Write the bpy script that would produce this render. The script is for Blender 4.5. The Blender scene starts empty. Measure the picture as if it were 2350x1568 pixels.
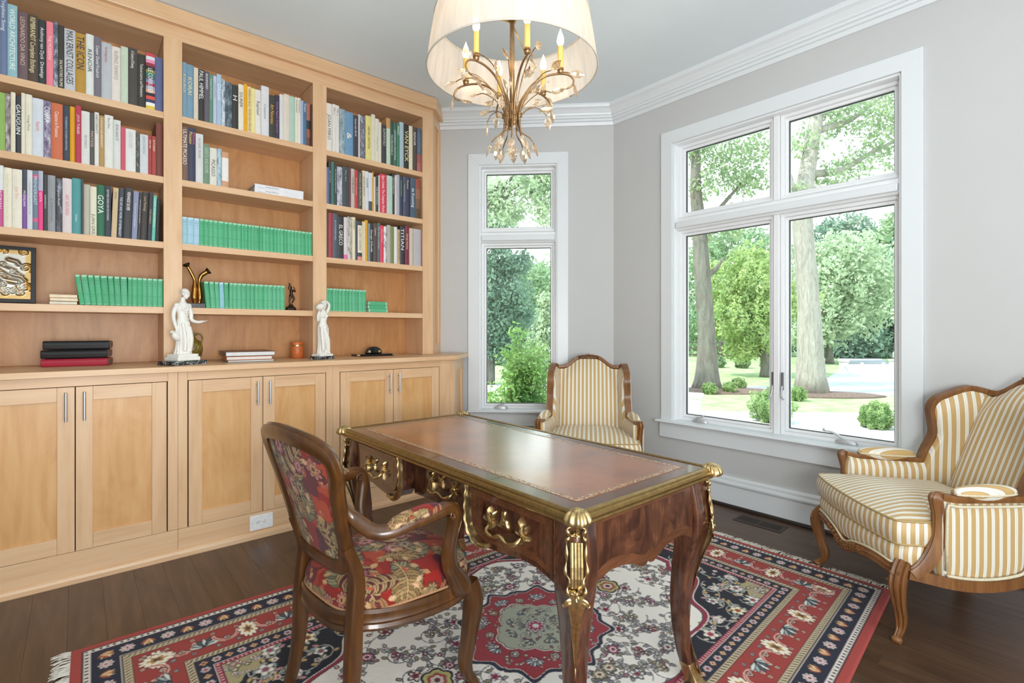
import bpy, math, random
import numpy as np
from mathutils import Vector, Matrix
random.seed(7)
RNG = np.random.default_rng(7)
S = bpy.context.scene
COL = S.collection
PI = math.pi
# ---------------- camera
cam_d = bpy.data.cameras.new('camera'); cam = bpy.data.objects.new('camera', cam_d); COL.objects.link(cam)
cam_d.sensor_fit = 'HORIZONTAL'; cam_d.sensor_width = 36.0
cam_d.lens = 1161.8 / 2350 * 36.0
cam_d.shift_x = 0.0; cam_d.shift_y = -25.6 / 2350
cam_d.clip_start = 0.02; cam_d.clip_end = 400
cam.location = (0, 0, 1.265)
cam.rotation_euler = (PI / 2, 0, math.radians(49.316 - 90))
S.camera = cam
# ---------------- exposure
S.view_settings.view_transform = 'Standard'
S.view_settings.look = 'None'
S.view_settings.exposure = 0.0
S.view_settings.gamma = 1.0
S.view_settings.use_curve_mapping = False
# ---------------- world (bright hazy summer sky)
w = bpy.data.worlds.new('sky'); S.world = w; w.use_nodes = True
wn = w.node_tree; bg = wn.nodes['Background']
tcw = wn.nodes.new('ShaderNodeTexCoord'); spw = wn.nodes.new('ShaderNodeSeparateXYZ')
rmw = wn.nodes.new('ShaderNodeValToRGB')
wn.links.new(tcw.outputs['Generated'], spw.inputs[0]); wn.links.new(spw.outputs['Z'], rmw.inputs[0])
rmw.color_ramp.elements[0].position = 0.0; rmw.color_ramp.elements[0].color = (1.0, 1.0, 0.98, 1)
rmw.color_ramp.elements[1].position = 0.9; rmw.color_ramp.elements[1].color = (0.62, 0.80, 1.0, 1)
wn.links.new(rmw.outputs[0], bg.inputs['Color'])
bg.inputs['Strength'].default_value = 3.3
# ---------------- sun
sd = bpy.data.lights.new('sun', 'SUN'); sun = bpy.data.objects.new('sun', sd); COL.objects.link(sun)
sd.energy = 6.2; sd.angle = math.radians(1.0); sd.color = (1.0, 0.95, 0.86)
sun.rotation_euler = Vector((0.9, -0.42, -1.35)).to_track_quat('-Z', 'Y').to_euler()
# ---------------- added fill lamps behind the camera: one aimed at the ceiling, one facing in
def area(name, loc, to, sx, sy, power, color):
    d = bpy.data.lights.new(name, 'AREA'); d.shape = 'RECTANGLE'; d.size = sx; d.size_y = sy; d.energy = power; d.color = color
    o = bpy.data.objects.new(name, d); COL.objects.link(o); o.location = loc
    o.rotation_euler = (Vector(to) - Vector(loc)).to_track_quat('-Z', 'Y').to_euler()
    return o
area('bounce_fill', (0.1, -0.6, 1.2), (1.2, 1.1, 3.2), 0.9, 0.9, 84, (0.97, 0.99, 1.0))
area('back_fill_light', (0.4, -2.3, 1.7), (1.4, 2.0, 1.2), 3.0, 2.4, 24, (0.96, 0.98, 1.0))

# ================= helpers
def lin(v):
    return v / 12.92 if v <= 0.04045 else ((v + 0.055) / 1.055) ** 2.4
def hexc(h, k=1.0):
    h = h.lstrip('#')
    return tuple(min(0.95, lin(int(h[i:i + 2], 16) / 255) * k) for i in (0, 2, 4)) + (1.0,)

class MB:
    def __init__(s): s.v = []; s.f = []; s.uv = None; s.mi = []
    def add(s, v, f, m=0):
        o = len(s.v); s.v.extend([tuple(p) for p in v]); s.f.extend([tuple(i + o for i in q) for q in f]); s.mi.extend([m] * len(f)); return s
    def box(s, x0, x1, y0, y1, z0, z1, m=0):
        v = [(x0, y0, z0), (x1, y0, z0), (x1, y1, z0), (x0, y1, z0), (x0, y0, z1), (x1, y0, z1), (x1, y1, z1), (x0, y1, z1)]
        return s.add(v, [(3, 2, 1, 0), (4, 5, 6, 7), (0, 1, 5, 4), (1, 2, 6, 5), (2, 3, 7, 6), (3, 0, 4, 7)], m)
    def loft(s, rings, closed=True, cap=True, m=0):
        n = len(rings[0]); v = [p for r in rings for p in r]; f = []
        for i in range(len(rings) - 1):
            for j in range(n if closed else n - 1):
                k = (j + 1) % n
                f.append((i * n + j, i * n + k, (i + 1) * n + k, (i + 1) * n + j))
        if cap and closed:
            f.append(tuple(range(n - 1, -1, -1))); f.append(tuple((len(rings) - 1) * n + j for j in range(n)))
        return s.add(v, f, m)
    def lathe(s, prof, c=(0, 0, 0), n=24, m=0, cap=True):
        rings = [[(c[0] + r * math.cos(2 * PI * j / n), c[1] + r * math.sin(2 * PI * j / n), c[2] + z) for j in range(n)] for r, z in prof]
        return s.loft(rings, True, cap, m)
    def sweep(s, path, prof, up=(0, 0, 1), scale=None, closed=False, cap=True, m=0, twist=None):
        P = [Vector(p) for p in path]; n = len(P); rings = []; prev = None
        for i in range(n):
            a = P[(i - 1) % n] if (closed or i > 0) else P[0]
            b = P[(i + 1) % n] if (closed or i < n - 1) else P[-1]
            t = (b - a).normalized()
            if up is None:
                if prev is None:
                    ref = Vector((0, 0, 1)) if abs(t.z) < 0.9 else Vector((1, 0, 0))
                else: ref = prev
            else: ref = Vector(up[i]) if isinstance(up, list) else Vector(up)
            v = ref - t * ref.dot(t)
            if v.length < 1e-5: v = (Vector((1, 0, 0)) - t * t.x) if prev is None else prev
            v.normalize(); prev = v; u = t.cross(v)
            k = 1.0 if scale is None else scale[i]
            ka, kb = k if isinstance(k, tuple) else (k, k)
            rings.append([P[i] + u * (x * ka) + v * (y * kb) for x, y in prof])
        if closed: rings.append(rings[0]); return s.loft(rings, True, False, m)
        return s.loft(rings, True, cap, m)
    def tube(s, path, r, n=8, cap=True, m=0, up=None):
        prof = [(math.cos(2 * PI * j / n), math.sin(2 * PI * j / n)) for j in range(n)]
        sc = r if isinstance(r, (list, tuple)) else [r] * len(path)
        return s.sweep(path, prof, up, list(sc), False, cap, m)
    def prism(s, poly, fn, m=0):
        """poly: 2D points, fn(x, y, side) -> 3D point for side 0/1"""
        n = len(poly)
        v = [fn(x, y, 0) for x, y in poly] + [fn(x, y, 1) for x, y in poly]
        f = [tuple(range(n)), tuple(range(2 * n - 1, n - 1, -1))] + [(i, i + n, (i + 1) % n + n, (i + 1) % n) for i in range(n)]
        return s.add(v, f, m)
    def ball(s, c, r, n=10, k=6, m=0):
        rx, ry, rz = r if isinstance(r, tuple) else (r, r, r)
        rings = []
        for i in range(k + 1):
            a = -PI / 2 + PI * i / k; q = max(math.cos(a), 0.02)
            rings.append([(c[0] + rx * q * math.cos(2 * PI * j / n), c[1] + ry * q * math.sin(2 * PI * j / n), c[2] + rz * math.sin(a)) for j in range(n)])
        return s.loft(rings, True, True, m)
    def grid(s, fn, nu, nv, m=0):
        v = [fn(i / (nu - 1), j / (nv - 1)) for j in range(nv) for i in range(nu)]
        f = [(j * nu + i, j * nu + i + 1, (j + 1) * nu + i + 1, (j + 1) * nu + i) for j in range(nv - 1) for i in range(nu - 1)]
        return s.add(v, f, m)
    def xf(s, M):
        s.v = [tuple(M @ Vector(p)) for p in s.v]; return s
    def build(s, name, mats, parent=None, smooth=False, bevel=0, seg=2, uv=None, subsurf=0, auto=None):
        me = bpy.data.meshes.new(name); me.from_pydata(s.v, [], s.f)
        mats = mats if isinstance(mats, (list, tuple)) else [mats]
        for m_ in mats: me.materials.append(m_)
        if len(mats) > 1: me.polygons.foreach_set('material_index', s.mi)
        if smooth: me.polygons.foreach_set('use_smooth', [True] * len(me.polygons))
        if uv is not None:
            l = me.uv_layers.new(name='UVMap'); idx = np.zeros(len(me.loops), dtype=np.int32); me.loops.foreach_get('vertex_index', idx)
            l.data.foreach_set('uv', np.asarray(uv, dtype=np.float32)[idx].ravel())
        me.validate(); me.update()
        if smooth and auto: me.set_sharp_from_angle(angle=math.radians(auto))
        o = bpy.data.objects.new(name, me); COL.objects.link(o)
        if parent is not None: o.parent = parent
        if bevel:
            b = o.modifiers.new('bevel', 'BEVEL'); b.width = bevel; b.segments = seg; b.limit_method = 'ANGLE'; b.angle_limit = math.radians(40)
        if subsurf:
            q = o.modifiers.new('subdivision', 'SUBSURF'); q.levels = subsurf; q.render_levels = subsurf
        return o

def tag(o, label=None, cat=None, group=None, kind=None):
    if label: o['label'] = label
    if cat: o['category'] = cat
    if group: o['group'] = group
    if kind: o['kind'] = kind
    return o
def thing(name, label, cat, loc=(0, 0, 0), rz=0.0, group=None, kind=None):
    o = bpy.data.objects.new(name, None); COL.objects.link(o); o.location = loc; o.rotation_euler = (0, 0, rz)
    o.empty_display_size = 0.05
    return tag(o, label, cat, group, kind)
def copy_tree(o, parent=None):
    c = o.copy(); COL.objects.link(c); c.parent = parent
    for ch in list(o.children): copy_tree(ch, c)
    return c
def spline(pts, n=8):
    """Catmull-Rom through pts"""
    P = [Vector(p) for p in pts]; out = []
    for i in range(len(P) - 1):
        p0 = P[i - 1] if i else P[0] * 2 - P[1]; p1 = P[i]; p2 = P[i + 1]; p3 = P[i + 2] if i + 2 < len(P) else P[-1] * 2 - P[-2]
        for k in range(n):
            t = k / n
            out.append(0.5 * ((2 * p1) + (p2 - p0) * t + (2 * p0 - 5 * p1 + 4 * p2 - p3) * t * t + (3 * p1 - p0 - 3 * p2 + p3) * t ** 3))
    out.append(P[-1]); return out
def lerpk(keys, x):
    for (a, va), (b, vb) in zip(keys, keys[1:]):
        if x <= b:
            t = 0 if b == a else max(0, (x - a) / (b - a)); t = t * t * (3 - 2 * t)
            return va + (vb - va) * t
    return keys[-1][1]
def circ(n, r=1.0): return [(r * math.cos(2 * PI * j / n), r * math.sin(2 * PI * j / n)) for j in range(n)]
def rrect(w, h, r, n=4):
    out = []
    for cx, cy, a0 in ((w - r, h - r, 0), (-w + r, h - r, 90), (-w + r, -h + r, 180), (w - r, -h + r, 270)):
        for k in range(n + 1):
            a = math.radians(a0 + 90 * k / n); out.append((cx + r * math.cos(a), cy + r * math.sin(a)))
    return out

# ================= materials
def newmat(name):
    m = bpy.data.materials.new(name); m.use_nodes = True
    return m, m.node_tree, m.node_tree.nodes['Principled BSDF']
def nd(nt, typ, **kw):
    n = nt.nodes.new('ShaderNode' + typ)
    for k, v in kw.items():
        if k in n.inputs: n.inputs[k].default_value = v
        else: setattr(n, k, v)
    return n
def setp(b, **kw):
    for k, v in kw.items(): b.inputs[k.replace('_', ' ')].default_value = v
def ramp(nt, stops, interp='LINEAR'):
    r = nt.nodes.new('ShaderNodeValToRGB'); e = r.color_ramp.elements; r.color_ramp.interpolation = interp
    while len(e) < len(stops): e.new(0.5)
    for i, (p, c) in enumerate(stops): e[i].position = p; e[i].color = c
    return r
def mapping(nt, scale, coord='Object', rnd=False):
    tc = nd(nt, 'TexCoord'); mp = nd(nt, 'Mapping'); mp.inputs['Scale'].default_value = scale
    nt.links.new(tc.outputs[coord], mp.inputs['Vector'])
    if rnd:
        oi = nd(nt, 'ObjectInfo'); ml = nd(nt, 'Math', operation='MULTIPLY'); ml.inputs[1].default_value = 37.0
        nt.links.new(oi.outputs['Random'], ml.inputs[0])
        cb = nd(nt, 'CombineXYZ')
        for k in range(3): nt.links.new(ml.outputs[0], cb.inputs[k])
        nt.links.new(cb.outputs[0], mp.inputs['Location'])
    return mp
def bump(nt, b, src, strength=0.1, dist=0.01):
    bp = nd(nt, 'Bump', Strength=strength, Distance=dist); nt.links.new(src, bp.inputs['Height']); nt.links.new(bp.outputs[0], b.inputs['Normal'])
PLAIN = {}
def plain(name, hx, rough=0.5, metal=0.0, k=1.0, var=0.06, scale=30.0, spec=0.5):
    key = (hx, rough, metal, k, var)
    if key in PLAIN: return PLAIN[key]
    m, nt, b = newmat(name); c = hexc(hx, k)
    mp = mapping(nt, (scale,) * 3); no = nd(nt, 'TexNoise', Scale=1.0, Detail=3.0)
    nt.links.new(mp.outputs[0], no.inputs['Vector'])
    r = ramp(nt, [(0.3, tuple(x * (1 - var) for x in c[:3]) + (1,)), (0.7, tuple(min(1, x * (1 + var)) for x in c[:3]) + (1,))])
    nt.links.new(no.outputs['Fac'], r.inputs[0]); nt.links.new(r.outputs[0], b.inputs['Base Color'])
    setp(b, Roughness=rough, Metallic=metal); b.inputs['Specular IOR Level'].default_value = spec
    PLAIN[key] = m; return m
def wood(name, cols, axis, scale=6.0, stretch=9.0, rough=0.4, bmp=0.03, fig=2.2, rnd=True, coat=0.0, spec=0.5):
    m, nt, b = newmat(name)
    sc = [scale] * 3; sc[axis] = scale / stretch
    mp = mapping(nt, sc, rnd=rnd)
    n1 = nd(nt, 'TexNoise', Scale=1.0, Detail=5.0, Roughness=0.6, Distortion=fig); nt.links.new(mp.outputs[0], n1.inputs['Vector'])
    sc2 = [scale * 9] * 3; sc2[axis] = scale * 0.5
    mp2 = mapping(nt, sc2, rnd=rnd); n2 = nd(nt, 'TexNoise', Scale=1.0, Detail=3.0); nt.links.new(mp2.outputs[0], n2.inputs['Vector'])
    mx = nd(nt, 'Mix', data_type='FLOAT'); mx.inputs[0].default_value = 0.35
    nt.links.new(n1.outputs['Fac'], mx.inputs[2]); nt.links.new(n2.outputs['Fac'], mx.inputs[3])
    st = [(0.28 + 0.44 * i / (len(cols) - 1), hexc(c) if isinstance(c, str) else c) for i, c in enumerate(cols)]
    r = ramp(nt, st); nt.links.new(mx.outputs[0], r.inputs[0]); nt.links.new(r.outputs[0], b.inputs['Base Color'])
    setp(b, Roughness=rough); b.inputs['Specular IOR Level'].default_value = spec
    if coat: b.inputs['Coat Weight'].default_value = coat; b.inputs['Coat Roughness'].default_value = 0.08
    if bmp: bump(nt, b, n2.outputs['Fac'], bmp, 0.004)
    return m
def colattr(name, rough=0.85, bmp=0.0, bscale=400.0, sheen=0.0, val=1.12):
    m, nt, b = newmat(name); a = nd(nt, 'Attribute', attribute_name='Col'); 
    no = nd(nt, 'TexNoise', Scale=bscale, Detail=2.0); tc = nd(nt, 'TexCoord'); nt.links.new(tc.outputs['Object'], no.inputs['Vector'])
    mx = nd(nt, 'Mix', data_type='RGBA', blend_type='MULTIPLY'); mx.inputs[0].default_value = 0.22
    nt.links.new(a.outputs['Color'], mx.inputs[6]); nt.links.new(no.outputs['Color'], mx.inputs[7])
    hs = nd(nt, 'HueSaturation', Saturation=1.0, Value=val); nt.links.new(mx.outputs[2], hs.inputs['Color'])
    nt.links.new(hs.outputs[0], b.inputs['Base Color']); setp(b, Roughness=rough); b.inputs['Specular IOR Level'].default_value = 0.2
    if sheen: b.inputs['Sheen Weight'].default_value = sheen
    if bmp: bump(nt, b, no.outputs['Fac'], bmp, 0.004)
    return m
def setcol(o, rgb):
    me = o.data; a = me.color_attributes.new('Col', 'FLOAT_COLOR', 'POINT')
    arr = np.ones((len(me.vertices), 4), dtype=np.float32); arr[:, :3] = rgb; a.data.foreach_set('color', arr.ravel())

MAPLE = ['cda37b', 'dfb78e', 'e6c5a1']
maple_v = wood('maple_vertical_grain', MAPLE, 2, rough=0.38)
maple_h = wood('maple_horizontal_grain', MAPLE, 0, rough=0.38)
maple_y = wood('maple_cross_grain', MAPLE, 1, rough=0.38)
maple_panel = wood('maple_panel', ['c99459', 'd8a66d', 'e1b681'], 2, scale=4.0, stretch=3.5, rough=0.36, fig=3.5)
maple_back = wood('maple_back_panel', ['ae7a49', 'c28d5a', 'ce9d6a'], 2, scale=4.0, stretch=3.0, rough=0.42, fig=3.5)  # tanner maple, its colour deepened for the shading inside the shelves
wall_paint = plain('wall_paint', 'c8c9c9', 0.75, 0, 1.0, 0.01, 3.0, 0.3)
ceiling_paint = plain('ceiling_paint', 'e6eef2', 0.85, 0, 1.0, 0.01, 3.0, 0.2)
trim_paint = plain('trim_paint', 'e2e7ea', 0.35, 0, 1.0, 0.01, 3.0)
vinyl = plain('white_window_vinyl', 'eef0f2', 0.3, 0, 1.0, 0.01, 3.0)
gap_shade = plain('gap_shade', '1c1510', 0.9)  # near-black colour standing in for the shade inside gaps and slots
steel = plain('brushed_steel', 'c2c4c8', 0.32, 1.0, 1.0, 0.05, 200.0)
nickel = plain('satin_nickel', 'c9cacc', 0.4, 0.6, 1.0, 0.03)
white_plastic = plain('white_plastic', 'f2f3f4', 0.35)
black_plastic = plain('black_plastic', '161616', 0.35)
gilt = plain('gilt_bronze', 'c8ae7c', 0.36, 1.0, 1.0, 0.25, 90.0)
gilt_dull = plain('gilt_brass_edge', '957a4a', 0.38, 0.9, 1.0, 0.2, 60.0)
kingwood = wood('kingwood_veneer', ['1c0e09', '3c2116', '5a3624', '71492f'], 2, scale=9.0, stretch=2.2, rough=0.2, bmp=0.0, fig=3.0, coat=0.7)
kingwood_band = wood('kingwood_banding', ['3e2315', '5c3823', '734a30'], 0, scale=16.0, stretch=6.0, rough=0.22, bmp=0.0, fig=1.2, coat=0.4)
walnut = wood('walnut_chair_frame', ['2f1b0c', '4e2f12', '6c421b'], 2, scale=7.0, stretch=6.0, rough=0.3, bmp=0.02, coat=0.25)
fruitwood = wood('fruitwood_bergere_frame', ['5c391d', '80542d', '9a6b3e'], 2, scale=8.0, stretch=5.0, rough=0.36, bmp=0.03)
# ================= ROOM SHELL
XR, YBACK, XL, YFRONT, ZC = 3.56, 3.97, -1.30, -2.60, 3.206
KD = 6.338                       # the angled wall stands on x + y = KD
CORNER = (XR, KD - XR)
def wall_panel(name, p0, p1, out, z0, z1, th, mat, hole=None):
    """wall from p0 to p1 (plan), inner face on that line, thickness th towards 'out'; hole = (u0, u1, za, zb)"""
    p0 = Vector((p0[0], p0[1], 0)); p1 = Vector((p1[0], p1[1], 0)); L = (p1 - p0).length; U = (p1 - p0) / L; O = Vector((out[0], out[1], 0)).normalized()
    b = MB()
    def q(u, d, z): return p0 + U * u + O * d + Vector((0, 0, z))
    out_r = [(0, z0), (L, z0), (L, z1), (0, z1)]
    if hole is None:
        b.add([q(u, d, z) for d in (0, th) for u, z in out_r], [(0, 1, 2, 3), (7, 6, 5, 4), (0, 4, 5, 1), (1, 5, 6, 2), (2, 6, 7, 3), (3, 7, 4, 0)])
    else:
        u0, u1, za, zb = hole; in_r = [(u0, za), (u1, za), (u1, zb), (u0, zb)]
        v = [q(u, d, z) for d in (0, th) for r in (out_r, in_r) for u, z in r]; f = []
        for i in range(4):
            j = (i + 1) % 4
            f += [(i, j, 4 + j, 4 + i), (8 + i, 12 + i, 12 + j, 8 + j), (4 + i, 4 + j, 12 + j, 12 + i), (i, 8 + i, 8 + j, j)]
        b.add(v, f)
    return tag(b.build(name, mat), kind='structure')
wall_panel('wall_right', CORNER, (XR, YFRONT), (1, 0), -0.5, ZC + 0.1, 0.16, wall_paint, (CORNER[1] - 2.195, CORNER[1] - 0.738, 0.535, 2.735))
DL0 = (2.285, KD - 2.285)
s_of = lambda x: (x - DL0[0]) * math.sqrt(2)
SX = lambda s: (KD + s * math.sqrt(2)) / 2
wall_panel('wall_diagonal', DL0, CORNER, (1, 1), -0.5, ZC + 0.1, 0.16, wall_paint, (s_of(SX(-0.631)), s_of(SX(0.059)), 0.535, 2.735))
wall_panel('wall_bookcase_side', (XL, YBACK), (DL0[0] + 0.1, YBACK), (0, 1), -0.5, ZC + 0.1, 0.16, wall_paint)
wall_panel('wall_left', (XL, YFRONT), (XL, YBACK), (-1, 0), -0.5, ZC + 0.1, 0.16, wall_paint)
wall_panel('wall_back', (XL, YFRONT), (XR, YFRONT), (0, -1), -0.5, ZC + 0.1, 0.16, wall_paint, (0.25, 3.4, 0.0, 2.75))  # wide opening in this unseen wall is added to let fill light in
b = MB(); poly = [(XL - .1, YFRONT - .1), (XR + .1, YFRONT - .1), (XR + .1, CORNER[1] + .05), (2.35, KD - 2.25 + .1), (XL - .1, YBACK + .1)]
b.prism(poly, lambda x, y, s: (x, y, ZC + 0.12 * s)); tag(b.build('ceiling', ceiling_paint), kind='structure')
# floor: dark stained oak planks running away from the bookcase wall
floor_wood = wood('dark_oak_floor', ['3c2a1e', '563f2f', '6a4f3c'], 1, scale=5.0, stretch=7.0, rough=0.3, bmp=0.05, fig=2.5, spec=0.45)
floor_sub = plain('floor_joint', '33241a', 0.8)
b = MB(); b.prism([(XL - .05, YFRONT - .05), (XR + .05, YFRONT - .05), (XR + .05, CORNER[1] + .02), (2.33, KD - 2.30), (XL - .05, YBACK + .05)], lambda x, y, s: (x, y, -0.10 + 0.085 * s))
floor = tag(b.build('floor', floor_sub), kind='structure')
pw = 0.127; x = XL
while x < XR - 0.02:
    x1 = min(x + pw, XR - 0.002); yend = min(3.345, KD - x1 - 0.01); y = YFRONT - RNG.uniform(0, 1.2)
    while y < yend - 0.02:
        y1 = min(y + RNG.uniform(1.0, 2.3), yend)
        if yend - y1 < 0.3: y1 = yend
        b = MB(); b.box(x + .0002, x1 - .0002, max(y, YFRONT) + .0002, y1 - .0002, -0.014, 0.0)
        b.build('floor_plank', floor_wood, floor, bevel=0.0004, seg=1)
        y = y1
    x = x1
# mouldings: profile (out from wall, z) carried along a plan path with mitred corners
def mould(names, path, prof, mat, inward=1):
    P = [Vector((a, c)) for a, c in path]; rings = []
    for i in range(len(P)):
        ns = []
        for k in (i - 1, i):
            if 0 <= k < len(P) - 1:
                t = (P[k + 1] - P[k]).normalized(); ns.append(Vector((t.y, -t.x)) * inward)
        n = (ns[0] + ns[-1]).normalized(); n = n / n.dot(ns[0])
        rings.append([(P[i].x + n.x * o, P[i].y + n.y * o, z) for o, z in prof])
    for i in range(len(P) - 1):
        b = MB(); b.loft([rings[i], rings[i + 1]], True, True); o = b.build(names[i], mat); tag(o, kind='structure')
crown = [(0, 3.058), (.016, 3.058), (.02, 3.07), (.024, 3.084), (.04, 3.087), (.042, 3.104), (.058, 3.107), (.06, 3.123), (.072, 3.127), (.078, 3.14), (.10, 3.165), (.122, 3.178), (.126, 3.19), (.126, ZC), (0, ZC)]
RP = [(2.35, KD - 2.35), CORNER, (XR, YFRONT)]
mould(['trim_1', 'trim_2'], RP, crown, trim_paint)
base = [(0, 0.0), (.017, 0.0), (.017, .150), (.022, .157), (.030, .160), (.033, .170), (.030, .180), (.020, .186), (.022, .204), (.014, .217), (0, .218)]
mould(['baseboard_diagonal', 'baseboard_right'], RP, base, trim_paint)
shoe_mat = plain('dark_shoe_moulding', '241811', 0.4)
mould(['trim_3', 'trim_4'], RP, [(.017, 0.0), (.036, 0.0), (.034, .012), (.026, .02), (.017, .022)], shoe_mat)

# windows -------------------------------------------------------------------
def glass_mat():
    m = bpy.data.materials.new('window_glass'); m.use_nodes = True; nt = m.node_tree; nt.nodes.clear()
    o = nd(nt, 'OutputMaterial'); t = nd(nt, 'BsdfTransparent'); g = nd(nt, 'BsdfGlossy', Roughness=0.0); mx = nd(nt, 'MixShader'); fr = nd(nt, 'Fresnel', IOR=1.45)
    t.inputs[0].default_value = (0.93, 0.97, 0.955, 1)
    nt.links.new(fr.outputs[0], mx.inputs[0]); nt.links.new(t.outputs[0], mx.inputs[1]); nt.links.new(g.outputs[0], mx.inputs[2]); nt.links.new(mx.outputs[0], o.inputs[0]); return m
glass = glass_mat()
gasket = plain('dark_gasket', '3a3a38', 0.6)
def ring(b, u0, u1, z0, z1, wd, d0, d1):
    """one connected rectangular frame in the (u, z) plane, from depth d0 to d1"""
    o = [(u0, z0), (u1, z0), (u1, z1), (u0, z1)]; i_ = [(u0 + wd, z0 + wd), (u1 - wd, z0 + wd), (u1 - wd, z1 - wd), (u0 + wd, z1 - wd)]
    v = [(u, d, z) for d in (d0, d1) for r in (o, i_) for u, z in r]; f = []
    for i in range(4):
        j = (i + 1) % 4
        f += [(i, 4 + i, 4 + j, j), (8 + i, 8 + j, 12 + j, 12 + i), (4 + i, 12 + i, 12 + j, 4 + j), (i, j, 8 + j, 8 + i)]
    return b.add(v, f)
def make_window(name, loc, rz, W, cols, cranks, stool_ext, locks):
    t = thing(name, None, None, loc, rz, kind='structure')
    Z0, Z1 = 0.56, 2.735; cw = 0.098
    def part(n, mat=trim_paint, bevel=0.002, parent=t, **k): return lambda b: b.build(n, mat, parent, bevel=bevel, **k)
    # flat casings with mitred head
    for sgn, ua in ((-1, 0.0), (1, W)):
        b = MB(); b.prism([(ua, Z0 - .03), (ua + sgn * cw, Z0 - .03), (ua + sgn * cw, Z1 + cw), (ua, Z1)], lambda u, z, s: (u, -0.02 + .02 * s, z)); part('casing')(b)
    b = MB(); b.prism([(0, Z1), (W, Z1), (W + cw, Z1 + cw), (-cw, Z1 + cw)], lambda u, z, s: (u, -0.02 + .02 * s, z)); part('head_casing')(b)
    # jamb lining
    b = MB(); b.add([(u, d, z) for d in (0, .155) for u, z in ((-.001, Z0 - .025), (W + .001, Z0 - .025), (W + .001, Z1 + .001), (-.001, Z1 + .001), (.012, Z0 - .012), (W - .012, Z0 - .012), (W - .012, Z1 - .012), (.012, Z1 - .012))],
        [q for i in range(4) for j in [(i + 1) % 4] for q in ((i, 4 + i, 4 + j, j), (8 + i, 8 + j, 12 + j, 12 + i), (4 + i, 12 + i, 12 + j, 4 + j))]); part('jamb', vinyl, 0)(b)
    # stool and apron
    b = MB(); b.prism([(-.055, .536), (-.062, .546), (-.055, .558), (.075, .562), (.075, .536)], lambda d, z, s: ((-stool_ext, W + stool_ext)[s], d, z)); part('stool', bevel=.001)(b)
    b = MB(); b.box(-stool_ext + .02, W + stool_ext - .02, -.022, 0, .42, .536); part('apron')(b)
    # mullion and transom
    for a, c in zip(cols, cols[1:]):
        b = MB(); b.box(a[1] + .002, c[0] - .002, .045, .15, Z0, Z1 - .012); part('mullion', vinyl, .003)(b)
    b = MB(); b.prism([(.02, 2.062), (.02, 2.138), (.035, 2.15), (.06, 2.155), (.15, 2.155), (.15, 2.05), (.03, 2.05)], lambda d, z, s: ((.006, W - .006)[s], d, z)); part('transom', vinyl, .003)(b)
    b = MB(); b.box(.02, W - .02, -.004, .03, 2.064, 2.112); part('transom_bar', trim_paint, .006)(b)
    for i, (ua, ub) in enumerate(cols):
        for za, zb in ((Z0, 2.052), (2.153, Z1 - .012)):
            b = MB(); ring(b, ua, ub, za, zb, .022, .065, .15); fr = part('sash_frame', vinyl, .003)(b)
            b = MB(); ring(b, ua + .022, ub - .022, za + .022, zb - .022, .020, .085, .14); part('sash', vinyl, .004, fr)(b)
            b = MB(); ring(b, ua + .042, ub - .042, za + .042, zb - .042, .004, .10, .118); part('gasket', gasket, 0, fr)(b)
            b = MB(); b.box(ua + .043, ub - .043, .107, .111, za + .043, zb - .043); part('pane', glass, 0, fr)(b)
    for u, lift in cranks:
        b = MB(); ov = [(u + .062 * c, .050 - 0.001 + .022 * s_) for c, s_ in circ(20)]
        b.loft([[(x_, y_, Z0 + .002) for x_, y_ in ov], [(x_, y_, Z0 + .012) for x_, y_ in ov], [(u + (x_ - u) * .8, .05 + (y_ - .05) * .75, Z0 + .024) for x_, y_ in ov]])
        ck = part('crank_handle', nickel, 0, smooth=True, auto=40)(b)
        b = MB()
        if lift: pts = [(u - .01, .045, Z0 + .02), (u - .03, .035, Z0 + .045), (u - .075, .025, Z0 + .068), (u - .115, .015, Z0 + .072)]
        else: pts = [(u - .03, .045, Z0 + .02), (u - .02, .035, Z0 + .034), (u + .01, .03, Z0 + .04), (u + .035, .025, Z0 + .05)]
        P = spline(pts, 5); b.tube(P, [.009 - .004 * i / len(P) for i in range(len(P))], 8); part('lever', nickel, 0, ck, smooth=True)(b)
        b = MB(); e = P[-1]; b.ball((e.x, e.y, e.z + .006), (.008, .008, .011), 8, 6); part('knob', nickel, 0, ck, smooth=True)(b)
    for u, sg in locks:
        b = MB(); b.box(u - .008, u + .008, .055, .068, .86, .98); lk = part('sash_lock', plain('lock_grey', '77787a', .4, .5), .003)(b)
        b = MB(); b.tube(spline([(u, .056, .89), (u, .045, .85), (u - sg * .006, .032, .815), (u - sg * .022, .03, .80)], 4), .006, 8); part('lever', nickel, 0, lk, smooth=True)(b)
    return t
make_window('window_1', (XR, 2.195, 0), -PI / 2, 1.457, [(.012, .736), (.776, 1.445)], [(.20, False), (1.17, True)], .13, [(.728, 1), (.79, -1)])
make_window('window_2', (SX(-0.631), KD - SX(-0.631), 0), -PI / 4, 0.69, [(.012, .678)], [(.19, False)], .10, [])
# floor register
t = thing('floor_vent', 'dark brown slotted heating vent set flush in the floor below the window', 'floor vent', (3.392, 1.455, 0))
vent_m = plain('vent_metal', '33231a', .45)
b = MB(); b.box(-.07, .07, -.15, .15, .0005, .003); b.build('plate', vent_m, t, bevel=.001)
for i in range(20):
    y = -.128 + i * .0128 + (.012 if i > 9 else 0)
    b = MB(); b.box(-.045, .045, y, y + .006, .0025, .0034); b.build('slot', gap_shade, t)
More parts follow.
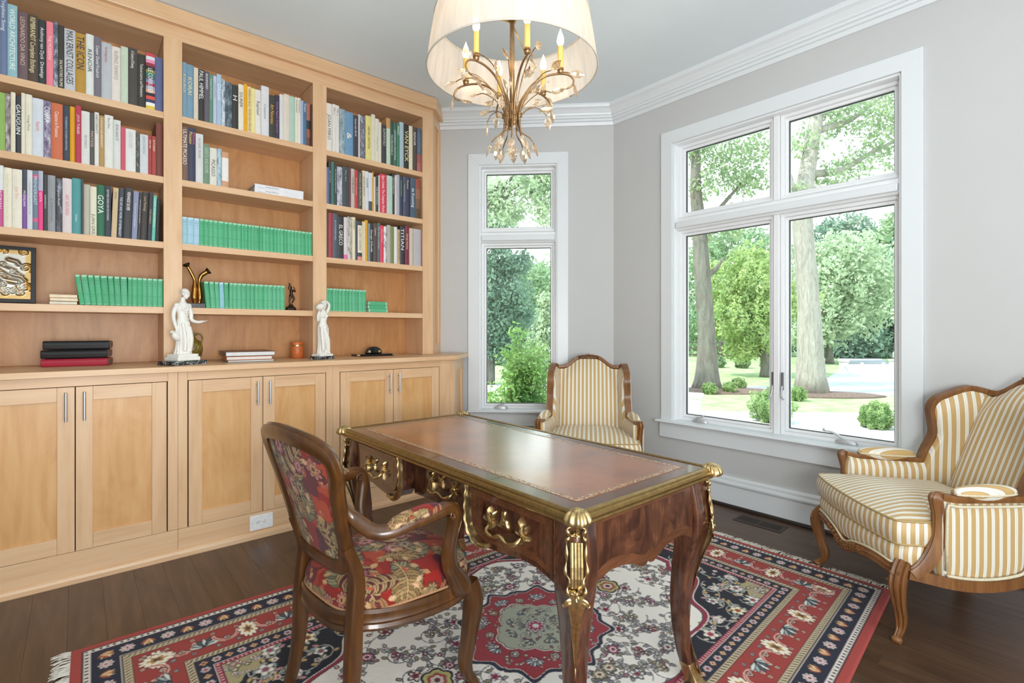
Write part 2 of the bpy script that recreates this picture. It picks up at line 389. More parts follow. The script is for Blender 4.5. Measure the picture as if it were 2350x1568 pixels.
# ================= BUILT-IN MAPLE BOOKCASE
_build0 = MB.build
def wbuild(b, name, mat, parent, **k):
    """vertices are given in room coordinates; the parent is an unrotated Empty"""
    L = Vector((0, 0, 0)); p = parent
    while p is not None: L += p.location; p = p.parent
    b.v = [(x - L.x, y - L.y, z - L.z) for x, y, z in b.v]
    return b.build(name, mat, parent, **k)
YU = 3.65
BAYS = {'L': (-0.45, 0.393), 'M': (0.487, 1.273), 'R': (1.370, 2.166)}
SHELF = {'A': 2.573, 'B': 2.185, 'C': 1.795, 'D': 1.405}
bk = thing('bookcase', 'tall maple bookcase of three shelf bays along the left wall', 'bookcase', (0.9, 3.8, 1.065))
for a, c in ((-0.545, -0.45), (0.393, 0.487), (1.273, 1.370), (2.166, 2.263)):
    b = MB(); b.box(a, c, YU, YU + .022, 1.066, 3.03); wbuild(b, 'stile', maple_v, bk, bevel=.0015)
    b = MB(); b.box(a + .003, c - .003, YU + .022, 3.949, 1.066, 3.03); wbuild(b, 'divider', maple_v, bk)
for k, (a, c) in BAYS.items():
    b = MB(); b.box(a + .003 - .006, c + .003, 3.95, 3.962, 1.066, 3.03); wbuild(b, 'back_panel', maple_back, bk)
    for z in SHELF.values():
        b = MB(); b.box(a - .0025, c + .0025, YU + .006, 3.948, z - .039, z); wbuild(b, 'shelf', maple_h, bk, bevel=.0015)
    b = MB(); b.box(a - .002, c + .002, YU + .02, 3.948, 3.032, 3.05); wbuild(b, 'top_board', maple_h, bk)
b = MB(); b.box(-0.545, 2.263, YU + .0005, YU + .022, 3.024, 3.2); wbuild(b, 'top_rail', maple_h, bk, bevel=.001)
# mitred crown board running along the front and round the bevelled end
ce = (2.263 + .222, YU + .222)
P = [Vector((-0.545, YU)), Vector((2.263, YU)), Vector(ce)]
n1 = Vector((0, -1)); n2 = Vector((1, -1)).normalized(); nm = (n1 + n2).normalized(); nm = nm / nm.dot(n1)
prof = [(0, 3.108), (.034, 3.108), (.036, 3.112), (.036, 3.200), (0, 3.205)]
R3 = [[(p.x + n.x * o, p.y + n.y * o, z) for o, z in prof] for p, n in ((P[0], n1), (P[1], nm), (P[2], n2))]
for i in (0, 1):
    b = MB(); b.loft([R3[i], R3[i + 1]]); wbuild(b, 'crown_board', maple_h, bk)
# bevelled end panel (shaker frame)
def bevel_end(parent, c0, ln, z0, z1, wd, names=('end_stile', 'end_rail', 'end_panel')):
    U = Vector((1, 1, 0)).normalized(); N = Vector((1, -1, 0)).normalized(); c0 = Vector(c0)
    def bx(u0, u1, d0, d1, za, zb):
        b = MB(); b.box(u0, u1, d0, d1, za, zb); b.v = [tuple(c0 + U * u - N * d + Vector((0, 0, z))) for u, d, z in b.v]
        b.f = [tuple(reversed(f)) for f in b.f]; return b
    wbuild(bx(0, wd, 0, .022, z0, z1), names[0], maple_v, parent, bevel=.001); wbuild(bx(ln - wd, ln, 0, .022, z0, z1), names[0], maple_v, parent, bevel=.001)
    for za, zb in ((z0, z0 + wd * 1.2), (z1 - wd * 1.2, z1)): wbuild(bx(wd, ln - wd, .0005, .022, za, zb), names[1], maple_h, parent)
    wbuild(bx(wd - .004, ln - wd + .004, .012, .02, z0 + .02, z1 - .02), names[2], maple_panel, parent)
bevel_end(bk, (2.263, YU, 0), .310, 1.066, 3.11, .075)
# countertop
ct = thing('countertop', 'long maple countertop under the bookcase, carrying statues and folders', 'countertop', (0.9, 3.6, 1.033))
b = MB(); b.prism([(-0.6, 3.314), (2.29, 3.314), (2.645, 3.669), (2.37, 3.944), (2.30, 3.965), (-0.6, 3.965)], lambda x, y, s: (x, y, 1.033 + .032 * s)); wbuild(b, 'worktop', maple_h, ct, bevel=.003)
# base cabinets
YF = 3.352
def cabinet(label, xa, xb, doors, handle):
    t = thing('base_cabinet', label, 'cabinet', ((xa + xb) / 2, 3.6, 0), group='maple base cabinets')
    b = MB(); b.box(xa + .001, xb - .001, YF + .021, 3.94, .03, 1.032); wbuild(b, 'carcass', gap_shade, t)  # carcass coloured near-black to paint the shade behind the door gaps
    d0, d1 = doors[0][0], doors[-1][1]; ZA, ZB = .157, .981
    for a, c in ((xa, d0 - .003), (d1 + .003, xb)):
        b = MB(); b.box(a + .0005, c - .0005, YF, YF + .02, ZA, 1.032); wbuild(b, 'face_stile', maple_v, t, bevel=.001)
    b = MB(); b.box(d0 - .003, d1 + .003, YF, YF + .02, ZB + .003, 1.032); wbuild(b, 'face_rail', maple_h, t, bevel=.001)
    b = MB(); b.box(xa + .0005, xb - .0005, YF, YF + .02, .002, ZA - .002); wbuild(b, 'plinth', maple_h, t, bevel=.001)
    b = MB(); b.prism([(YF, 0), (YF, .042), (YF - .006, .041), (YF - .014, .034), (YF - .018, .022), (YF - .018, 0)], lambda y, z, s: ((xa, xb)[s], y, z)); wbuild(b, 'shoe_moulding', maple_h, t)
    for a, c in doors:
        a += .002; c -= .002; wd = .066
        b = MB(); ringv = MB(); o = [(a, ZA + .001), (c, ZA + .001), (c, ZB - .001), (a, ZB - .001)]
        dm = thing('door', None, None, (0, 0, 0)); dm.parent = t
        dm.location = Vector(((a + c) / 2, YF, .55)) - t.location
        for x0, x1 in ((a, a + wd), (c - wd, c)):
            b = MB(); b.box(x0, x1, YF - .001, YF + .019, ZA, ZB); wbuild(b, 'door_stile', maple_v, dm, bevel=.0012)
        for z0, z1 in ((ZA, ZA + .078), (ZB - .07, ZB)):
            b = MB(); b.box(a + wd + .0004, c - wd - .0004, YF - .0005, YF + .019, z0, z1); wbuild(b, 'door_rail', maple_h, dm, bevel=.0012)
        b = MB(); b.box(a + wd - .006, c - wd + .006, YF + .009, YF + .016, ZA + .07, ZB - .06); wbuild(b, 'door_panel', maple_panel, dm)
        hx = (c - .033) if (handle == 'mid' and a == doors[0][0] + .002) else (a + .033)
        b = MB(); b.tube([(hx, YF - .032, .813), (hx, YF - .032, .957)], .0062, 12)
        h = wbuild(b, 'handle', steel, dm, smooth=True, auto=40)
        for z in (.835, .935):
            b = MB(); b.tube([(hx, YF - .032, z), (hx, YF + .001, z)], .004, 8); wbuild(b, 'post', steel, dm, smooth=True)
    return t
cabinet('maple base cabinet with two shaker doors, leftmost, cut by the photo edge', -0.6, .427, [(-.395, -.006), (-.006, .377)], 'mid')
cab2 = cabinet('maple base cabinet with two shaker doors, the middle one above the white outlet', .427, 1.30, [(.476, .866), (.866, 1.252)], 'mid')
cab3 = cabinet('maple base cabinet with two shaker doors, rightmost, behind the desk', 1.30, 2.272, [(1.350, 1.745), (1.745, 2.135)], 'mid')
bevel_end(cab3, (2.272, YF, 0), .43, .002, 1.03, .07)
# outlet on the plinth
t = thing('wall_outlet', 'white double power outlet plate on the maple plinth', 'outlet', (.857, YF, .094))
b = MB(); b.prism(rrect(.066, .045, .006), lambda x, z, s: (.857 + x * (1 - .03 * s), YF - .001 - .005 * s, .094 + z * (1 - .04 * s))); wbuild(b, 'plate', white_plastic, t, bevel=.001)
for dx in (-.0165, .0165):
    b = MB(); b.box(.857 + dx - .0162, .857 + dx + .0162, YF - .0075, YF - .005, .094 - .0165, .094 + .0165); so = wbuild(b, 'socket', white_plastic, t, bevel=.0015)
    for z, l in ((.006, .008), (-.006, .006)):
        b = MB(); b.box(.857 + dx - l / 2 + .002, .857 + dx + l / 2 + .002, YF - .0078, YF - .007, .094 + z - .0012, .094 + z + .0012); wbuild(b, 'slot', black_plastic, t)
    b = MB(); b.tube([(.857 + dx - .009, YF - .0079, .094), (.857 + dx - .009, YF - .007, .094)], .0024, 8); wbuild(b, 'slot', black_plastic, t)
for dx in (-.05, .05):
    b = MB(); b.tube([(.857 + dx, YF - .0068, .094), (.857 + dx, YF - .0055, .094)], .003, 10); wbuild(b, 'screw', nickel, t)
BOOKS={
'LA':[
(-298,28,397,'6f7fa0',('Trophies Song','e8ecf0',0.5,0.0,0.6)),
(-270,37,373,'93bcc6',('WORLD ARCHITECTURE','f2f6f4',0.55,0.06,0.9)),
(-233,39,356,'6d5a60',('LEONARDO DA VINCI','d8b8a8',0.45,0.08,0.78)),
(-194,40,356,'54453a',('REMBRANDT Complete Etchings','eee3b4',0.5,0.04,0.86)),
(-154,32,343,'343d3f',('Anthony van Dyck  Drawings','f0f0ec',0.45,0.12,0.9)),
(-122,28,342,'f08496',('THE MODERNS','fbd9dc',0.5,0.22,0.6)),
(-94,19,353,'6d7382|b9c0c8|2c2f38'),
(-75,25,342,'403e3b',('SALVATORE FIUME','f0e6cc',0.5,0.55,0.97)),
(-50,46,333,'c4c6cc',('MAX ERNST COLLAGES','151515',0.62,0.03,0.9)),
(-4,44,329,'b98f3c',('THE ICON','27304c',0.75,0.05,0.6)),
(40,35,341,'dfe3e0',('RENOIR','34363a',0.5,0.25,0.62)),
(75,32,337,'77727e',('Caspar David Friedrich','eceef2',0.45,0.15,0.68)),
(107,46,321,'bcc0c6',('Nord Bretagne Russie','b2484e',0.3,0.08,0.35)),
(153,41,313,'e3dad4',('RUFINO TAMAYO','8e8a88',0.42,0.08,0.6)),
(194,34,324,'c6d4bf'),
(228,44,332,'4c4744',('A Century of Drawing','f0eeea',0.35,0.05,0.35)),
(272,40,312,'3a3835',('Toulouse-Lautrec and Montmartre','eeeae4',0.35,0.18,0.8)),
(312,44,331,'#c94a5a,d8dce4,e493b8,9c3448,2e2c30,8c8a48,2f7d6c,5a6270,7a86b0,a2344c,a4a8bc,e0a890,2b2a2c,e05348,3c4266,f0f0ee,e6c83c',('LE CORBUSIER','f4f4f4',0.5,0.27,0.72)),
(356,39,322,'5f6791')],
'LB':[
(-314,36,298,'8db35c'),
(-278,20,300,'9a8d90|d8cfd0|5b4f55'),
(-258,18,310,'e3dcc4'),
(-240,21,298,'3b3c42',('GAUGUIN','f4f4f4',0.8,0.15,0.88)),
(-219,15,320,'e5dfca'),
(-204,27,319,'e6e1cf',('Irving Penn','6d6a60',0.35,0.35,0.6)),
(-177,44,308,'d3d9e2',('Modern Art','d8604a',0.34,0.4,0.56)),
(-133,29,304,'8c829c|d5d0dd|55406f',('COBRA','f2f2f6',0.75,0.1,0.38)),
(-104,48,304,'cb6c48',('Cezanne in Provence','f6e4d8',0.36,0.15,0.6)),
(-56,29,303,'3d4350',('PIONEERING MODERN PAINTING','b9bfca',0.3,0.2,0.8)),
(-27,22,305,'dfa11f'),
(-5,26,315,'b53c54',('J.M.W. TURNER','f2d6da',0.45,0.16,0.5)),
(21,36,292,'dcdbd8',('PENTIMENTI','7d7c78',0.3,0.45,0.7)),
(57,20,293,'5a5856',('MATISSE','d4b0a0',0.62,0.35,0.65)),
(77,20,300,'e1e0da',('MARY CASSATT','2a2a2a',0.5,0.04,0.4)),
(97,24,289,'b4915c',('ELEGANCE AND REFINEMENT','f0e6d0',0.4,0.05,0.62)),
(121,40,301,'e2e1dc',('Marino Marini','55524e',0.28,0.05,0.25)),
(161,33,282,'d8dcd8',('GEORG BASELITZ','45474a',0.36,0.08,0.42)),
(194,22,250,'cf5a6c'),
(216,48,246,'dfe0e0',('HOMER THE ODYSSEY','b2b2ae',0.36,0.07,0.45)),
(264,19,235,'55564f|a09c92'),
(283,40,230,'cfd3d8',('DREAMS IN PAINTING','8f9496',0.34,0.05,0.5)),
(323,18,232,'a84444',('EYE ON','efe6c0',0.5,0.12,0.32)),
(341,20,232,'ad4a48',('FUTURISM','efe6c0',0.5,0.1,0.38)),
(361,34,320,'764034')],
'LC':[
(-308,24,315,'#dfe4e4,dfe4e4,c2528e,c2528e,c2528e',('MONDRIAN','f0d8e6',0.5,0.3,0.8)),
(-284,32,307,'e9e2cd',('PAINTINGS AND THE COLLECTION','cdc6b2',0.25,0.1,0.9)),
(-252,39,306,'e7e0d0',('Joan Miro','d89a88',0.36,0.3,0.5)),
(-213,19,312,'#454b56,454b56,454b56,7d549c,7d549c,7d549c,7d549c',('MODIGLIANI','e8def0',0.5,0.36,0.62)),
(-194,22,311,'d4d6dc',('SYMBOLISM AND THE ART OF ITS TIME','9fa2aa',0.3,0.2,0.75)),
(-172,22,313,'#6d8294,d0648c,6d8294,6d8294,6d8294,6d8294,6d8294,6d8294,6d8294,6d8294,6d8294,6d8294,d0648c,6d8294,6d8294',('PRENDERGAST','c8d8e4',0.62,0.1,0.58)),
(-150,20,316,'#b4b4c8,e8478a,e8478a',('GOYA','f6cade',0.5,0.36,0.52)),
(-130,18,300,'3f3f41',('GUADAGNUCCI','d8d6d2',0.4,0.36,0.6)),
(-112,32,300,'96989c',('ALTERNATIVEN','5b5d62',0.28,0.4,0.9)),
(-80,29,290,'51525a|45464d|8d98a8',('Auguste Rodin','d0d4da',0.3,0.15,0.7)),
(-51,40,297,'dccfd0',('ART NOUVEAU','cb6070',0.38,0.3,0.68)),
(-11,39,304,'4f9799',('Cambiaso','cfe6e4',0.25,0.65,0.78)),
(28,11,305,'4a4c4c'),
(39,29,280,'bdb8aa'),
(68,29,272,'e4dfc9',('JUAN GRIS','2c2a28',0.5,0.56,0.98)),
(97,36,287,'2b6a4a',('GOYA','f0f2ea',0.75,0.2,0.56)),
(133,29,288,'3c404c',('BETWEEN SENSE AND DE KOONING','d2d6de',0.35,0.08,0.68)),
(162,27,282,'d3b994',('RODIN','4c4030',0.35,0.08,0.22)),
(189,28,287,'454c58',('THE LIFE AND WORK OF REMBRANDT','dde0e6',0.45,0.18,0.97)),
(217,41,294,'3e3d42',('VIENNESE SILVER','f2f2f2',0.4,0.08,0.45)),
(258,28,280,'8e95b4',('Cezanne Landscape','d2d6e6',0.34,0.25,0.75)),
(286,15,278,'474543',('THE REALISM OF AN ARTIST','c8c6c0',0.4,0.15,0.8)),
(301,34,284,'3f3c3a',('Lost Paintings','c4a888',0.4,0.1,0.4)),
(335,21,287,'403f46',('THE GREEKS','c8ac86',0.4,0.35,0.65)),
(356,19,272,'6bbfae',('CHINESE WATER PAINTING','e4f4ee',0.4,0.05,0.85)),
(375,18,257,'2f2e2e')],
'MA':[
(490,23,338,'7d9db2',('KOUROI','dcd2a0',0.62,0.22,0.6)),
(513,37,334,'7899b0',('KORAI','e4d8a0',0.6,0.24,0.56)),
(550,25,323,'d8cebd'),
(575,34,325,'383634',('PAUL HIMMEL','f4f2ee',0.7,0.03,0.58)),
(609,27,323,'655f6c',('BONNARD','ece8ee',0.45,0.05,0.35)),
(636,21,314,'63907a',('Hungary Photographs','dfeadf',0.35,0.1,0.9)),
(657,19,309,'c0c6da',('CONSUMED','8a90b4',0.45,0.15,0.45)),
(676,28,325,'a9c1d8',('Dluuik','eef4fa',0.7,0.2,0.52)),
(704,19,301,'c0ccd8|e2e8ec|4c545e'),
(723,41,292,'56656f|8fa2ae|2e373f'),
(764,37,287,'393936',('H','e6e4de',0.7,0.24,0.36)),
(801,32,300,'e6e0d0',('DURER','26241f',0.55,0.18,0.5)),
(833,22,312,'e8a81f'),
(855,26,302,'e7d594',('HEINRICH ZILLE - VATER DER STRASSE','5d5534',0.45,0.05,0.97)),
(881,24,299,'ecdea4'),
(905,34,299,'e5e0d8',('Raphael','26241f',0.55,0.26,0.56)),
(939,49,333,'dcdbe0',('Cezanne','6d6c72',0.3,0.36,0.66)),
(988,42,286,'3f3f3b',('Art Nouveau','e2ac48',0.55,0.22,0.68)),
(1030,27,300,'3d3748',('Karel Appel Sculpture','ad74bc',0.5,0.16,0.86)),
(1057,27,313,'dbdad8'),
(1084,39,324,'ddd2c6'),
(1123,38,321,'afcbba'),
(1161,19,322,'e6e0d2',('MORANDI','5a544a',0.5,0.05,0.35)),
(1180,19,324,'e9e4d4',('MORANDI','5a544a',0.5,0.05,0.35)),
(1199,20,312,'9fb2d2'),
(1219,20,307,'4a7393',('Degas','e4eef4',0.6,0.05,0.25)),
(1239,27,303,'#b06a54,b06a54,3a3434,a55a40,7d4534'),
(1266,10,300,'40342e')],
'MB':[
(487,34,331,'7a5d51',('ULTIMATE PICASSO','f0e6dc',0.6,0.05,0.7)),
(521,40,333,'3b3f56',('Picasso','f0d36a',0.42,0.08,0.3),('Matisse','e2557a',0.0,0.08,0.3)),
(561,41,307,'d6d7d6',('ON CLASSIC GROUND','70747a',0.32,0.08,0.5)),
(602,35,249,'728f78',('GREECE AND ROME','b6cbb8',0.6,0.08,0.72)),
(637,39,235,'e0ddd2',('PICASSO','2b2926',0.52,0.32,0.76)),
(676,28,239,'9fbcca|b9d2dc|5f6d78',('MEDITERRANEE','e0ecf0',0.4,0.1,0.5)),
(704,38,224,'#d09c78,e9e7e2,e9e7e2,e9e7e2,e9e7e2,d09c78')],
'MC':[
(488,28,166,'9fc8d6'),
(516,35,166,'a3cbdc'),
(551,30,166,'a9cbe0'),
(581,25,166,'4fb07e'),
(606,27,166,'4fb07e'),
(633,24,166,'4fb07e'),
(657,26,166,'4fb07e'),
(683,35,166,'4fb07e'),
(718,24,166,'4fb07e'),
(742,23,166,'4fb07e'),
(765,30,166,'4fb07e'),
(795,24,166,'4fb07e'),
(819,20,166,'4fb07e'),
(839,20,166,'4fb07e'),
(859,22,166,'4fb07e'),
(881,15,166,'4fb07e'),
(896,34,166,'4fb07e'),
(930,21,166,'4fb07e'),
(951,22,166,'4fb07e'),
(973,23,166,'4fb07e'),
(996,25,166,'4fb07e'),
(1021,22,166,'4fb07e'),
(1043,22,166,'4fb07e'),
(1065,23,166,'4fb07e'),
(1088,23,166,'4fb07e'),
(1111,23,166,'4fb07e'),
(1134,23,166,'4fb07e'),
(1157,22,166,'4fb07e'),
(1179,24,166,'4fb07e'),
(1203,29,166,'4fb07e'),
(1232,22,166,'4fb07e'),
(1254,25,166,'4fb07e')],
'LD':[
(13,21,166,'4fb07e'),
(34,27,166,'4fb07e'),
(61,25,166,'4fb07e'),
(86,25,166,'4fb07e'),
(111,31,166,'4fb07e'),
(142,25,166,'4fb07e'),
(167,27,166,'4fb07e'),
(194,30,166,'4fb07e'),
(224,20,166,'4fb07e'),
(244,24,166,'4fb07e'),
(268,24,166,'4fb07e'),
(292,23,166,'4fb07e'),
(315,25,166,'4fb07e'),
(340,26,166,'4fb07e'),
(366,26,166,'4fb07e')],
'MD':[
(617,26,166,'4fb07e'),
(643,27,166,'4fb07e'),
(670,24,166,'4fb07e'),
(694,25,166,'8fc6d6'),
(719,27,166,'4fb07e'),
(746,21,166,'4fb07e'),
(767,25,166,'4fb07e'),
(792,26,166,'4fb07e'),
(818,30,166,'4fb07e'),
(848,23,166,'4fb07e'),
(871,26,166,'4fb07e'),
(897,25,166,'4fb07e'),
(922,31,166,'4fb07e'),
(953,26,166,'4fb07e'),
(979,30,166,'4fb07e'),
(1009,26,166,'4fb07e'),
(1035,24,166,'4fb07e'),
(1059,28,166,'4fb07e')],
'RD':[
(1377,16,166,'4fb07e'),
(1393,29,166,'4fb07e'),
(1422,23,166,'4fb07e'),
(1445,21,166,'4fb07e'),
(1466,29,166,'4fb07e'),
(1495,25,166,'4fb07e'),
(1520,26,166,'4fb07e'),
(1546,24,166,'4fb07e'),
(1570,26,166,'4fb07e'),
(1596,23,166,'4fb07e'),
(1619,35,166,'4fb07e'),
(1654,25,166,'4fb07e')],
'RA':[
(1375,43,348,'e6e1db',('JOAN MIRO','4a4642',0.55,0.23,0.76)),
(1418,28,349,'e2ded8',('Miro','4e4a46',0.5,0.08,0.22)),
(1446,27,351,'e4e0da',('Miro','4e4a46',0.5,0.08,0.22)),
(1473,43,333,'90a5b0|b4c4cc|6b7f8c'),
(1516,61,325,'6d97ba',('&','f4f0dc',0.6,0.48,0.64)),
(1577,41,315,'43434a',('Alexander Calder 1898-1976','ecebea',0.32,0.08,0.5)),
(1618,12,330,'d9d2d6'),
(1630,45,328,'56525f|a9a0a8|bcc8d0'),
(1675,50,337,'e0d488',('HENRI MATISSE','2e2a1c',0.32,0.24,0.75)),
(1725,31,362,'dcd6c6'),
(1756,32,337,'ded8c4',('American Posters','968f7c',0.35,0.42,0.76)),
(1788,22,319,'e2dccc'),
(1810,38,303,'3e3d42',('ELLSWORTH KELLY','d6d4d4',0.5,0.1,0.55)),
(1848,36,367,'#c79a66,c79a66,c3d6bf,c3d6bf,c3d6bf,c3d6bf,c3d6bf,c3d6bf,c3d6bf'),
(1884,26,347,'38584c',('MICHELANGELO','e4ece4',0.5,0.3,0.76)),
(1910,27,350,'4a6d5f',('LEONARDO DRAWING','e4ece4',0.5,0.18,0.86)),
(1937,27,339,'4b8068',('MANET','dcece0',0.6,0.04,0.26)),
(1964,39,367,'a9c0c9'),
(2003,44,359,'35322d',('VAN EYCK','efe3a0',0.72,0.14,0.84)),
(2047,34,357,'e0d8be'),
(2081,42,360,'594d46',('RENOIR','eae4d8',0.5,0.12,0.42)),
(2123,38,357,'#54687e,54687e,54687e,a05c5e,b06a68',('GAUGUIN','7e94ac',0.55,0.12,0.55))],
'RB':[
(1377,16,267,'6478b0'),
(1393,19,312,'454343',('ART IN 20TH','d6d2cc',0.4,0.2,0.7)),
(1412,22,315,'3f7a6c'),
(1434,21,296,'423f43',('Art Nouveau Decoration','dcdad6',0.4,0.1,0.7)),
(1455,40,289,'b7bccb|d6d9e2|4b4f5c'),
(1495,50,299,'474a4f',('The Art','a8b2bc',0.25,0.08,0.5)),
(1545,16,308,'6d3c40'),
(1561,30,296,'bfb9b2',('TAMBURINI','55504a',0.5,0.2,0.62)),
(1591,25,291,'cb3a34',('Modern Ceramics','f0c8b8',0.35,0.2,0.8)),
(1616,34,285,'4c4b48',('PICASSO A RETROSPECTIVE','c9c4b4',0.4,0.05,0.9)),
(1650,25,299,'dbd0b4',('JAMES ENSOR','5d5544',0.5,0.15,0.65)),
(1675,27,299,'d6d7de',('HOPPER','3c4048',0.55,0.18,0.42)),
(1702,29,293,'#d3d7de,d3d7de,d3d7de,50565e'),
(1731,11,305,'d9a038'),
(1742,15,269,'ddd2b8'),
(1757,25,282,'464644',('THE DRAWING','d6d2c8',0.5,0.3,0.8)),
(1782,12,289,'d4d2d0'),
(1794,58,304,'d23c50',('Egon Schiele: The Complete Works','fadfe2',0.4,0.04,0.98)),
(1852,49,302,'b7cdc2'),
(1901,20,328,'33343a',('PRECOLUMBIAN ART','c8ccd4',0.5,0.1,0.5)),
(1921,17,316,'d8d0bc'),
(1938,28,327,'aeaec4'),
(1966,30,318,'3c4258',('Rembrandt Ceramics','88d050',0.4,0.1,0.5)),
(1996,22,320,'545a6c',('MONTMARTRE','c2c8d8',0.45,0.2,0.7)),
(2018,41,325,'3c4056',('Picasso','e6d090',0.4,0.08,0.3)),
(2059,50,325,'4c5d6e',('de Kooning','f4f6f8',0.5,0.26,0.74)),
(2109,44,325,'#9c4c3c,9c6a54,7d5d48,5c4838')],
'RC':[
(1378,13,330,'31493d'),
(1391,31,329,'a83440'),
(1422,38,330,'4d5a66',('ART OF THE WESTERN WORLD','c4ccd4',0.3,0.15,0.6)),
(1460,46,312,'333234',('EL GRECO','f2f0ea',0.58,0.2,0.68)),
(1506,27,313,'#d6d0d0,d6d0d0,d6d0d0,d6d0d0,d6d0d0,d6d0d0,d6d0d0,d6d0d0,e070a8'),
(1533,38,321,'b9b2a8|d8d2ca|4f4a46'),
(1571,24,322,'e2d9bd',('JOAN MIRO','5a5240',0.5,0.06,0.28)),
(1595,17,302,'444a52'),
(1612,35,296,'#3f4144,e6dfca,e6dfca,e6dfca,e6dfca,e6dfca,e6dfca,e6dfca,3f4144,e08c84',("CALDER'S UNIVERSE",'5f5848',0.5,0.15,0.74)),
(1647,13,299,'dcc8a4'),
(1660,13,300,'e2cfac'),
(1673,25,315,'d79f22'),
(1698,11,292,'8aa0aa'),
(1709,30,293,'35363a',("Georgia O'Keeffe",'f0f0f0',0.5,0.16,0.75)),
(1739,35,300,'544640',('Cezanne','e8c8c0',0.42,0.12,0.32)),
(1774,24,306,'4f666d',('The Fauve Landscape','d2dee2',0.4,0.1,0.85)),
(1798,31,292,'dc4058',('FRIDA KAHLO','f6b8c0',0.4,0.1,0.45)),
(1829,26,288,'d6d2d2|eceaea|3a3838'),
(1855,31,301,'b2afa8'),
(1886,29,295,'7c8248'),
(1915,32,296,'dfe2de'),
(1947,23,278,'c2a27a',('THE ART OF DRAWING','4c3a28',0.5,0.06,0.9)),
(1970,42,309,'33363a',('TITIAN','eceef0',0.66,0.06,0.62)),
(2012,38,315,'7d2a40',('George Andreou','eed2a8',0.45,0.2,0.6)),
(2050,39,303,'cfc2ac'),
(2089,71,302,'b9b4b8')]}
NAMED = [('white', 'e4e4e2'), ('ivory', 'e6dfc8'), ('cream', 'e0d2b0'), ('pale yellow', 'e8d894'), ('orange yellow', 'e2a426'), ('mustard', 'b98f3c'), ('tan', 'c29a66'), ('light tan', 'd3b994'), ('orange', 'cb6c48'), ('terracotta', 'a86450'), ('red', 'ab4846'), ('bright red', 'd03c44'), ('crimson', 'b53c54'), ('pink', 'f08496'), ('hot pink', 'dc4058'), ('maroon', '762c3e'), ('brown', '7a5a4c'), ('dark brown', '54453a'), ('charcoal', '403e3c'), ('black', '353438'), ('dark slate', '434a55'), ('navy', '3c4058'), ('slate blue', '5f6e8e'), ('periwinkle', '8e95b4'), ('blue', '6d97ba'), ('pale blue', 'a4bfd4'), ('lavender grey', 'b9b6c4'), ('light grey', 'c2c4c6'), ('grey', '97999c'), ('dark grey', '5c5a59'), ('mauve', '6d5e66'), ('teal', '4f9799'), ('aqua', '6bbfae'), ('dark green', '2f5f48'), ('green', '5f9478'), ('olive', '7c8248'), ('lime green', '8db35c'), ('pale green', 'b8cdbe'), ('greige', 'bdb4a6')]
def nm(hx):
    q = lambda h: np.array([int(h[i:i + 2], 16) for i in (0, 2, 4)], float)
    return min(NAMED, key=lambda n: ((q(n[1]) - q(hx)) ** 2).sum())[0]
ORD = 'first second third fourth fifth sixth seventh eighth ninth tenth eleventh twelfth thirteenth fourteenth fifteenth sixteenth seventeenth eighteenth nineteenth twentieth twenty-first twenty-second twenty-third twenty-fourth twenty-fifth twenty-sixth twenty-seventh twenty-eighth twenty-ninth thirtieth thirty-first thirty-second'.split()
PHOTO = {}
def photo_mat(cs):
    if cs in PHOTO: return PHOTO[cs]
    m, nt, b = newmat('picture_spine'); c = [hexc(x, 1.0) for x in cs.split('|')]; c = (c + c)[:3]
    mp = mapping(nt, (60, 60, 22), rnd=True); no = nd(nt, 'TexNoise', Scale=1.0, Detail=4.0, Roughness=0.7); nt.links.new(mp.outputs[0], no.inputs['Vector'])
    r = ramp(nt, [(0.32, c[2]), (0.5, c[0]), (0.66, c[1])]); nt.links.new(no.outputs['Fac'], r.inputs[0]); nt.links.new(r.outputs[0], b.inputs['Base Color']); setp(b, Roughness=0.4)
    PHOTO[cs] = m; return m
page_mat = plain('book_pages', 'e6dfce', 0.8)
FONT = bpy.data.curves.new('lettering', 'FONT'); FONT_O = bpy.data.objects.new('lettering', FONT)
TXT = {}
def text_mesh(s, bold):
    if (s, bold) in TXT: return TXT[(s, bold)]
    FONT.body = s; FONT.size = 1.0; FONT.resolution_u = 2; FONT.offset = 0.0; FONT.align_x = 'LEFT'; FONT.align_y = 'BOTTOM_BASELINE'
    me = bpy.data.meshes.new_from_object(FONT_O); n = len(me.vertices); co = np.zeros(n * 3, dtype=np.float32); me.vertices.foreach_get('co', co); co = co.reshape(-1, 3)
    TXT[(s, bold)] = (co, [tuple(p.vertices) for p in me.polygons]); bpy.data.meshes.remove(me); return TXT[(s, bold)]
def lettering(s, hx, parent, origin, ux, uy, length, height, name='title', bold=True):
    """flat lettering: baseline starts at origin, runs along ux for 'length', letters stand along uy with cap height 'height'"""
    co, F = text_mesh(s, bold); x0, x1 = co[:, 0].min(), co[:, 0].max()
    kx = length / (x1 - x0); ky = height / 0.70; kx = min(kx, ky * 1.5)
    O = np.array(origin); V = O + (co[:, :1] - x0) * kx * np.array(ux) + co[:, 1:2] * ky * np.array(uy)
    b = MB(); b.v = [tuple(p) for p in V]; b.f = list(F); b.mi = [0] * len(F)
    return b.build(name, plain('print', hx, 0.45, var=0.0), parent)
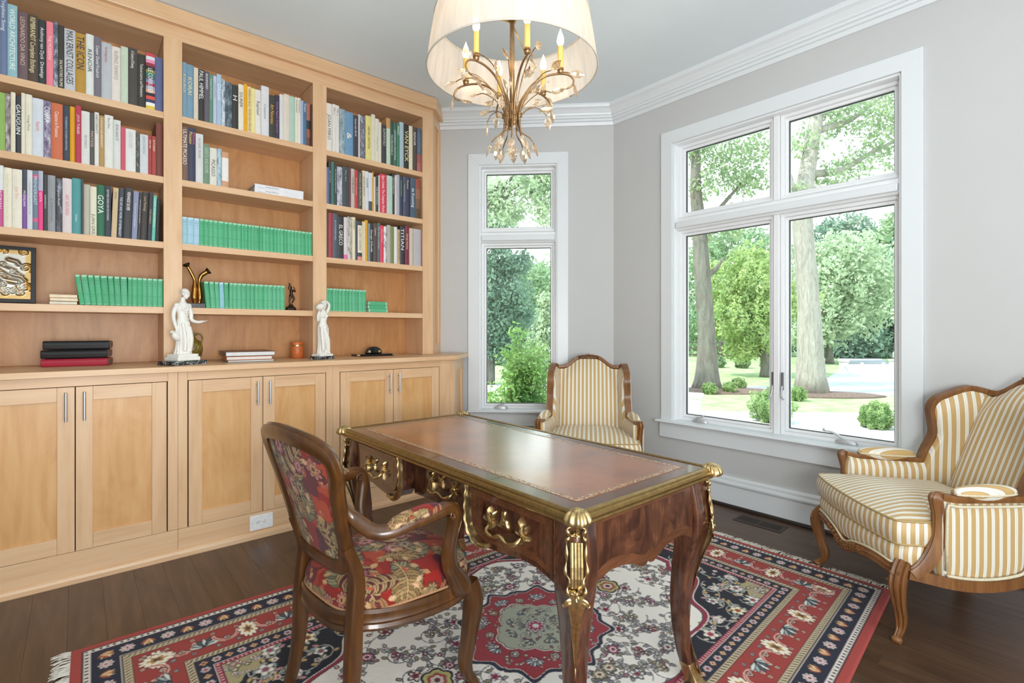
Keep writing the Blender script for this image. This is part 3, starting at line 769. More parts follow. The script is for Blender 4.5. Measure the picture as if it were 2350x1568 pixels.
def make_book(w, h, d, col, texts, name='book', rib=False):
    """a case-bound book standing upright, spine towards -Y, lower left spine corner at the origin"""
    w = w - .0008; t = .0028 if w > .012 else .0016
    if '|' in col: mats = [photo_mat(col)]; segs = [0]
    elif col.startswith('#'):
        cs = col[1:].split(','); u = sorted(set(cs)); mats = [plain('book_cloth', c, 0.5, var=0.03) for c in u]; segs = [u.index(c) for c in cs][::-1]
    else: mats = [plain('book_cloth', col, 0.5, var=0.04)]; segs = [0]
    bl = min(.004, w * .16); n = 5; out = [(0, d)]
    out += [(w * i / (n - 1), bl * (1 - math.sin(PI * i / (n - 1)))) for i in range(n)]; out += [(w, d)]
    inn = [(w - t, d), (w - t, bl + t)] + [(t, bl + t), (t, d)]
    poly = out + inn; b = MB(); nz = len(segs); N = len(poly)
    for k in range(nz + 1): b.v += [(x, y, h * k / nz) for x, y in poly]
    for k in range(nz):
        for j in range(N):
            q = (j + 1) % N; b.f.append((k * N + j, k * N + q, (k + 1) * N + q, (k + 1) * N + j)); b.mi.append(segs[k])
    b.f.append(tuple(range(N - 1, -1, -1))); b.mi.append(segs[0]); b.f.append(tuple(nz * N + j for j in range(N))); b.mi.append(segs[-1])
    o = b.build(name, mats)
    b = MB(); b.box(t + .0002, w - t - .0002, bl + t + .0005, d - .004, .003, h - .003); b.build('pages', page_mat, o)
    for s, hx, f, a, e in texts:
        if f == .0: f = .36; off = .62
        elif len(texts) > 1: off = .14
        else: off = .5 - f / 2
        lettering(s, hx, o, (w * off, -.0007, h * (1 - a)), (0, 0, -1), (1, 0, 0), h * (e - a), w * f)
    return o
LEAN = {'LD': [-7.5, -6.2, -5.4, -4.6, -4.0, -3.2, -2.4, -1.5], 'MD': [-4.6, -3.8, -3.0, -2.2, -1.5]}
ROWN = {'A': 'top', 'B': 'second', 'C': 'third', 'D': 'fourth'}; BAYN = {'L': 'left', 'M': 'middle', 'R': 'right'}
LGREEN = {}
def loeb_marks(o, w, h):
    """pale top band and dark tooled lines of the small cloth set"""
    for z, t, hx in ((h - .011, .010, 'a4d4b4'), (.006, .0016, 'b4dcc0'), (h * .36, .0012, '2f7c54'), (h * .72, .0012, '2f7c54'), (h * .80, .0012, '2f7c54'), (h * .84, .0012, '2f7c54')):
        if o.get('pale'): hx = {'a4d4b4': 'c4e0ea'}.get(hx, '6d9cb4')
        b = MB(); m = .0012 if t < .005 else .0
        b.box(w * .12 + m, w * .88 - m, -.0009, .003, z, z + t); b.build('spine_band', plain('print', hx, .5, var=0.0), o)
for key, rowd in BOOKS.items():
    bay, row = key; lim = BAYS[bay][1] - .0015; x_first = rowd[0][0] / 1000; kx = min(1.0, (lim - x_first) / ((rowd[-1][0] + rowd[-1][1]) / 1000 - x_first))
    if key == 'LC': kx *= .972
    for i, r in enumerate(rowd):
        w, h, col, tx = r[1] / 1000 * kx * (.95 if key == 'LC' and 17 <= i <= 24 else 1), r[2] / 1000, r[3], r[4:]
        green = row == 'D' or key == 'MC'; d = min(.255, h * (.66 if not green else .64)); off = float(RNG.uniform(0, .010)) if not green else float(RNG.uniform(0, .003))
        if green and col == '4fb07e': col = ['4fb07e', '58b586', '4aa878', '54ae80', '5cb489'][int(RNG.integers(5))]
        o = make_book(w, h, d, col, tx)
        o.location = (x_first + (r[0] / 1000 - x_first) * kx, 3.661 + off, SHELF[row] + .0003)
        if green:
            if col in ('9fc8d6', 'a3cbdc', 'a9cbe0', '8fc6d6'): o['pale'] = 1
            loeb_marks(o, w, h)
            if 'pale' in o: del o['pale']
        L = LEAN.get(key, []); a = math.radians(L[i]) if i < len(L) else 0
        if key == 'LC' and 17 <= i <= 25: a = math.radians(2.0)
        if key == 'LC' and 17 <= i <= 25: o.location.x += .0035
        if a:
            o.rotation_euler = (0, a, 0)
            if a > 0: o.location.x -= .10 * math.sin(a); o.location.z += w * math.sin(a)
        place = f'{ORD[i]} from left, {ROWN[row]} shelf, {BAYN[bay]} bay'
        if green: look = ('small pale blue' if col in ('9fc8d6', 'a3cbdc', 'a9cbe0', '8fc6d6') else 'small green') + ' cloth book'; g = f'small cloth-bound set on the {ROWN[row]} shelf of the {BAYN[bay]} bay'
        else:
            c0 = col.lstrip('#').replace('|', ',').split(',')
            size = 'thick ' if w > .04 else ('thin ' if w < .02 else '')
            if '|' in col: look = size + nm(c0[0]) + ' picture-printed book'
            elif col.startswith('#'): look = size + 'multicoloured book' if len(set(c0)) > 3 else size + nm(c0[0]) + ' and ' + nm(c0[-2] if len(c0) > 2 else c0[-1]) + ' book'
            elif tx: look = size + nm(col) + ' book, ' + nm(tx[0][1]) + ' title'
            else: look = size + nm(col) + ' book'
            g = f'art books on the {ROWN[row]} shelf of the {BAYN[bay]} bay'
        tag(o, look + ', ' + place, 'book', g)
# ================= woven patterns: a raster of thread colours, later carried by the mesh as a colour attribute
class Cloth:
    def __init__(s, w, h, px, base):
        s.px = px; s.nx = int(w / px); s.ny = int(h / px); s.w = w; s.h = h
        s.a = np.zeros((s.ny, s.nx, 3), dtype=np.float32); s.a[:] = hexc(base)[:3]
        s.X, s.Y = np.meshgrid((np.arange(s.nx) + .5) * px, (np.arange(s.ny) + .5) * px)
    def win(s, x0, x1, y0, y1):
        i0 = max(0, int(x0 / s.px)); i1 = min(s.nx, int(x1 / s.px) + 2); j0 = max(0, int(y0 / s.px)); j1 = min(s.ny, int(y1 / s.px) + 2)
        if i0 >= i1 or j0 >= j1: return None
        return (slice(j0, j1), slice(i0, i1))
    def fill(s, mask, col): s.a[mask] = hexc(col)[:3]
    def polar(s, cx, cy, R, fn, col, rot=0.0, sq=1.0):
        """fill where r < R * fn(angle)"""
        q = s.win(cx - R * 1.3, cx + R * 1.3, cy - R * 1.3, cy + R * 1.3)
        if q is None: return
        dx = s.X[q] - cx; dy = s.Y[q] - cy; c, n = math.cos(rot), math.sin(rot); u = dx * c + dy * n; v = (-dx * n + dy * c) / sq
        r = np.hypot(u, v); t = np.arctan2(v, u); m = r < R * fn(t); s.a[q][m] = hexc(col)[:3]
    def flower(s, cx, cy, R, n, cols, rot=0.0, sq=1.0, dep=.35):
        f = lambda k: (lambda t: (1 - dep + dep * np.abs(np.cos(n * t / 2))) * k)
        for i, c in enumerate(cols): s.polar(cx, cy, R, f(1 - i / len(cols) * .95 if i else 1.0), c, rot, sq)
    def leaf(s, x0, y0, x1, y1, wd, col, edge=None):
        L = math.hypot(x1 - x0, y1 - y0)
        if L < 1e-6: return
        ux, uy = (x1 - x0) / L, (y1 - y0) / L; R = L + wd; q = s.win(min(x0, x1) - wd, max(x0, x1) + wd, min(y0, y1) - wd, max(y0, y1) + wd)
        if q is None: return
        dx = s.X[q] - x0; dy = s.Y[q] - y0; t = (dx * ux + dy * uy) / L; v = np.abs(-dx * uy + dy * ux); ww = wd * np.sin(np.clip(t, 0, 1) * PI) ** .8
        ok = (t > 0) & (t < 1)
        if edge: s.a[q][ok & (v < ww + s.px * .9)] = hexc(edge)[:3]; ww = ww - s.px * .4
        s.a[q][ok & (v < ww)] = hexc(col)[:3]
    def line(s, pts, wd, col):
        for (x0, y0), (x1, y1) in zip(pts, pts[1:]):
            L = math.hypot(x1 - x0, y1 - y0)
            if L < 1e-6: continue
            ux, uy = (x1 - x0) / L, (y1 - y0) / L; q = s.win(min(x0, x1) - wd, max(x0, x1) + wd, min(y0, y1) - wd, max(y0, y1) + wd)
            if q is None: continue
            dx = s.X[q] - x0; dy = s.Y[q] - y0; t = np.clip(dx * ux + dy * uy, 0, L); d = np.hypot(dx - t * ux, dy - t * uy); s.a[q][d < wd] = hexc(col)[:3]
    def sample(s, x, y):
        fx = np.clip(x / s.px - .5, 0, s.nx - 1.001); fy = np.clip(y / s.px - .5, 0, s.ny - 1.001)
        i = fx.astype(int); j = fy.astype(int); u = (fx - i)[:, None]; v = (fy - j)[:, None]
        return (s.a[j, i] * (1 - u) + s.a[j, i + 1] * u) * (1 - v) + (s.a[j + 1, i] * (1 - u) + s.a[j + 1, i + 1] * u) * v
def tapestry(seed):
    R = random.Random(seed); c = Cloth(1.1, 1.1, .0018, '98261d')
    # rust and plum clouds in the ground
    for _ in range(60):
        x, y = R.uniform(0, 1.1), R.uniform(0, 1.1); p1, p2 = R.uniform(0, 6), R.uniform(0, 6)
        c.polar(x, y, R.uniform(.05, .11), lambda t: .72 + .18 * np.cos(3 * t + p1) + .1 * np.cos(5 * t + p2), R.choice(['b4492a', 'a33a26', '7c1a1e', '6d2a2e', 'b2522f', '5d2430']), R.uniform(0, 6))
    def feather(x, y, L, a, bend, col, col2):
        n = 16; pts = []
        for i in range(n + 1):
            pts.append((x, y)); x += L / n * math.cos(a); y += L / n * math.sin(a); a += bend / n
            if i > 1:
                w_ = L * .30 * math.sin(PI * (i / n) ** .7) + .006
                for sd in (-1, 1):
                    b_ = a + sd * .95; c.leaf(x, y, x + w_ * math.cos(b_), y + w_ * math.sin(b_), w_ * .17, col if (i + sd) % 3 else col2, '4a2420')
        c.line(pts, .0022, 'c8a878')
    for _ in range(84):
        feather(R.uniform(0, 1.1), R.uniform(0, 1.1), R.uniform(.14, .26), R.uniform(0, 6.28), R.uniform(-1.6, 1.6), *R.choice([('a8895a', '8a7048'), ('b59a6a', '6a2c34'), ('8f7c54', '5a4a38'), ('a87850', '7c3434'), ('97906e', '6f6a4c')]))
    for _ in range(58):
        x, y, r = R.uniform(0, 1.1), R.uniform(0, 1.1), R.uniform(.024, .05); n = R.choice([8, 10, 14])
        c.flower(x, y, r, n, R.choice([['5a2a2c', 'c08a78', '9a5648', 'c8a070', '6a2c2c'], ['4c3a2c', 'a89468', '7c6844', 'c4a878'], ['6a2030', 'b4707a', 'd0a090', '8a3a3c'], ['43333a', '8c7a64', 'b8a480', '5c4a40']]), R.uniform(0, 6), R.uniform(.75, 1), .45)
    for _ in range(26):
        x, y = R.uniform(0, 1.1), R.uniform(0, 1.1); a0 = R.uniform(0, 6.28); r = R.uniform(.04, .075); k = R.uniform(2.2, 3.8)
        pts = [(x + r * math.cos(a0 + k * i / 18), y + r * .7 * math.sin(a0 + k * i / 18)) for i in range(19)]
        c.line(pts, .0045, '5c4a3a'); c.line(pts, .0022, 'c0a070')
        for i in range(1, 18, 2): c.polar(pts[i][0], pts[i][1], .006, lambda t: 1 + 0 * t, R.choice(['b8996a', '7c6a50', 'a8745a']))
    for _ in range(300):
        x, y = R.uniform(0, 1.1), R.uniform(0, 1.1); a = R.uniform(0, 6.28); col = R.choice(['d0a878', 'c89a6a', 'e0b088', '9c8458', 'b8604a', 'd8b890'])
        for j in range(5):
            b_ = a + (j - 2) * .5; c.leaf(x, y, x + .020 * math.cos(b_), y + .020 * math.sin(b_), .0036, col)
        c.polar(x, y, .0035, lambda t: 1 + 0 * t, 'dcb080')
    return c
TAP = tapestry(3)
# ================= WRITING DESK (bureau plat with gilt mounts)
DX, DY = 1.352, 1.665
dk = thing('writing_desk', 'large antique writing desk with brown leather top and gilt mounts, on the rug', 'desk', (DX, DY, 0.012))
def dbuild(b, name, mat, parent=None, **k): return wbuild(b, name, mat, parent or dk, **k)
HX, HY = .360, .774
b = MB(); b.box(DX - HX + .012, DX + HX - .012, DY - HY + .012, DY + HY - .012, .748, .779); dbuild(b, 'top', kingwood_band, bevel=.002)
leather = None
m, nt, bb = newmat('brown_leather'); mp = mapping(nt, (5, 5, 5)); n1 = nd(nt, 'TexNoise', Scale=1.0, Detail=5.0, Roughness=0.65); nt.links.new(mp.outputs[0], n1.inputs['Vector'])
r = ramp(nt, [(0.3, hexc('743c14')), (0.55, hexc('985218')), (0.75, hexc('aa6120'))]); nt.links.new(n1.outputs['Fac'], r.inputs[0]); nt.links.new(r.outputs[0], bb.inputs['Base Color'])
n2 = nd(nt, 'TexNoise', Scale=260.0, Detail=2.0); tc = nd(nt, 'TexCoord'); nt.links.new(tc.outputs['Object'], n2.inputs['Vector']); bump(nt, bb, n2.outputs['Fac'], .06, .002)
setp(bb, Roughness=0.30); bb.inputs['Coat Weight'].default_value = 1.0; bb.inputs['Coat IOR'].default_value = 1.6; bb.inputs['Coat Roughness'].default_value = 0.16; leather = m
LX0, LX1, LY0, LY1 = 1.072, 1.632, .965, 2.365
b = MB(); b.box(LX0, LX1, LY0, LY1, .778, .7798); dbuild(b, 'leather_inset', leather)
m, nt, bb = newmat('gold_tooling'); mp = mapping(nt, (150, 150, 150)); vo = nd(nt, 'TexVoronoi', Scale=1.0); nt.links.new(mp.outputs[0], vo.inputs['Vector'])
r = ramp(nt, [(0.25, hexc('d8cbb4')), (0.55, hexc('8a5a30'))]); nt.links.new(vo.outputs['Distance'], r.inputs[0]); nt.links.new(r.outputs[0], bb.inputs['Base Color']); setp(bb, Roughness=.3); tooling = m
b = MB()
o_ = [(LX0 + .002, LY0 + .002), (LX1 - .002, LY0 + .002), (LX1 - .002, LY1 - .002), (LX0 + .002, LY1 - .002)]; i_ = [(LX0 + .022, LY0 + .022), (LX1 - .022, LY0 + .022), (LX1 - .022, LY1 - .022), (LX0 + .022, LY1 - .022)]
b.add([(x, y, .7800) for x, y in o_ + i_], [(i, (i + 1) % 4, 4 + (i + 1) % 4, 4 + i) for i in range(4)]); dbuild(b, 'tooled_border', tooling)
# veneer joints in the top border
for y in (LY0 + .33, LY1 - .33, DY):
    for xa, xb in ((DX - HX + .016, LX0 - .002), (LX1 + .002, DX + HX - .016)):
        b = MB(); b.box(xa, xb, y - .0006, y + .0006, .7787, .7793); dbuild(b, 'veneer_joint', plain('line', '3c2415', .5))
# gilt brass edge moulding round the top (mitred)
prof = [(-.014, .744), (.002, .742), (.008, .748), (.006, .754), (.010, .757), (.013, .764), (.010, .771), (.006, .774), (.005, .780), (-.004, .7835), (-.014, .781)]
c4 = [(-1, -1), (1, -1), (1, 1), (-1, 1)]
rings = [[(DX + sx * (HX - .008 + o), DY + sy * (HY - .008 + o), z) for o, z in prof] for sx, sy in c4]
for i in range(4):
    b = MB(); b.loft([rings[i], rings[(i + 1) % 4]]); dbuild(b, 'brass_edge', gilt_dull, bevel=0)
# carcase: aprons and drawer blocks
def prismX(poly, x0, x1):
    b = MB(); b.prism(poly, lambda y, z, s: ((x0, x1)[s], y, z)); return b
def prismY(poly, y0, y1):
    b = MB(); b.prism(poly, lambda x, z, s: (x, (y0, y1)[s], z)); return b
XFt, XFr = DX - .325, DX - .262
half = [(.24, .746), (.24, .635), (.250, .590), (.278, .560), (.335, .547), (.41, .553), (.51, .568), (.58, .566), (.64, .552), (.70, .535), (.70, .746)]  # distance from the desk's centre line
def mirror_poly(p, s): q = [(DY + s * d, z) for d, z in p]; return q if s < 0 else list(reversed(q))
for s in (-1, 1):
    b = prismX(mirror_poly(half, s), XFt, XFr + .01); dbuild(b, 'drawer_block', kingwood)
    fr = [(.262, .728), (.262, .642), (.270, .606), (.292, .582), (.335, .570), (.42, .574), (.51, .588), (.585, .586), (.655, .566), (.655, .728)]
    b = prismX(mirror_poly(fr, s), XFt - .006, XFt); dr = dbuild(b, 'drawer', kingwood_band, bevel=.0012)
    cy = sum(d for d, z in fr) / len(fr); cz = .655
    pn = [(.292, .706), (.292, .645), (.30, .62), (.32, .604), (.36, .596), (.44, .599), (.51, .612), (.575, .61), (.628, .592), (.628, .706)]
    b = prismX(mirror_poly(pn, s), XFt - .0068, XFt - .006); q = b.build('drawer_panel', kingwood, dr)
    q.location = -dr.matrix_basis.translation; b2 = None
    q.data.transform(Matrix.Translation(-dk.location))
    dr['hc'] = 0; del dr['hc']
    # dark strip painting in the shadow of the gap above the drawer
    b = prismX(mirror_poly([(.256, .734), (.256, .729), (.661, .729), (.661, .734)], s), XFt - .001, XFt + .001); dbuild(b, 'drawer_gap_shade', gap_shade)
b = prismX([(DY - .239, .746), (DY - .239, .572), (DY - .15, .576), (DY, .580), (DY + .15, .576), (DY + .239, .572), (DY + .239, .746)][::-1], XFr, XFr + .02); dbuild(b, 'centre_frieze', kingwood)
cd = prismX([(DY - .225, .73), (DY - .225, .595), (DY + .225, .595), (DY + .225, .73)][::-1], XFr - .005, XFr); cdr = dbuild(cd, 'drawer', kingwood_band, bevel=.0012)
b = prismX([(DY - .20, .708), (DY - .20, .615), (DY + .20, .615), (DY + .20, .708)][::-1], XFr - .0058, XFr - .005); dbuild(b, 'drawer_panel', kingwood)
b = prismX([(DY - .70, .746), (DY - .70, .545), (DY - .45, .57), (DY, .585), (DY + .45, .57), (DY + .70, .545), (DY + .70, .746)], DX + .315, DX + .33); dbuild(b, 'back_apron', kingwood)
lobe = [(-.29, .746), (-.29, .540), (-.262, .546), (-.225, .566), (-.185, .575), (-.13, .572), (-.085, .562), (-.05, .546), (-.03, .537), (-.012, .538), (0, .548)]
lobe_full = lobe + [(-d, z) for d, z in reversed(lobe[:-1])]
inner = [(-.255, .722), (-.255, .585), (-.222, .600), (-.18, .608), (-.125, .604), (-.08, .594), (-.045, .578), (-.02, .572), (0, .58)]
inner_full = inner + [(-d, z) for d, z in reversed(inner[:-1])]
for s in (-1, 1):
    y = DY + s * .727; P = [(DX + d, z) for d, z in lobe_full]
    dbuild(prismY(P, y, y + s * .018), 'end_apron', kingwood_band)
    P = [(DX + d, z) for d, z in inner_full]
    dbuild(prismY(P, y + s * .018, y + s * .0192), 'end_panel', kingwood)
b = MB(); b.box(DX - .25, DX + .31, DY - .72, DY + .72, .735, .747); dbuild(b, 'under_board', kingwood)
# ornament primitives
def rosette(b, c, U, V, N, rad, lobes, depth, seedv, squash=1.0):
    """irregular leafy boss: one closed polar surface in the plane (U, V) rising along N"""
    R = random.Random(seedv); n = 48; c = Vector(c); U = Vector(U); V = Vector(V); N = Vector(N)
    ph = [R.uniform(0, 6.28) for _ in range(4)]
    def rr(a): return rad * (.62 + .30 * math.cos(lobes * a + ph[0]) + .13 * math.cos((2 * lobes + 1) * a + ph[1]) + .08 * math.cos(3 * a + ph[2]))
    rings = []
    for k, (f, h) in enumerate(((1.0, 0.0), (1.0, .35), (.8, .8), (.55, .62), (.4, .75), (.26, 1.0), (.08, 1.12))):
        ring_ = []
        for j in range(n):
            a = 2 * PI * j / n; q = max(rr(a), .12 * rad) if f > .5 else rad * .6
            hh = h * depth * (1 + (.25 * math.cos(lobes * a + ph[0]) if .5 < f < 1 else 0))
            ring_.append(c + U * (q * f * math.cos(a)) + V * (q * f * math.sin(a) * squash) + N * hh)
        rings.append(ring_)
    b.loft(rings)
def leaf(b, pts, widths, N, thick=.003, n=6):
    """a curled acanthus blade along pts, half widths, facing N"""
    prof = [(-1, 0), (-.55, .8), (-.12, .45), (0, 1.0), (.12, .45), (.55, .8), (1, 0), (0, -.4)]
    P = spline(pts, n); k = len(P) - 1
    sc = []
    for i in range(len(P)):
        t = i / k * (len(widths) - 1); a = int(min(t, len(widths) - 2)); f = t - a; w_ = widths[a] * (1 - f) + widths[a + 1] * f
        sc.append((max(w_, .0004), thick * (0.35 + .65 * min(1, w_ / max(widths)))))
    b.sweep(P, prof, N, sc)
# drawer handles
def handle(parent, x, y, z, sc=1.0, seedv=1):
    N = (-1, 0, 0); U = (0, -1, 0); V = (0, 0, 1); w_ = .078 * sc
    hs = []
    for i, dy in enumerate((-w_, w_)):
        b = MB(); rosette(b, (x, y + dy, z + .004), U, V, N, .034 * sc, 5, .014, seedv + i, 1.25); dbuild(b, 'handle_boss', gilt, parent, smooth=True, auto=50)
    b = MB(); rosette(b, (x, y + .012, z + .016), U, V, N, .026 * sc, 3, .008, seedv + 7, 1.35); dbuild(b, 'escutcheon', gilt, parent, smooth=True, auto=50)
    pts = [(x - .012, y + w_, z - .012), (x - .028, y + w_ * .9, z - .028), (x - .03, y + w_ * .45, z - .034), (x - .03, y, z - .022), (x - .03, y - w_ * .45, z - .034), (x - .028, y - w_ * .9, z - .024), (x - .012, y - w_, z - .008)]
    P = spline(pts, 6); n = len(P) - 1
    b = MB(); b.tube(P, [(.0042 + .003 * abs(math.sin(i / n * 3 * PI))) * sc for i in range(n + 1)], 8); dbuild(b, 'handle_bail', gilt, parent, smooth=True)
handle(dk, XFt - .007, DY - .455, .650, 1.0, 11)
handle(dk, XFt - .007, DY + .455, .650, 1.0, 31)
handle(dk, XFr - .006, DY + .0, .662, 1.0, 51)
# gilt mouldings down the kneehole edges
for s in (-1, 1):
    E = [(.243, .742), (.240, .70), (.237, .65), (.244, .60), (.268, .563), (.305, .548), (.345, .553)]
    P = spline([(XFt - .006, DY + s * d, z) for d, z in E], 7); n = len(P) - 1
    prof = [(-1, -.6), (-1, .3), (-.4, .7), (0, .35), (.4, .9), (1, .4), (1, -.6)]
    sc = [(.012 * (0.35 + .65 * math.sin(PI * min(1, .12 + i / n * .8))) * (1 + .14 * math.sin(i * .8)), .011 * (1 + .2 * math.sin(i * 1.1))) for i in range(n + 1)]
    b = MB(); b.sweep(P, prof, (-1, 0, 0), sc); dbuild(b, 'kneehole_moulding', gilt, smooth=True, auto=45)
# legs with mounts
LEGZ = [(.747, 0, .046), (.69, .008, .047), (.62, .016, .048), (.56, .014, .046), (.50, .006, .040), (.42, -.006, .034), (.32, -.014, .029), (.22, -.014, .0245), (.13, -.006, .0215), (.07, .006, .020), (.035, .016, .0215), (.012, .024, .025)]
def leg_at(z):
    for (z0, o0, h0), (z1, o1, h1) in zip(LEGZ, LEGZ[1:]):
        if z >= z1:
            t = (z0 - z) / (z0 - z1); return o0 + (o1 - o0) * t, h0 + (h1 - h0) * t
    return LEGZ[-1][1:]
for sx, sy in c4:
    rings = []
    for i in range(34):
        z = .747 - (.747 - .012) * i / 33; o, h = leg_at(z); cx, cy = DX + sx * (.292 + o), DY + sy * (.703 + o)
        rings.append([(cx + px, cy + py, z) for px, py in rrect(h, h, h * .30, 3)])
    b = MB(); b.loft(rings); lg = dbuild(b, 'leg', kingwood, smooth=True, auto=50)
    D = Vector((sx, sy, 0)).normalized(); T = Vector((-sy, sx, 0)).normalized()
    def q(z, r, t):
        o, h = leg_at(z); return Vector((DX + sx * (.292 + o), DY + sy * (.703 + o), z)) + D * (h * 1.29 + r) + T * t
    ks = [.70, .67, .64, .61, .585]
    b = MB(); prof = [(-1, -.5), (-1, .4), (-.75, .7), (-.5, .45), (-.25, .8), (0, .5), (.25, .8), (.5, .45), (.75, .7), (1, .4), (1, -.5)]
    b.sweep([q(z, .004, 0) for z in ks], prof, D, [(.017, .007)] * 5); dbuild(b, 'mount_plate', gilt, lg)
    for t_ in (-1, 1):
        P = spline([q(.742, .004, t_ * .006), q(.735, .012, t_ * .024), q(.716, .006, t_ * .018), q(.70, .002, t_ * .026), q(.66, -.003, t_ * .025), q(.625, -.004, t_ * .029), q(.60, .0, t_ * .017), q(.578, .004, t_ * .025), q(.555, .006, t_ * .012)], 6); n = len(P) - 1
        b = MB(); b.tube(P, [.0045 * (1 + .45 * math.sin(i * .9)) for i in range(n + 1)], 7); dbuild(b, 'mount_scroll', gilt, lg, smooth=True)
        b = MB(); leaf(b, [q(.548, .006, t_ * .006), q(.545, .012, t_ * .022), q(.535, .012, t_ * .032), q(.538, .006, t_ * .036)], [.010, .009, .005, .001], D); dbuild(b, 'mount_leaf', gilt, lg, smooth=True, auto=50)
    b = MB(); rosette(b, q(.572, .004, 0), T, (0, 0, 1), D, .020, 3, .014, 5, 1.2); dbuild(b, 'mount_mask', gilt, lg, smooth=True, auto=50)
    b = MB(); rosette(b, q(.722, .003, 0), T, (0, 0, 1), D, .018, 3, .012, 9, 1.1); dbuild(b, 'mount_mask', gilt, lg, smooth=True, auto=50)
    b = MB(); leaf(b, [q(.565, .004, 0), q(.53, .010, 0), q(.49, .006, 0), q(.45, .003, 0), q(.40, .0015, 0), q(.33, .0, 0)], [.020, .023, .016, .013, .009, .002], D, .006, 6); dbuild(b, 'mount_acanthus', gilt, lg, smooth=True, auto=50)
    b = MB(); b.tube([q(z, -.004, 0) for z in (.34, .28, .22, .16, .10)], .0035, 6); dbuild(b, 'mount_rib', gilt_dull, lg, smooth=True)
    rings = []
    for z, k in ((.090, 1.02), (.085, 1.10), (.07, 1.08), (.05, 1.12), (.03, 1.16), (.018, 1.25), (.012, 1.2)):
        o, h = leg_at(z); cx, cy = DX + sx * (.292 + o), DY + sy * (.703 + o)
        rings.append([(cx + px * k, cy + py * k, z) for px, py in rrect(h, h, h * .35, 3)])
    b = MB(); b.loft(rings); dbuild(b, 'sabot', gilt, lg, smooth=True, auto=50)
    b = MB(); leaf(b, [q(.05, .004, 0), q(.09, .006, 0), q(.135, .002, 0), q(.17, .0, 0)], [.016, .014, .008, .001], D, .005, 6); dbuild(b, 'mount_leaf', gilt, lg, smooth=True, auto=50)
    # shell on the corner of the top
    c = Vector((DX + sx * (HX - .010), DY + sy * (HY - .010), .770)); b = MB(); n = 60; rings = []
    for f, h, rb in ((1.0, -.014, 0), (1.08, -.008, .06), (1.05, 0, .1), (.9, .012, .12), (.62, .020, .10), (.5, .019, .06), (.34, .024, 0), (.1, .028, 0)):
        rg = []
        for j in range(n):
            a = 2 * PI * j / n; d = D * math.cos(a) + T * math.sin(a); R_ = .036 * f * (1 + rb * math.cos(11 * a)) * (1.0 if math.cos(a) > 0 else (.80))
            rg.append(c + d * R_ + Vector((0, 0, h * (1 + .35 * rb * 5 * math.cos(11 * a) * .3))))
        rings.append(rg)
    b.loft(rings); dbuild(b, 'corner_shell', gilt, smooth=True, auto=60)
# ================= TAPESTRY ARMCHAIR at the desk (local frame: +X forward, +Y its left)
tap_mat = colattr('tapestry_weave', .8, .25, 900.0, .1, .86)
ch = thing('armchair', 'open-arm wooden armchair in red floral tapestry, drawn up to the desk', 'chair', (0.83, 1.685, 0.012), math.radians(5.5))
def seat_outline(t):
    """t in 0..2pi, returns plan point of the seat edge"""
    c, s_ = math.cos(t), math.sin(t); e = .55
    x = math.copysign(abs(c) ** e, c); y = math.copysign(abs(s_) ** e, s_)
    X_ = .006 + x * .235 + (.022 * (1 - y * y) if x > 0 else -.03 * (1 - y * y) * -0.0)
    wy = .205 + (.275 - .205) * (x + 1) / 2
    return X_, y * wy
NT, NR = 560, 92
prof = []   # (radial scale, z, arc)
def seat_prof(k):
    t = k / (NR - 1)
    if t < .72: r = t / .72 * .93; z = .476 - .028 * (r / .93) ** 2.4
    else:
        q = (t - .72) / .28; r = .93 + .085 * math.sin(q * PI * .62); z = .448 - .062 * q ** 1.25
    return r, z
b = MB(); rows = []; xy = []
D_ = [seat_outline(2 * PI * j / 6000) for j in range(6000)]; al = np.concatenate([[0], np.cumsum(np.hypot(*(np.diff(np.array(D_ + [D_[0]]), axis=0).T)))])
O = [D_[min(5999, int(np.searchsorted(al, al[-1] * j / NT)))] for j in range(NT)]
px = .02
for k in range(NR):
    r, z = seat_prof(k)
    for x, y in O: b.v.append((px + (x - px) * r, y * r, z))
    ext = r + max(0, (.448 - z)) / .24
    xy += [(px + (x - px) * ext, y * ext) for x, y in O]
for k in range(NR - 1):
    for j in range(NT):
        q = (j + 1) % NT; b.f.append((k * NT + j, (k + 1) * NT + j, (k + 1) * NT + q, k * NT + q))
b.mi = [0] * len(b.f)
o = b.build('seat', tap_mat, ch, smooth=True); xy = np.array(xy); setcol(o, TAP.sample(xy[:, 0] + .5, xy[:, 1] + .5))
P = [(x * 1.0 + .0, y, .386) for x, y in O[::6]]
b = MB(); b.tube([Vector(p) * 1.0 + Vector(((p[0] - px) * .012, p[1] * .012, 0)) for p in P] + [Vector(P[0])], .0045, 6); b.build('gimp', plain('gimp_braid', 'a47a58', .8, var=.2, scale=300), ch, smooth=True)
P = []
for j, (x, y) in enumerate(O[::5]):
    a = 2 * PI * j * 5 / NT; P.append((x, y, .352 - .014 * abs(math.cos(2 * a)) + .012))
b = MB(); b.sweep(P, [(-.014, -.034), (.012, -.036), (.017, -.026), (.012, -.016), (.018, -.006), (.012, .010), (.016, .02), (.010, .03), (-.014, .03)], (0, 0, 1), None, True)
b.build('seat_rail', walnut, ch, smooth=True, auto=50)
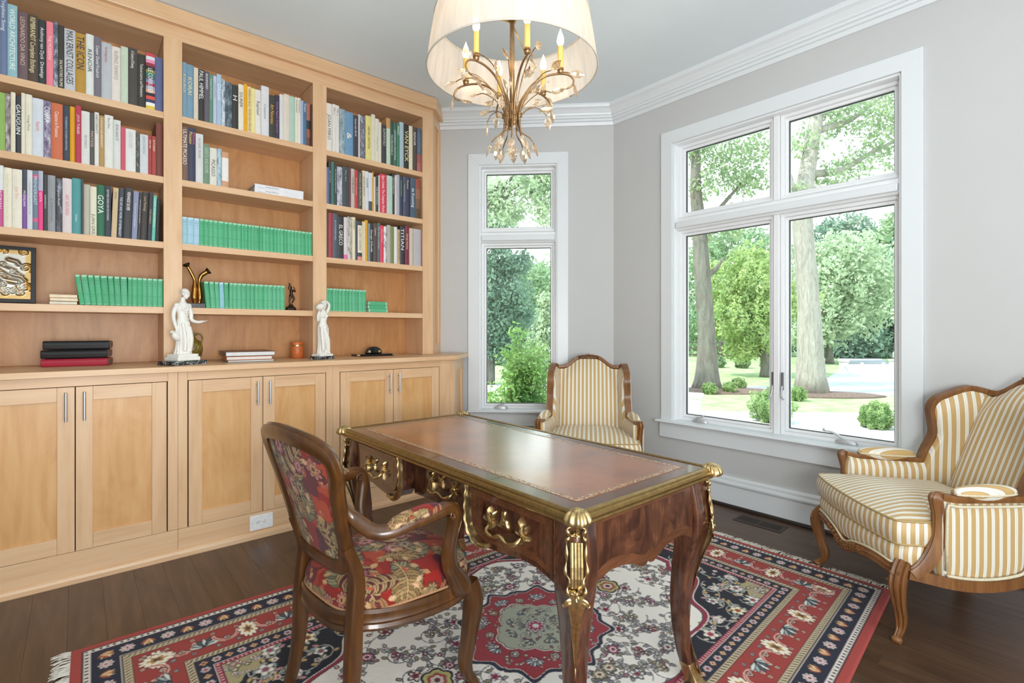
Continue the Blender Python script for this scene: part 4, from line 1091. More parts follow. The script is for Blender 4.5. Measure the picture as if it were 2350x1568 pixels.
# back frame
def bx(y, z): return -.186 - .126 * (max(0, z - .46) / .47) ** 1.25 - .03 * (1 - (y / .26) ** 2)
loop = [(0, .520), (.10, .520), (.150, .535), (.172, .585), (.186, .68), (.208, .78), (.228, .84), (.220, .890), (.17, .917), (.09, .930), (0, .935)]
full = loop + [(-y, z) for y, z in reversed(loop[1:-1])]
full3 = spline([(bx(y, z), y, z) for y, z in full] + [(bx(*full[0]), full[0][0], full[0][1])], 7)[:-1]
b = MB(); b.sweep(full3, [(-.023, -.015), (-.006, -.018), (.018, -.018), (.025, -.012), (.021, -.002), (.027, .004), (.022, .014), (.008, .018), (-.012, .016), (-.023, .012)], [Vector((1, 0, .25))] * len(full3), None, True)
b.build('back_frame', walnut, ch, smooth=True, auto=50)
cen = Vector((0, .725)); n = len(full3); b = MB(); yz = []; nrr = 60
pts2 = []
for i in range(360):
    f = i / 360 * n; k = int(f); t = f - k; p = full3[k] * (1 - t) + full3[(k + 1) % n] * t; pts2.append(p)
for side, dep in ((-1, .012), (1, .045)):
    rr_ = range(nrr) if side < 0 else range(nrr - 1, -1, -1)
    for k in rr_:
        r = .02 + .94 * k / (nrr - 1)
        for p in pts2:
            y = p.y * r; z = .725 + (p.z - .725) * r; d = dep * (1 - r ** 3.5) + .004
            b.v.append((bx(y, z) + side * d, y, z)); yz.append((y, z))
N_ = 360
for k in range(2 * nrr - 1):
    for j in range(N_):
        q = (j + 1) % N_; b.f.append((k * N_ + j, k * N_ + q, (k + 1) * N_ + q, (k + 1) * N_ + j))
b.mi = [0] * len(b.f); o = b.build('backrest', tap_mat, ch, smooth=True); yz = np.array(yz); setcol(o, TAP.sample(yz[:, 0] * -1 + .55, yz[:, 1] - .3))
# carved crest
b = MB(); rosette(b, (bx(0, .93) + .015, 0, .930), (0, 1, 0), (0, 0, 1), (1, 0, .2), .026, 5, .012, 4, .7); b.build('crest_carving', walnut, ch, smooth=True, auto=50)
for s in (-1, 1):
    # front leg
    P = spline([(.192, s * .255, .372), (.206, s * .262, .32), (.204, s * .260, .26), (.195, s * .25, .17), (.188, s * .24, .09), (.196, s * .242, .04), (.210, s * .248, .016), (.214, s * .250, .007), (.2142, s * .2501, 0.0005)], 5)
    k = len(P) - 1; b = MB(); b.sweep(P, rrect(1, 1, .45, 3), (1, 0, 0), [lerpk([(0, .027), (.2, .029), (.45, .022), (.72, .0165), (.86, .016), (1, .021)], i / k) for i in range(k + 1)]); b.build('leg', walnut, ch, smooth=True, auto=55)
    # rear leg running up into the back
    P = spline([(bx(.18, .60) - .004, s * .182, .60), (-.20, s * .180, .50), (-.205, s * .182, .40), (-.210, s * .184, .33), (-.216, s * .184, .2), (-.232, s * .186, .09), (-.250, s * .189, .022), (-.254, s * .19, .008), (-.2542, s * .1901, 0.0005)], 5)
    k = len(P) - 1; b = MB(); b.sweep(P, rrect(1, 1, .35, 3), (1, 0, 0), [lerpk([(0, .018), (.2, .022), (.45, .0225), (.6, .018), (.9, .0145), (1, .016)], i / k) for i in range(k + 1)]); b.build('leg', walnut, ch, smooth=True, auto=55)
    # arm and its support in one curve
    P = spline([(bx(.2, .72) + .005, s * .198, .735), (-.222, s * .208, .69), (-.19, s * .252, .655), (-.15, s * .278, .648), (-.08, s * .292, .660), (.0, s * .30, .668), (.05, s * .30, .672), (.083, s * .299, .662), (.094, s * .297, .632), (.088, s * .292, .59), (.078, s * .286, .53), (.088, s * .28, .47), (.118, s * .276, .42), (.146, s * .27, .375)], 6)
    k = len(P) - 1; b = MB(); b.sweep(P, [(-1, -.7), (-.6, -1), (.6, -1), (1, -.7), (1, .5), (.55, .9), (.3, .75), (0, 1.1), (-.3, .75), (-.55, .9), (-1, .5)], None, [lerpk([(0, .014), (.12, .021), (.3, .023), (.5, .022), (.57, .024), (.72, .021), (.85, .024), (1, .034)], i / k) for i in range(k + 1)])
    b.build('arm', walnut, ch, smooth=True, auto=55)
    for q in (-1, 1):
        b = MB(); c = (.068, s * .299 + q * .021, .652); SP = [(c[0] + (.017 * (1 - t)) * math.cos(t * 9), c[1] + q * .004 * t, c[2] + (.017 * (1 - t)) * math.sin(t * 9)) for t in [i / 24 for i in range(25)]]
        b.tube(SP, .0045, 6); b.build('volute', walnut, ch, smooth=True)
    # padded arm
    ap = spline([(-.155, s * .281, .655), (-.12, s * .286, .672), (-.06, s * .294, .682), (.0, s * .300, .686), (.03, s * .300, .680)], 16); k = len(ap) - 1; b = MB(); npf = 40
    b.sweep(ap, circ(npf), (0, 0, 1), [(.028 * (math.sin(PI * (.06 + .88 * i / k)) ** .45), .021 * (math.sin(PI * (.06 + .88 * i / k)) ** .45)) for i in range(k + 1)])
    o = b.build('arm_pad', tap_mat, ch, smooth=True); co = np.array([v.co[:] for v in o.data.vertices]); setcol(o, TAP.sample(co[:, 0] * 1.2 + .7 + .1 * s, co[:, 1] + (co[:, 2] - .68) * 1.6 + .5))
# ================= STRIPED BERGERES (local frame: +X forward, +Y its left)
m, nt, bb = newmat('striped_silk'); uvn = nd(nt, 'UVMap'); sx_ = nd(nt, 'SeparateXYZ'); nt.links.new(uvn.outputs[0], sx_.inputs[0])
dv = nd(nt, 'Math', operation='DIVIDE'); dv.inputs[1].default_value = .0315; nt.links.new(sx_.outputs[0], dv.inputs[0])
fr = nd(nt, 'Math', operation='FRACT'); nt.links.new(dv.outputs[0], fr.inputs[0])
r = ramp(nt, [(0.0, hexc('e9e6da')), (.19, hexc('e9e6da')), (.20, hexc('d9d0b8')), (.23, hexc('d9d0b8')), (.24, hexc('e9e6da')), (.42, hexc('e9e6da')), (.45, hexc('bb9860')), (.50, hexc('c7a56c')), (.94, hexc('c7a56c')), (.97, hexc('bb9860'))], 'LINEAR'); nt.links.new(fr.outputs[0], r.inputs[0])
no = nd(nt, 'TexNoise', Scale=500.0, Detail=2.0); tc = nd(nt, 'TexCoord'); nt.links.new(tc.outputs['Object'], no.inputs['Vector'])
nt.links.new(r.outputs[0], bb.inputs['Base Color']); setp(bb, Roughness=.42); bb.inputs['Sheen Weight'].default_value = .15; bump(nt, bb, no.outputs['Fac'], .05, .002)
silk = m
braid = plain('cream_gimp_braid', 'd6cbae', .8, var=.18, scale=260)
def ysd(x): t = max(0, min(1, (x + .31) / .48)); return .250 + .100 * t ** .62
def rec(x, z):
    w_ = max(0, min(1, (-.13 - x) / .17)); return -(z - .5) * .36 * w_ * w_ * (3 - 2 * w_)
def wing(x, z):
    w_ = max(0, min(1, (-.14 - x) / .05)) * max(0, min(1, (x + .30) / .10)); return w_ * (.040 * math.exp(-((z - .885) / .07) ** 2) - .022 * math.exp(-((z - .72) / .06) ** 2))
def sp(x, z, off=0.0, s=1): return (x + rec(x, z) + wing(x, z), s * (ysd(x) + off), z)
def topz(x):
    if x > -.165: return .592 + .012 * math.exp(-((x - .17) / .04) ** 2)
    if x > -.215: t = (-.165 - x) / .05; t = t * t * (3 - 2 * t); return .592 + (.925 - .592) * t
    if x > -.255: t = (-.215 - x) / .04; return .925 + .045 * math.sin(t * PI / 2)
    t = (-.255 - x) / .05; return .970 - .022 * min(1, t)
def backx(y, z): return -.300 - (z - .5) * .36 - .012 * (1 - (y / .25) ** 2)
def crestz(y): t = max(0, abs(y) / .25 - .22) / .62; return .948 + (.080 * (0.5 + .5 * math.cos(PI * t)) if t < 1 else 0)
def make_bergere(label, loc, rz):
    t = thing('wing_armchair', label, 'chair', loc, rz, group='matching striped wing armchairs')
    xs = [.165 - .33 * i / 16 for i in range(17)] + [-.165 - .05 * i / 24 for i in range(1, 25)] + [-.215 - .090 * i / 14 for i in range(1, 15)]
    for s in (-1, 1):
        for side, nmx in ((1, 'outer_side_panel'), (-1, 'inner_side_panel')):
            b = MB(); uv = []; NZ = 30; V = []
            for i, x in enumerate(xs):
                zt = topz(x) - .006; zb = .268 + .03 * (x / .2) ** 2 if side > 0 else .36
                for j in range(NZ):
                    f = j / (NZ - 1); z = zb + (zt - zb) * f; e = min(f, 1 - f) * 2
                    puff = (.010 if side > 0 else .034) * (1 - (1 - min(1, e * 1.6)) ** 3)
                    V.append(sp(x, z, side * (.012 + puff * (1 if side > 0 else .8)), s)); uv.append((-(x + .75 * (rec(x, z) + wing(x, z))), z))
            b.v = V; n = NZ
            for i in range(len(xs) - 1):
                for j in range(n - 1): b.f.append((i * n + j, i * n + j + 1, (i + 1) * n + j + 1, (i + 1) * n + j))
            b.mi = [0] * len(b.f); b.build(nmx, silk, t, smooth=True, uv=uv)
        b = MB(); uv = []
        for i in range(9):
            for j in range(16):
                f = j / 15; z = .262 + (.592 - .262) * f; o_ = -.040 + .064 * i / 8; q = sp(.163, z, o_, s); d = .016 * math.sin(PI * i / 8) * (1 - (2 * f - 1) ** 6)
                b.v.append((q[0] + d, q[1], q[2])); uv.append((o_ + .2, z))
        for i in range(8):
            for j in range(15): b.f.append((i * 16 + j, i * 16 + j + 1, (i + 1) * 16 + j + 1, (i + 1) * 16 + j))
        b.mi = [0] * len(b.f); b.build('arm_front', silk, t, smooth=True, uv=uv)
        P = [sp(x, topz(x) - .024, .030, s) for x in xs]; P = [sp(.150, .315, .026, s), sp(.152, .42, .028, s), sp(.150, .56, .030, s)] + P[1:]
        b = MB(); b.tube(P, .006, 6); b.build('braid', braid, t, smooth=True)
        b = MB(); b.tube([sp(.150 - .45 * i / 20, .280 + .03 * ((.150 - .45 * i / 20) / .2) ** 2, .028, s) for i in range(21)], .006, 6); b.build('braid', braid, t, smooth=True)
        # carved arm post from the seat rail up to the arm end
        P = spline([(.262, s * .345, .285), (.225, s * .345, .315), (.190, s * .345, .37), (.170, s * .348, .44), (.168, s * .352, .52), (.176, s * .356, .57), (.180, s * .357, .598), (.160, s * .355, .608)], 5); k = len(P) - 1
        pf = [(-1, -.8), (-.7, -1), (0, -.9), (.7, -1), (1, -.8), (1, .5), (.72, .9), (.45, .6), (.2, 1), (-.2, 1), (-.45, .6), (-.72, .9), (-1, .5)]
        b = MB(); b.sweep(P, pf, (1, 0, 0.01), [lerpk([(0, .022), (.25, .027), (.6, .019), (.9, .021), (1, .015)], i / k) for i in range(k + 1)]); b.build('arm_post', fruitwood, t, smooth=True, auto=50)
        # arm pad
        ap = [(.105 - .245 * i / 24, 0) for i in range(25)]; b = MB(); pf = circ(28); uv = []
        pth = [(x, s * (ysd(x) + .003), .618 - .004 * math.cos((x + .0) * 20)) for x, _ in ap]
        b.sweep(pth, pf, (0, 0, 1), [(.033 * math.sin(PI * (.05 + .90 * i / 24)) ** .5, .035 * math.sin(PI * (.05 + .9 * i / 24)) ** .6) for i in range(25)])
        uv = [(v[1] * 1.0, v[0]) for v in b.v]; b.build('arm_pad', silk, t, smooth=True, uv=uv)
        b = MB(); b.tube([(x, s * (ysd(x) + .003 + q * .033 * math.sin(PI * (.05 + .9 * i / 24)) ** .5), .612) for q, rg in ((1, range(25)), (-1, range(24, -1, -1))) for i in rg for x in [ap[i][0]]], .0045, 6); b.build('braid', braid, t, smooth=True)
        # legs
        P = spline([(.278, s * .322, .318), (.300, s * .338, .285), (.312, s * .346, .235), (.300, s * .336, .16), (.284, s * .322, .09), (.286, s * .322, .05), (.302, s * .334, .026), (.309, s * .339, .014), (.3092, s * .3391, .004)], 6); k = len(P) - 1
        b = MB(); b.sweep(P, [(-1, -.7), (-.7, -1), (.7, -1), (1, -.7), (1, .7), (.75, 1), (.4, .8), (.15, 1.12), (-.15, 1.12), (-.4, .8), (-.75, 1), (-1, .7)], (1, s, 0.01), [lerpk([(0, .026), (.2, .028), (.45, .0185), (.75, .0130), (.88, .0135), (1, .016)], i / k) for i in range(k + 1)]); b.build('leg', fruitwood, t, smooth=True, auto=50)
        b = MB(); b.ball((.312, s * .341, .014), (.020, .019, .0145), 12, 8); b.build('scroll_foot', fruitwood, t, smooth=True)
        Dg = Vector((1, s * .8, 0)).normalized(); b = MB(); rosette(b, Vector((.305, s * .335, .262)) + Dg * .024, Vector((-Dg.y, Dg.x, 0)), (0, 0, 1), Dg, .032, 5, .010, 3 + s, 1.2); b.build('knee_carving', fruitwood, t, smooth=True, auto=50)
        for zz, rr_ in ((.215, .018), (.185, .013), (.16, .010)):
            b = MB(); b.ball(Vector((.302 + (.215 - zz) * -.10, s * (.336 - (.215 - zz) * .12), zz)) + Dg * .020, (.008, .009, rr_ * .9), 8, 6); b.build('knee_carving', fruitwood, t, smooth=True)
        P = spline([(-.305, s * .245, .32), (-.31, s * .248, .25), (-.33, s * .254, .12), (-.362, s * .264, .03), (-.368, s * .266, .010), (-.3682, s * .2661, .0005)], 6); k = len(P) - 1
        b = MB(); b.sweep(P, rrect(1, 1, .4, 3), (1, 0, 0), [lerpk([(0, .028), (.5, .024), (1, .017)], i / k) for i in range(k + 1)]); b.build('leg', fruitwood, t, smooth=True, auto=50)
    # one continuous carved rail: arm, wing, crest, wing, arm
    def half(s):
        P = [sp(x, topz(x), .006, s) for x in xs]
        return P
    top = half(1) + [(backx(y, crestz(y)) - .006, y, crestz(y)) for y in [.25 - .50 * i / 60 for i in range(1, 60)]] + list(reversed(half(-1)))
    nrm = []
    for p in top:
        if p[1] > .249 and p[0] > -.55: nrm.append(Vector((0, 1, .0)))
        elif p[1] < -.249 and p[0] > -.55: nrm.append(Vector((0, -1, .0)))
        else: nrm.append(Vector((-1, 0, -.2)))
    for k in range(3):
        nrm = [(nrm[max(0, i - 2)] + nrm[max(0, i - 1)] + nrm[i] + nrm[min(len(nrm) - 1, i + 1)] + nrm[min(len(nrm) - 1, i + 2)]).normalized() for i in range(len(nrm))]
    pf = [(-.020, -.030), (.006, -.033), (.017, -.027), (.013, -.016), (.021, -.009), (.021, .009), (.013, .016), (.017, .027), (.006, .033), (-.020, .030)]
    sc = [.76 if p[0] < -.17 else .70 for p in top]
    sc = [sum(sc[max(0, i - 3):i + 4]) / len(sc[max(0, i - 3):i + 4]) for i in range(len(sc))]
    b = MB(); b.sweep(top, pf, nrm, sc); b.build('top_rail', fruitwood, t, smooth=True, auto=50)
    # crest carving
    for k in range(-3, 4):
        y = k * .024; z = crestz(y) + .004
        b = MB(); rosette(b, (backx(y, z) + .026, y, z + .004 * (3 - abs(k))), (0, 1, 0), (0, 0, 1), (1, 0, .3), .020 - .002 * abs(k), 5, .012, 20 + k, 1.0); b.build('crest_carving', fruitwood, t, smooth=True, auto=50)
    # back: front cushion face and rear face
    for side, nmx in ((1, 'back_cushion'), (-1, 'rear_panel')):
        b = MB(); uv = []; ny, nz = 60, 34
        for i in range(ny):
            y = -.246 + .492 * i / (ny - 1)
            for j in range(nz):
                f = j / (nz - 1); z0 = .40; z1 = crestz(y) - .012; z = z0 + (z1 - z0) * f
                e = min(1, min(i, ny - 1 - i) / (ny - 1) * 5) * min(1, (1 - f) * 6 + .0)
                d = (.028 + .034 * (1 - (1 - e) ** 2) * (1 + .25 * math.sin(PI * f))) if side > 0 else -.012
                b.v.append((backx(y, z) + d, y * (1 - .06 * (1 - f) * 0), z)); uv.append((y + .0089 + .5, z))
        for i in range(ny - 1):
            for j in range(nz - 1): b.f.append((i * nz + j, i * nz + j + 1, (i + 1) * nz + j + 1, (i + 1) * nz + j))
        b.mi = [0] * len(b.f); b.build(nmx, silk, t, smooth=True, uv=uv)
    # seat: upholstered deck front
    def deck(u):  # u in -1..1 across the front, returns plan point
        y = u * .335; return (.300 + .035 * (1 - u * u) - .03 * max(0, abs(u) - .9) / .1, y)
    b = MB(); uv = []; nu, nz = 70, 10
    path = [(.165, -.338)] + [deck(-1 + 2 * i / (nu - 3)) for i in range(nu - 2)] + [(.165, .338)]
    arc = 0; prev = path[0]; lens = []
    for p in path: arc += math.hypot(p[0] - prev[0], p[1] - prev[1]); lens.append(arc); prev = p
    for (x, y), l in zip(path, lens):
        u = y / .335
        zb = .300 - .035 * math.exp(-(u / .35) ** 2) * 0 - .012 * math.cos(u * PI * 1.5)
        for j in range(nz):
            f = j / (nz - 1); d = .012 * math.sin(PI * f); b.v.append((x + d, y * (1 + .03 * math.sin(PI * f)), zb + (.400 - zb) * f)); uv.append((l, f * .1))
    for i in range(len(path) - 1):
        for j in range(nz - 1): b.f.append((i * nz + j, (i + 1) * nz + j, (i + 1) * nz + j + 1, i * nz + j + 1))
    b.mi = [0] * len(b.f); b.build('seat_front', silk, t, smooth=True, uv=uv)
    ap = [deck(-.94 + 1.88 * i / 60) for i in range(61)]
    za = lambda u: .283 - .012 * math.cos(u * PI * 1.5) - .022 * math.exp(-(u / .16) ** 2) + .0
    b = MB(); b.sweep([(x + .002, y, za(y / .335)) for x, y in ap], [(-.018, -.024), (.004, -.026), (.016, -.018), (.012, -.006), (.018, .004), (.010, .016), (.012, .024), (-.018, .024)], (0, 0, 1)); b.build('front_apron', fruitwood, t, smooth=True, auto=50)
    b = MB(); b.tube([(x + .012, y, za(y / .335) + .026) for x, y in ap], .0055, 6); b.build('braid', braid, t, smooth=True)
    for k in range(-5, 6):
        y = k * .026; x, _ = deck(y / .335); b = MB(); rosette(b, (x + .014, y, za(y / .335) + .004), (0, 1, 0), (0, 0, 1), (1, 0, 0), .024 - .0016 * abs(k), 5, .016, 40 + k, .9); b.build('apron_carving', fruitwood, t, smooth=True, auto=50)
    for s in (-1, 1):
        P = [(.270, s * .340, .288)] + [(x, s * (ysd(x) + .012), .252 + .03 * (x / .2) ** 2) for x in [.16 - .46 * i / 24 for i in range(25)]]
        b = MB(); b.sweep(P, [(-.020, -.022), (.004, -.026), (.016, -.020), (.012, -.006), (.018, .004), (.010, .018), (-.020, .022)] if s < 0 else [(.020, .022), (-.010, .018), (-.018, .004), (-.012, -.006), (-.016, -.020), (-.004, -.026), (.020, -.022)][::1], (0, 0, 1)); b.build('side_rail', fruitwood, t, smooth=True, auto=50)
    b = MB(); b.box(-.325, -.285, -.25, .25, .265, .325); b.build('rear_rail', fruitwood, t, bevel=.004)
    # loose cushion with ears in front of the arms
    C = [(.345, 0), (.343, .10), (.335, .20), (.322, .29), (.306, .332), (.27, .343), (.20, .342), (.172, .332), (.160, .302), (.10, .300), (-.05, .290), (-.18, .258), (-.225, .24)]
    H_ = spline([(x, y, 0) for x, y in C], 6); full_ = [(p.x, p.y) for p in H_] + [(p.x, -p.y) for p in reversed(H_)][:-1]
    n = len(full_); z0, z1 = .398, .492; b = MB(); uv = []; lens = [0]
    for i in range(n): a, c = full_[i], full_[(i + 1) % n]; lens.append(lens[-1] + math.hypot(a[0] - c[0], a[1] - c[1]))
    puffs = [(0, 0), (.25, .010), (.5, .014), (.75, .010), (1, 0)]
    for i in range(n + 1):
        x, y = full_[i % n]; L = math.hypot(x - .04, y)
        for f, d in puffs: b.v.append((x + (x - .04) / L * d, y + y / L * d, z0 + (z1 - z0) * f)); uv.append((lens[i] + .0089, f * .1))
    for i in range(n):
        for j in range(4): b.f.append((i * 5 + j, (i + 1) * 5 + j, (i + 1) * 5 + j + 1, i * 5 + j + 1))
    b.mi = [0] * len(b.f); cu = b.build('seat_cushion', silk, t, smooth=True, uv=uv)
    for z, sg in ((z1, 1), (z0, -1)):
        b = MB(); uv = []; K = 16
        for k in range(K):
            r = k / (K - 1); 
            for x, y in full_: b.v.append((.04 + (x - .04) * r, y * r, z + sg * (.054 * (1 - r ** 2.4) if sg > 0 else .0) + sg * .004 * math.sin(9 * y * r + 5 * x * r) * (1 - r) * (sg > 0))); uv.append((y * r + .0089 + .5, x))
        for k in range(K - 1):
            for i in range(n): q = (i + 1) % n; b.f.append((k * n + i, (k + 1) * n + i, (k + 1) * n + q, k * n + q) if sg > 0 else (k * n + i, k * n + q, (k + 1) * n + q, (k + 1) * n + i))
        b.mi = [0] * len(b.f); b.build('cushion_face', silk, cu, smooth=True, uv=uv)
        b = MB(); b.tube([(x, y, z) for x, y in full_] + [(full_[0][0], full_[0][1], z)], .0045, 6); b.build('piping', plain('gold_piping', 'b39863', .5, var=.15, scale=300), cu, smooth=True)
    return t
make_bergere('striped gold and cream wing armchair at the right edge, beside the window', (2.981, .535, 0.0), math.radians(132))
make_bergere('striped gold and cream wing armchair in the far corner behind the desk', (2.862, 2.464, 0.012), math.radians(220.7))
# ================= PERSIAN RUG
RL, RW = 3.05, 2.04
Q = {'fl': (-.02, 2.63), 'fr': (3.0, 2.555), 'nr': (2.99, .655), 'nl': (-.06, .42)}
def rug_cloth():
    c = Cloth(RL, RW, .003, 'ece6dc'); R = random.Random(12)
    X, Y = c.X, c.Y; d = np.minimum(np.minimum(X, RL - X), np.minimum(Y, RW - Y)); side = (np.minimum(Y, RW - Y) <= np.minimum(X, RL - X))
    s = np.where(side, X, Y)      # running coordinate along the nearest edge
    u, v = X - RL / 2, Y - RW / 2
    fld = d > .445
    # field: ivory oval between dark scalloped corners
    th = np.arctan2(v / .60, u / .99); rr = np.hypot(u / .99, v / .58); lim = .97 + .045 * np.cos(14 * th) * (np.abs(np.cos(th)) < .995)
    c.fill(fld & (rr > lim), '20212b')
    NAVY, RED, CRIM, IV, GOLD, OLV, PNK, GRY = '2a2c3a', 'a83a32', '8e2f44', 'ece6dc', 'c8a468', '8d8468', 'c88c90', '8e8c8c'
    def sym(fn, x, y, *a):
        for sx in (1, -1):
            for sy in (1, -1): fn(RL / 2 + sx * x, RW / 2 + sy * y, sx, sy, *a)
    # vines with leaves and blossoms, mirrored four ways
    def spiral(x, y, r, a0, turns, k, sx, sy, col, lf):
        pts = []
        for i in range(27):
            t = i / 26; a = a0 + k * turns * t * 2 * PI; q = r * (1 - .8 * t); pts.append((x + sx * q * math.cos(a), y + sy * q * math.sin(a)))
        c.line(pts, .0024, col)
        for i in range(2, 25, 3):
            (xa, ya), (xb, yb) = pts[i], pts[i + 1]; a = math.atan2(yb - ya, xb - xa) + (1.0 if i % 2 else -1.0); c.leaf(xa, ya, xa + .022 * math.cos(a), ya + .022 * math.sin(a), .0058, lf[i % len(lf)], '504e54' if lf[0] == GRY else '8c8880')
    pts_ = []; tries = 0
    while len(pts_) < 44 and tries < 4000:
        tries += 1; x, y = R.uniform(.02, 1.06), R.uniform(.02, .56)
        if all(math.hypot(x - a, y - b_) > .102 for a, b_ in pts_) and math.hypot(x, y) > .33 and abs(math.hypot(x / .99, y / .58) - .97) > .07: pts_.append((x, y))
    isdark = lambda x, y: math.hypot(x / .99, y / .58) > .97
    def vine(P, col, leafs, edge, dens):
        c.line(P, .0023, col)
        for i in range(2, len(P) - 1, dens):
            (xa, ya), (xb, yb) = P[i], P[i + 1]; a = math.atan2(yb - ya, xb - xa)
            for sd in ((1,) if (i // dens) % 2 else (-1,)):
                b_ = a + sd * .95; L_ = .030; c.leaf(xa, ya, xa + L_ * math.cos(b_), ya + L_ * math.sin(b_), .0072, leafs[(i // dens) % len(leafs)], edge)
    for n_, (x, y) in enumerate(pts_):
        dark = isdark(x, y); k = R.choice([-1, 1]); a0 = R.uniform(0, 6.28); col = '6a666c' if not dark else 'b0aca4'
        leafs = ([GRY, 'a8a49c', OLV, '9a6a70'] if not dark else ['c4bcac', GOLD, '8ea09c', PNK]); edge = '4e4a52' if not dark else '5a5650'
        near = sorted(pts_, key=lambda q: math.hypot(q[0] - x, q[1] - y))[1:4]
        lf_r = R.uniform(.055, .072); bow = R.uniform(.02, .05) * k
        def draw_vines(X_, Y_, sx, sy):
            for (xb, yb) in near[:2]:
                if isdark(xb, yb) != dark: continue
                X2, Y2 = RL / 2 + sx * xb, RW / 2 + sy * yb; mx_, my_ = (X_ + X2) / 2, (Y_ + Y2) / 2; nx_, ny_ = -(Y2 - Y_), X2 - X_; q = math.hypot(nx_, ny_); b1 = bow * sx * sy
                P = [((1 - t) ** 2 * X_ + 2 * t * (1 - t) * (mx_ + nx_ / q * b1 * 2) + t * t * X2, (1 - t) ** 2 * Y_ + 2 * t * (1 - t) * (my_ + ny_ / q * b1 * 2) + t * t * Y2) for t in [i / 14 for i in range(15)]]
                vine(P, col, leafs, edge, 4)
            P = [(X_ + lf_r * (1 - .62 * t) * math.cos(sx * sy * k * 5.2 * t + a0 * sx * sy), Y_ + lf_r * (1 - .62 * t) * math.sin(sx * sy * k * 5.2 * t + a0 * sx * sy)) for t in [i / 20 for i in range(21)]]
            vine(P, col, leafs, edge, 4)
        sym(draw_vines, x, y)
    for n_, (x, y) in enumerate(pts_):
        dark = isdark(x, y); big = n_ % 2 == 0; a0 = R.uniform(0, 6.28); kind = R.choice([0, 1, 2])
        pal = R.choice([['46424c', '9a4458', 'dcc8c8', '6a2a3c'], ['4a464e', '8c8886', 'e0dcd2', '7c3444'], ['48444c', 'a04650', 'd8ccb8', '5a3038'], ['504c4c', '9a9070', 'e0d8c4', '7c4a4a']] if not dark else [['e0d8cc', 'b8646c', 'e8dcc8', '8a3a44'], ['dcd4c8', '7c8a98', 'ece4d4', '9a4048'], ['e4d8b8', 'c09048', 'f0e6cc', '8a4038']])
        def blossom(X_, Y_, sx, sy):
            a = a0 if sx * sy > 0 else -a0
            if sx < 0: a = PI - a
            if kind == 0:
                for q in range(-3, 4): b_ = a + q * .42; L_ = (.043 if big else .032) * (1 - .05 * abs(q)); c.leaf(X_ - .01 * math.cos(a), Y_ - .01 * math.sin(a), X_ + L_ * math.cos(b_), Y_ + L_ * math.sin(b_), .0078, pal[1] if q % 2 else pal[2], pal[0])
                c.flower(X_, Y_, .013, 6, [pal[0], pal[3], pal[2]])
            elif kind == 1: c.flower(X_, Y_, .036 if big else .027, 8, pal, a, .85, .3)
            else:
                c.flower(X_, Y_, .033 if big else .026, 5, pal[:2] + [pal[3]], a, 1, .45)
                for q in range(5): c.polar(X_ + .019 * math.cos(a + q * 1.2566), Y_ + .019 * math.sin(a + q * 1.2566), .006, lambda t: 1 + 0 * t, pal[2])
        sym(blossom, x, y)
    for n_ in range(90):
        x, y = R.uniform(.01, 1.07), R.uniform(.01, .57); dark = isdark(x, y)
        if math.hypot(x, y) < .32 or abs(math.hypot(x / .99, y / .58) - .97) < .03 or any(math.hypot(x - a, y - b_) < .05 for a, b_ in pts_): continue
        cc = R.choice(['9a4458', '8e2f44', 'a0505a', GRY, OLV]) if not dark else R.choice(['e0d8cc', PNK, GOLD, '9aa4a8']); r_ = R.uniform(.010, .015)
        sym(lambda X_, Y_, sx, sy: c.flower(X_, Y_, r_, 5, ['504c54' if not dark else 'd0c8bc', cc, 'd8ccc0' if not dark else '8a4048'], a0, 1, .35), x, y)
    # scalloped outline between ivory and dark
    e = fld & (np.abs(rr - lim) < .016); c.fill(e, '8e3044'); e = fld & (np.abs(rr - lim - .018) < .004); c.fill(e, 'e0d6cc'); e = fld & (np.abs(rr - lim + .018) < .004); c.fill(e, '4a4248')
    # paler yellow corners
    for sx in (1, -1):
        for sy in (1, -1):
            cx, cy = RL / 2 + sx * 1.08, RW / 2 + sy * .575
            m = fld & (np.hypot(X - cx, Y - cy) < .13 + .012 * np.cos(9 * np.arctan2(Y - cy, X - cx))); c.fill(m, 'a89c74')
            for k in range(26):
                a, q = R.uniform(0, PI / 2), R.uniform(.02, .12); x, y = cx - sx * q * math.cos(a), cy - sy * q * math.sin(a)
                c.flower(x, y, R.uniform(.008, .016), R.choice([5, 6]), R.choice([['6a6a70', 'd8d0bc', '9a4448'], ['4a4c58', 'a8985c', 'e0d8c4'], ['7c4440', 'd0a0a0', 'e8dccc']]), R.uniform(0, 6))
    # central medallion
    th = np.arctan2(v, u); r = np.hypot(u, v)
    lob = 1 + .16 * np.abs(np.cos(4 * th)) ** .6 - .13 * np.abs(np.sin(8 * th)) ** 1.5 + .05 * np.cos(2 * th)
    R0 = .30
    for f, col in ((1.0, 'e8e2d8'), (.985, '2c3040'), (.925, 'd8d0c8'), (.915, '9a3840')): c.fill(r < R0 * lob * f, col)
    for f, col in ((.56, 'e0d8cc'), (.545, '5a5a58'), (.53, 'a9ab98')): c.fill(r < R0 * f * (1 + .12 * np.cos(4 * th) + .07 * np.abs(np.sin(8 * th))), col)
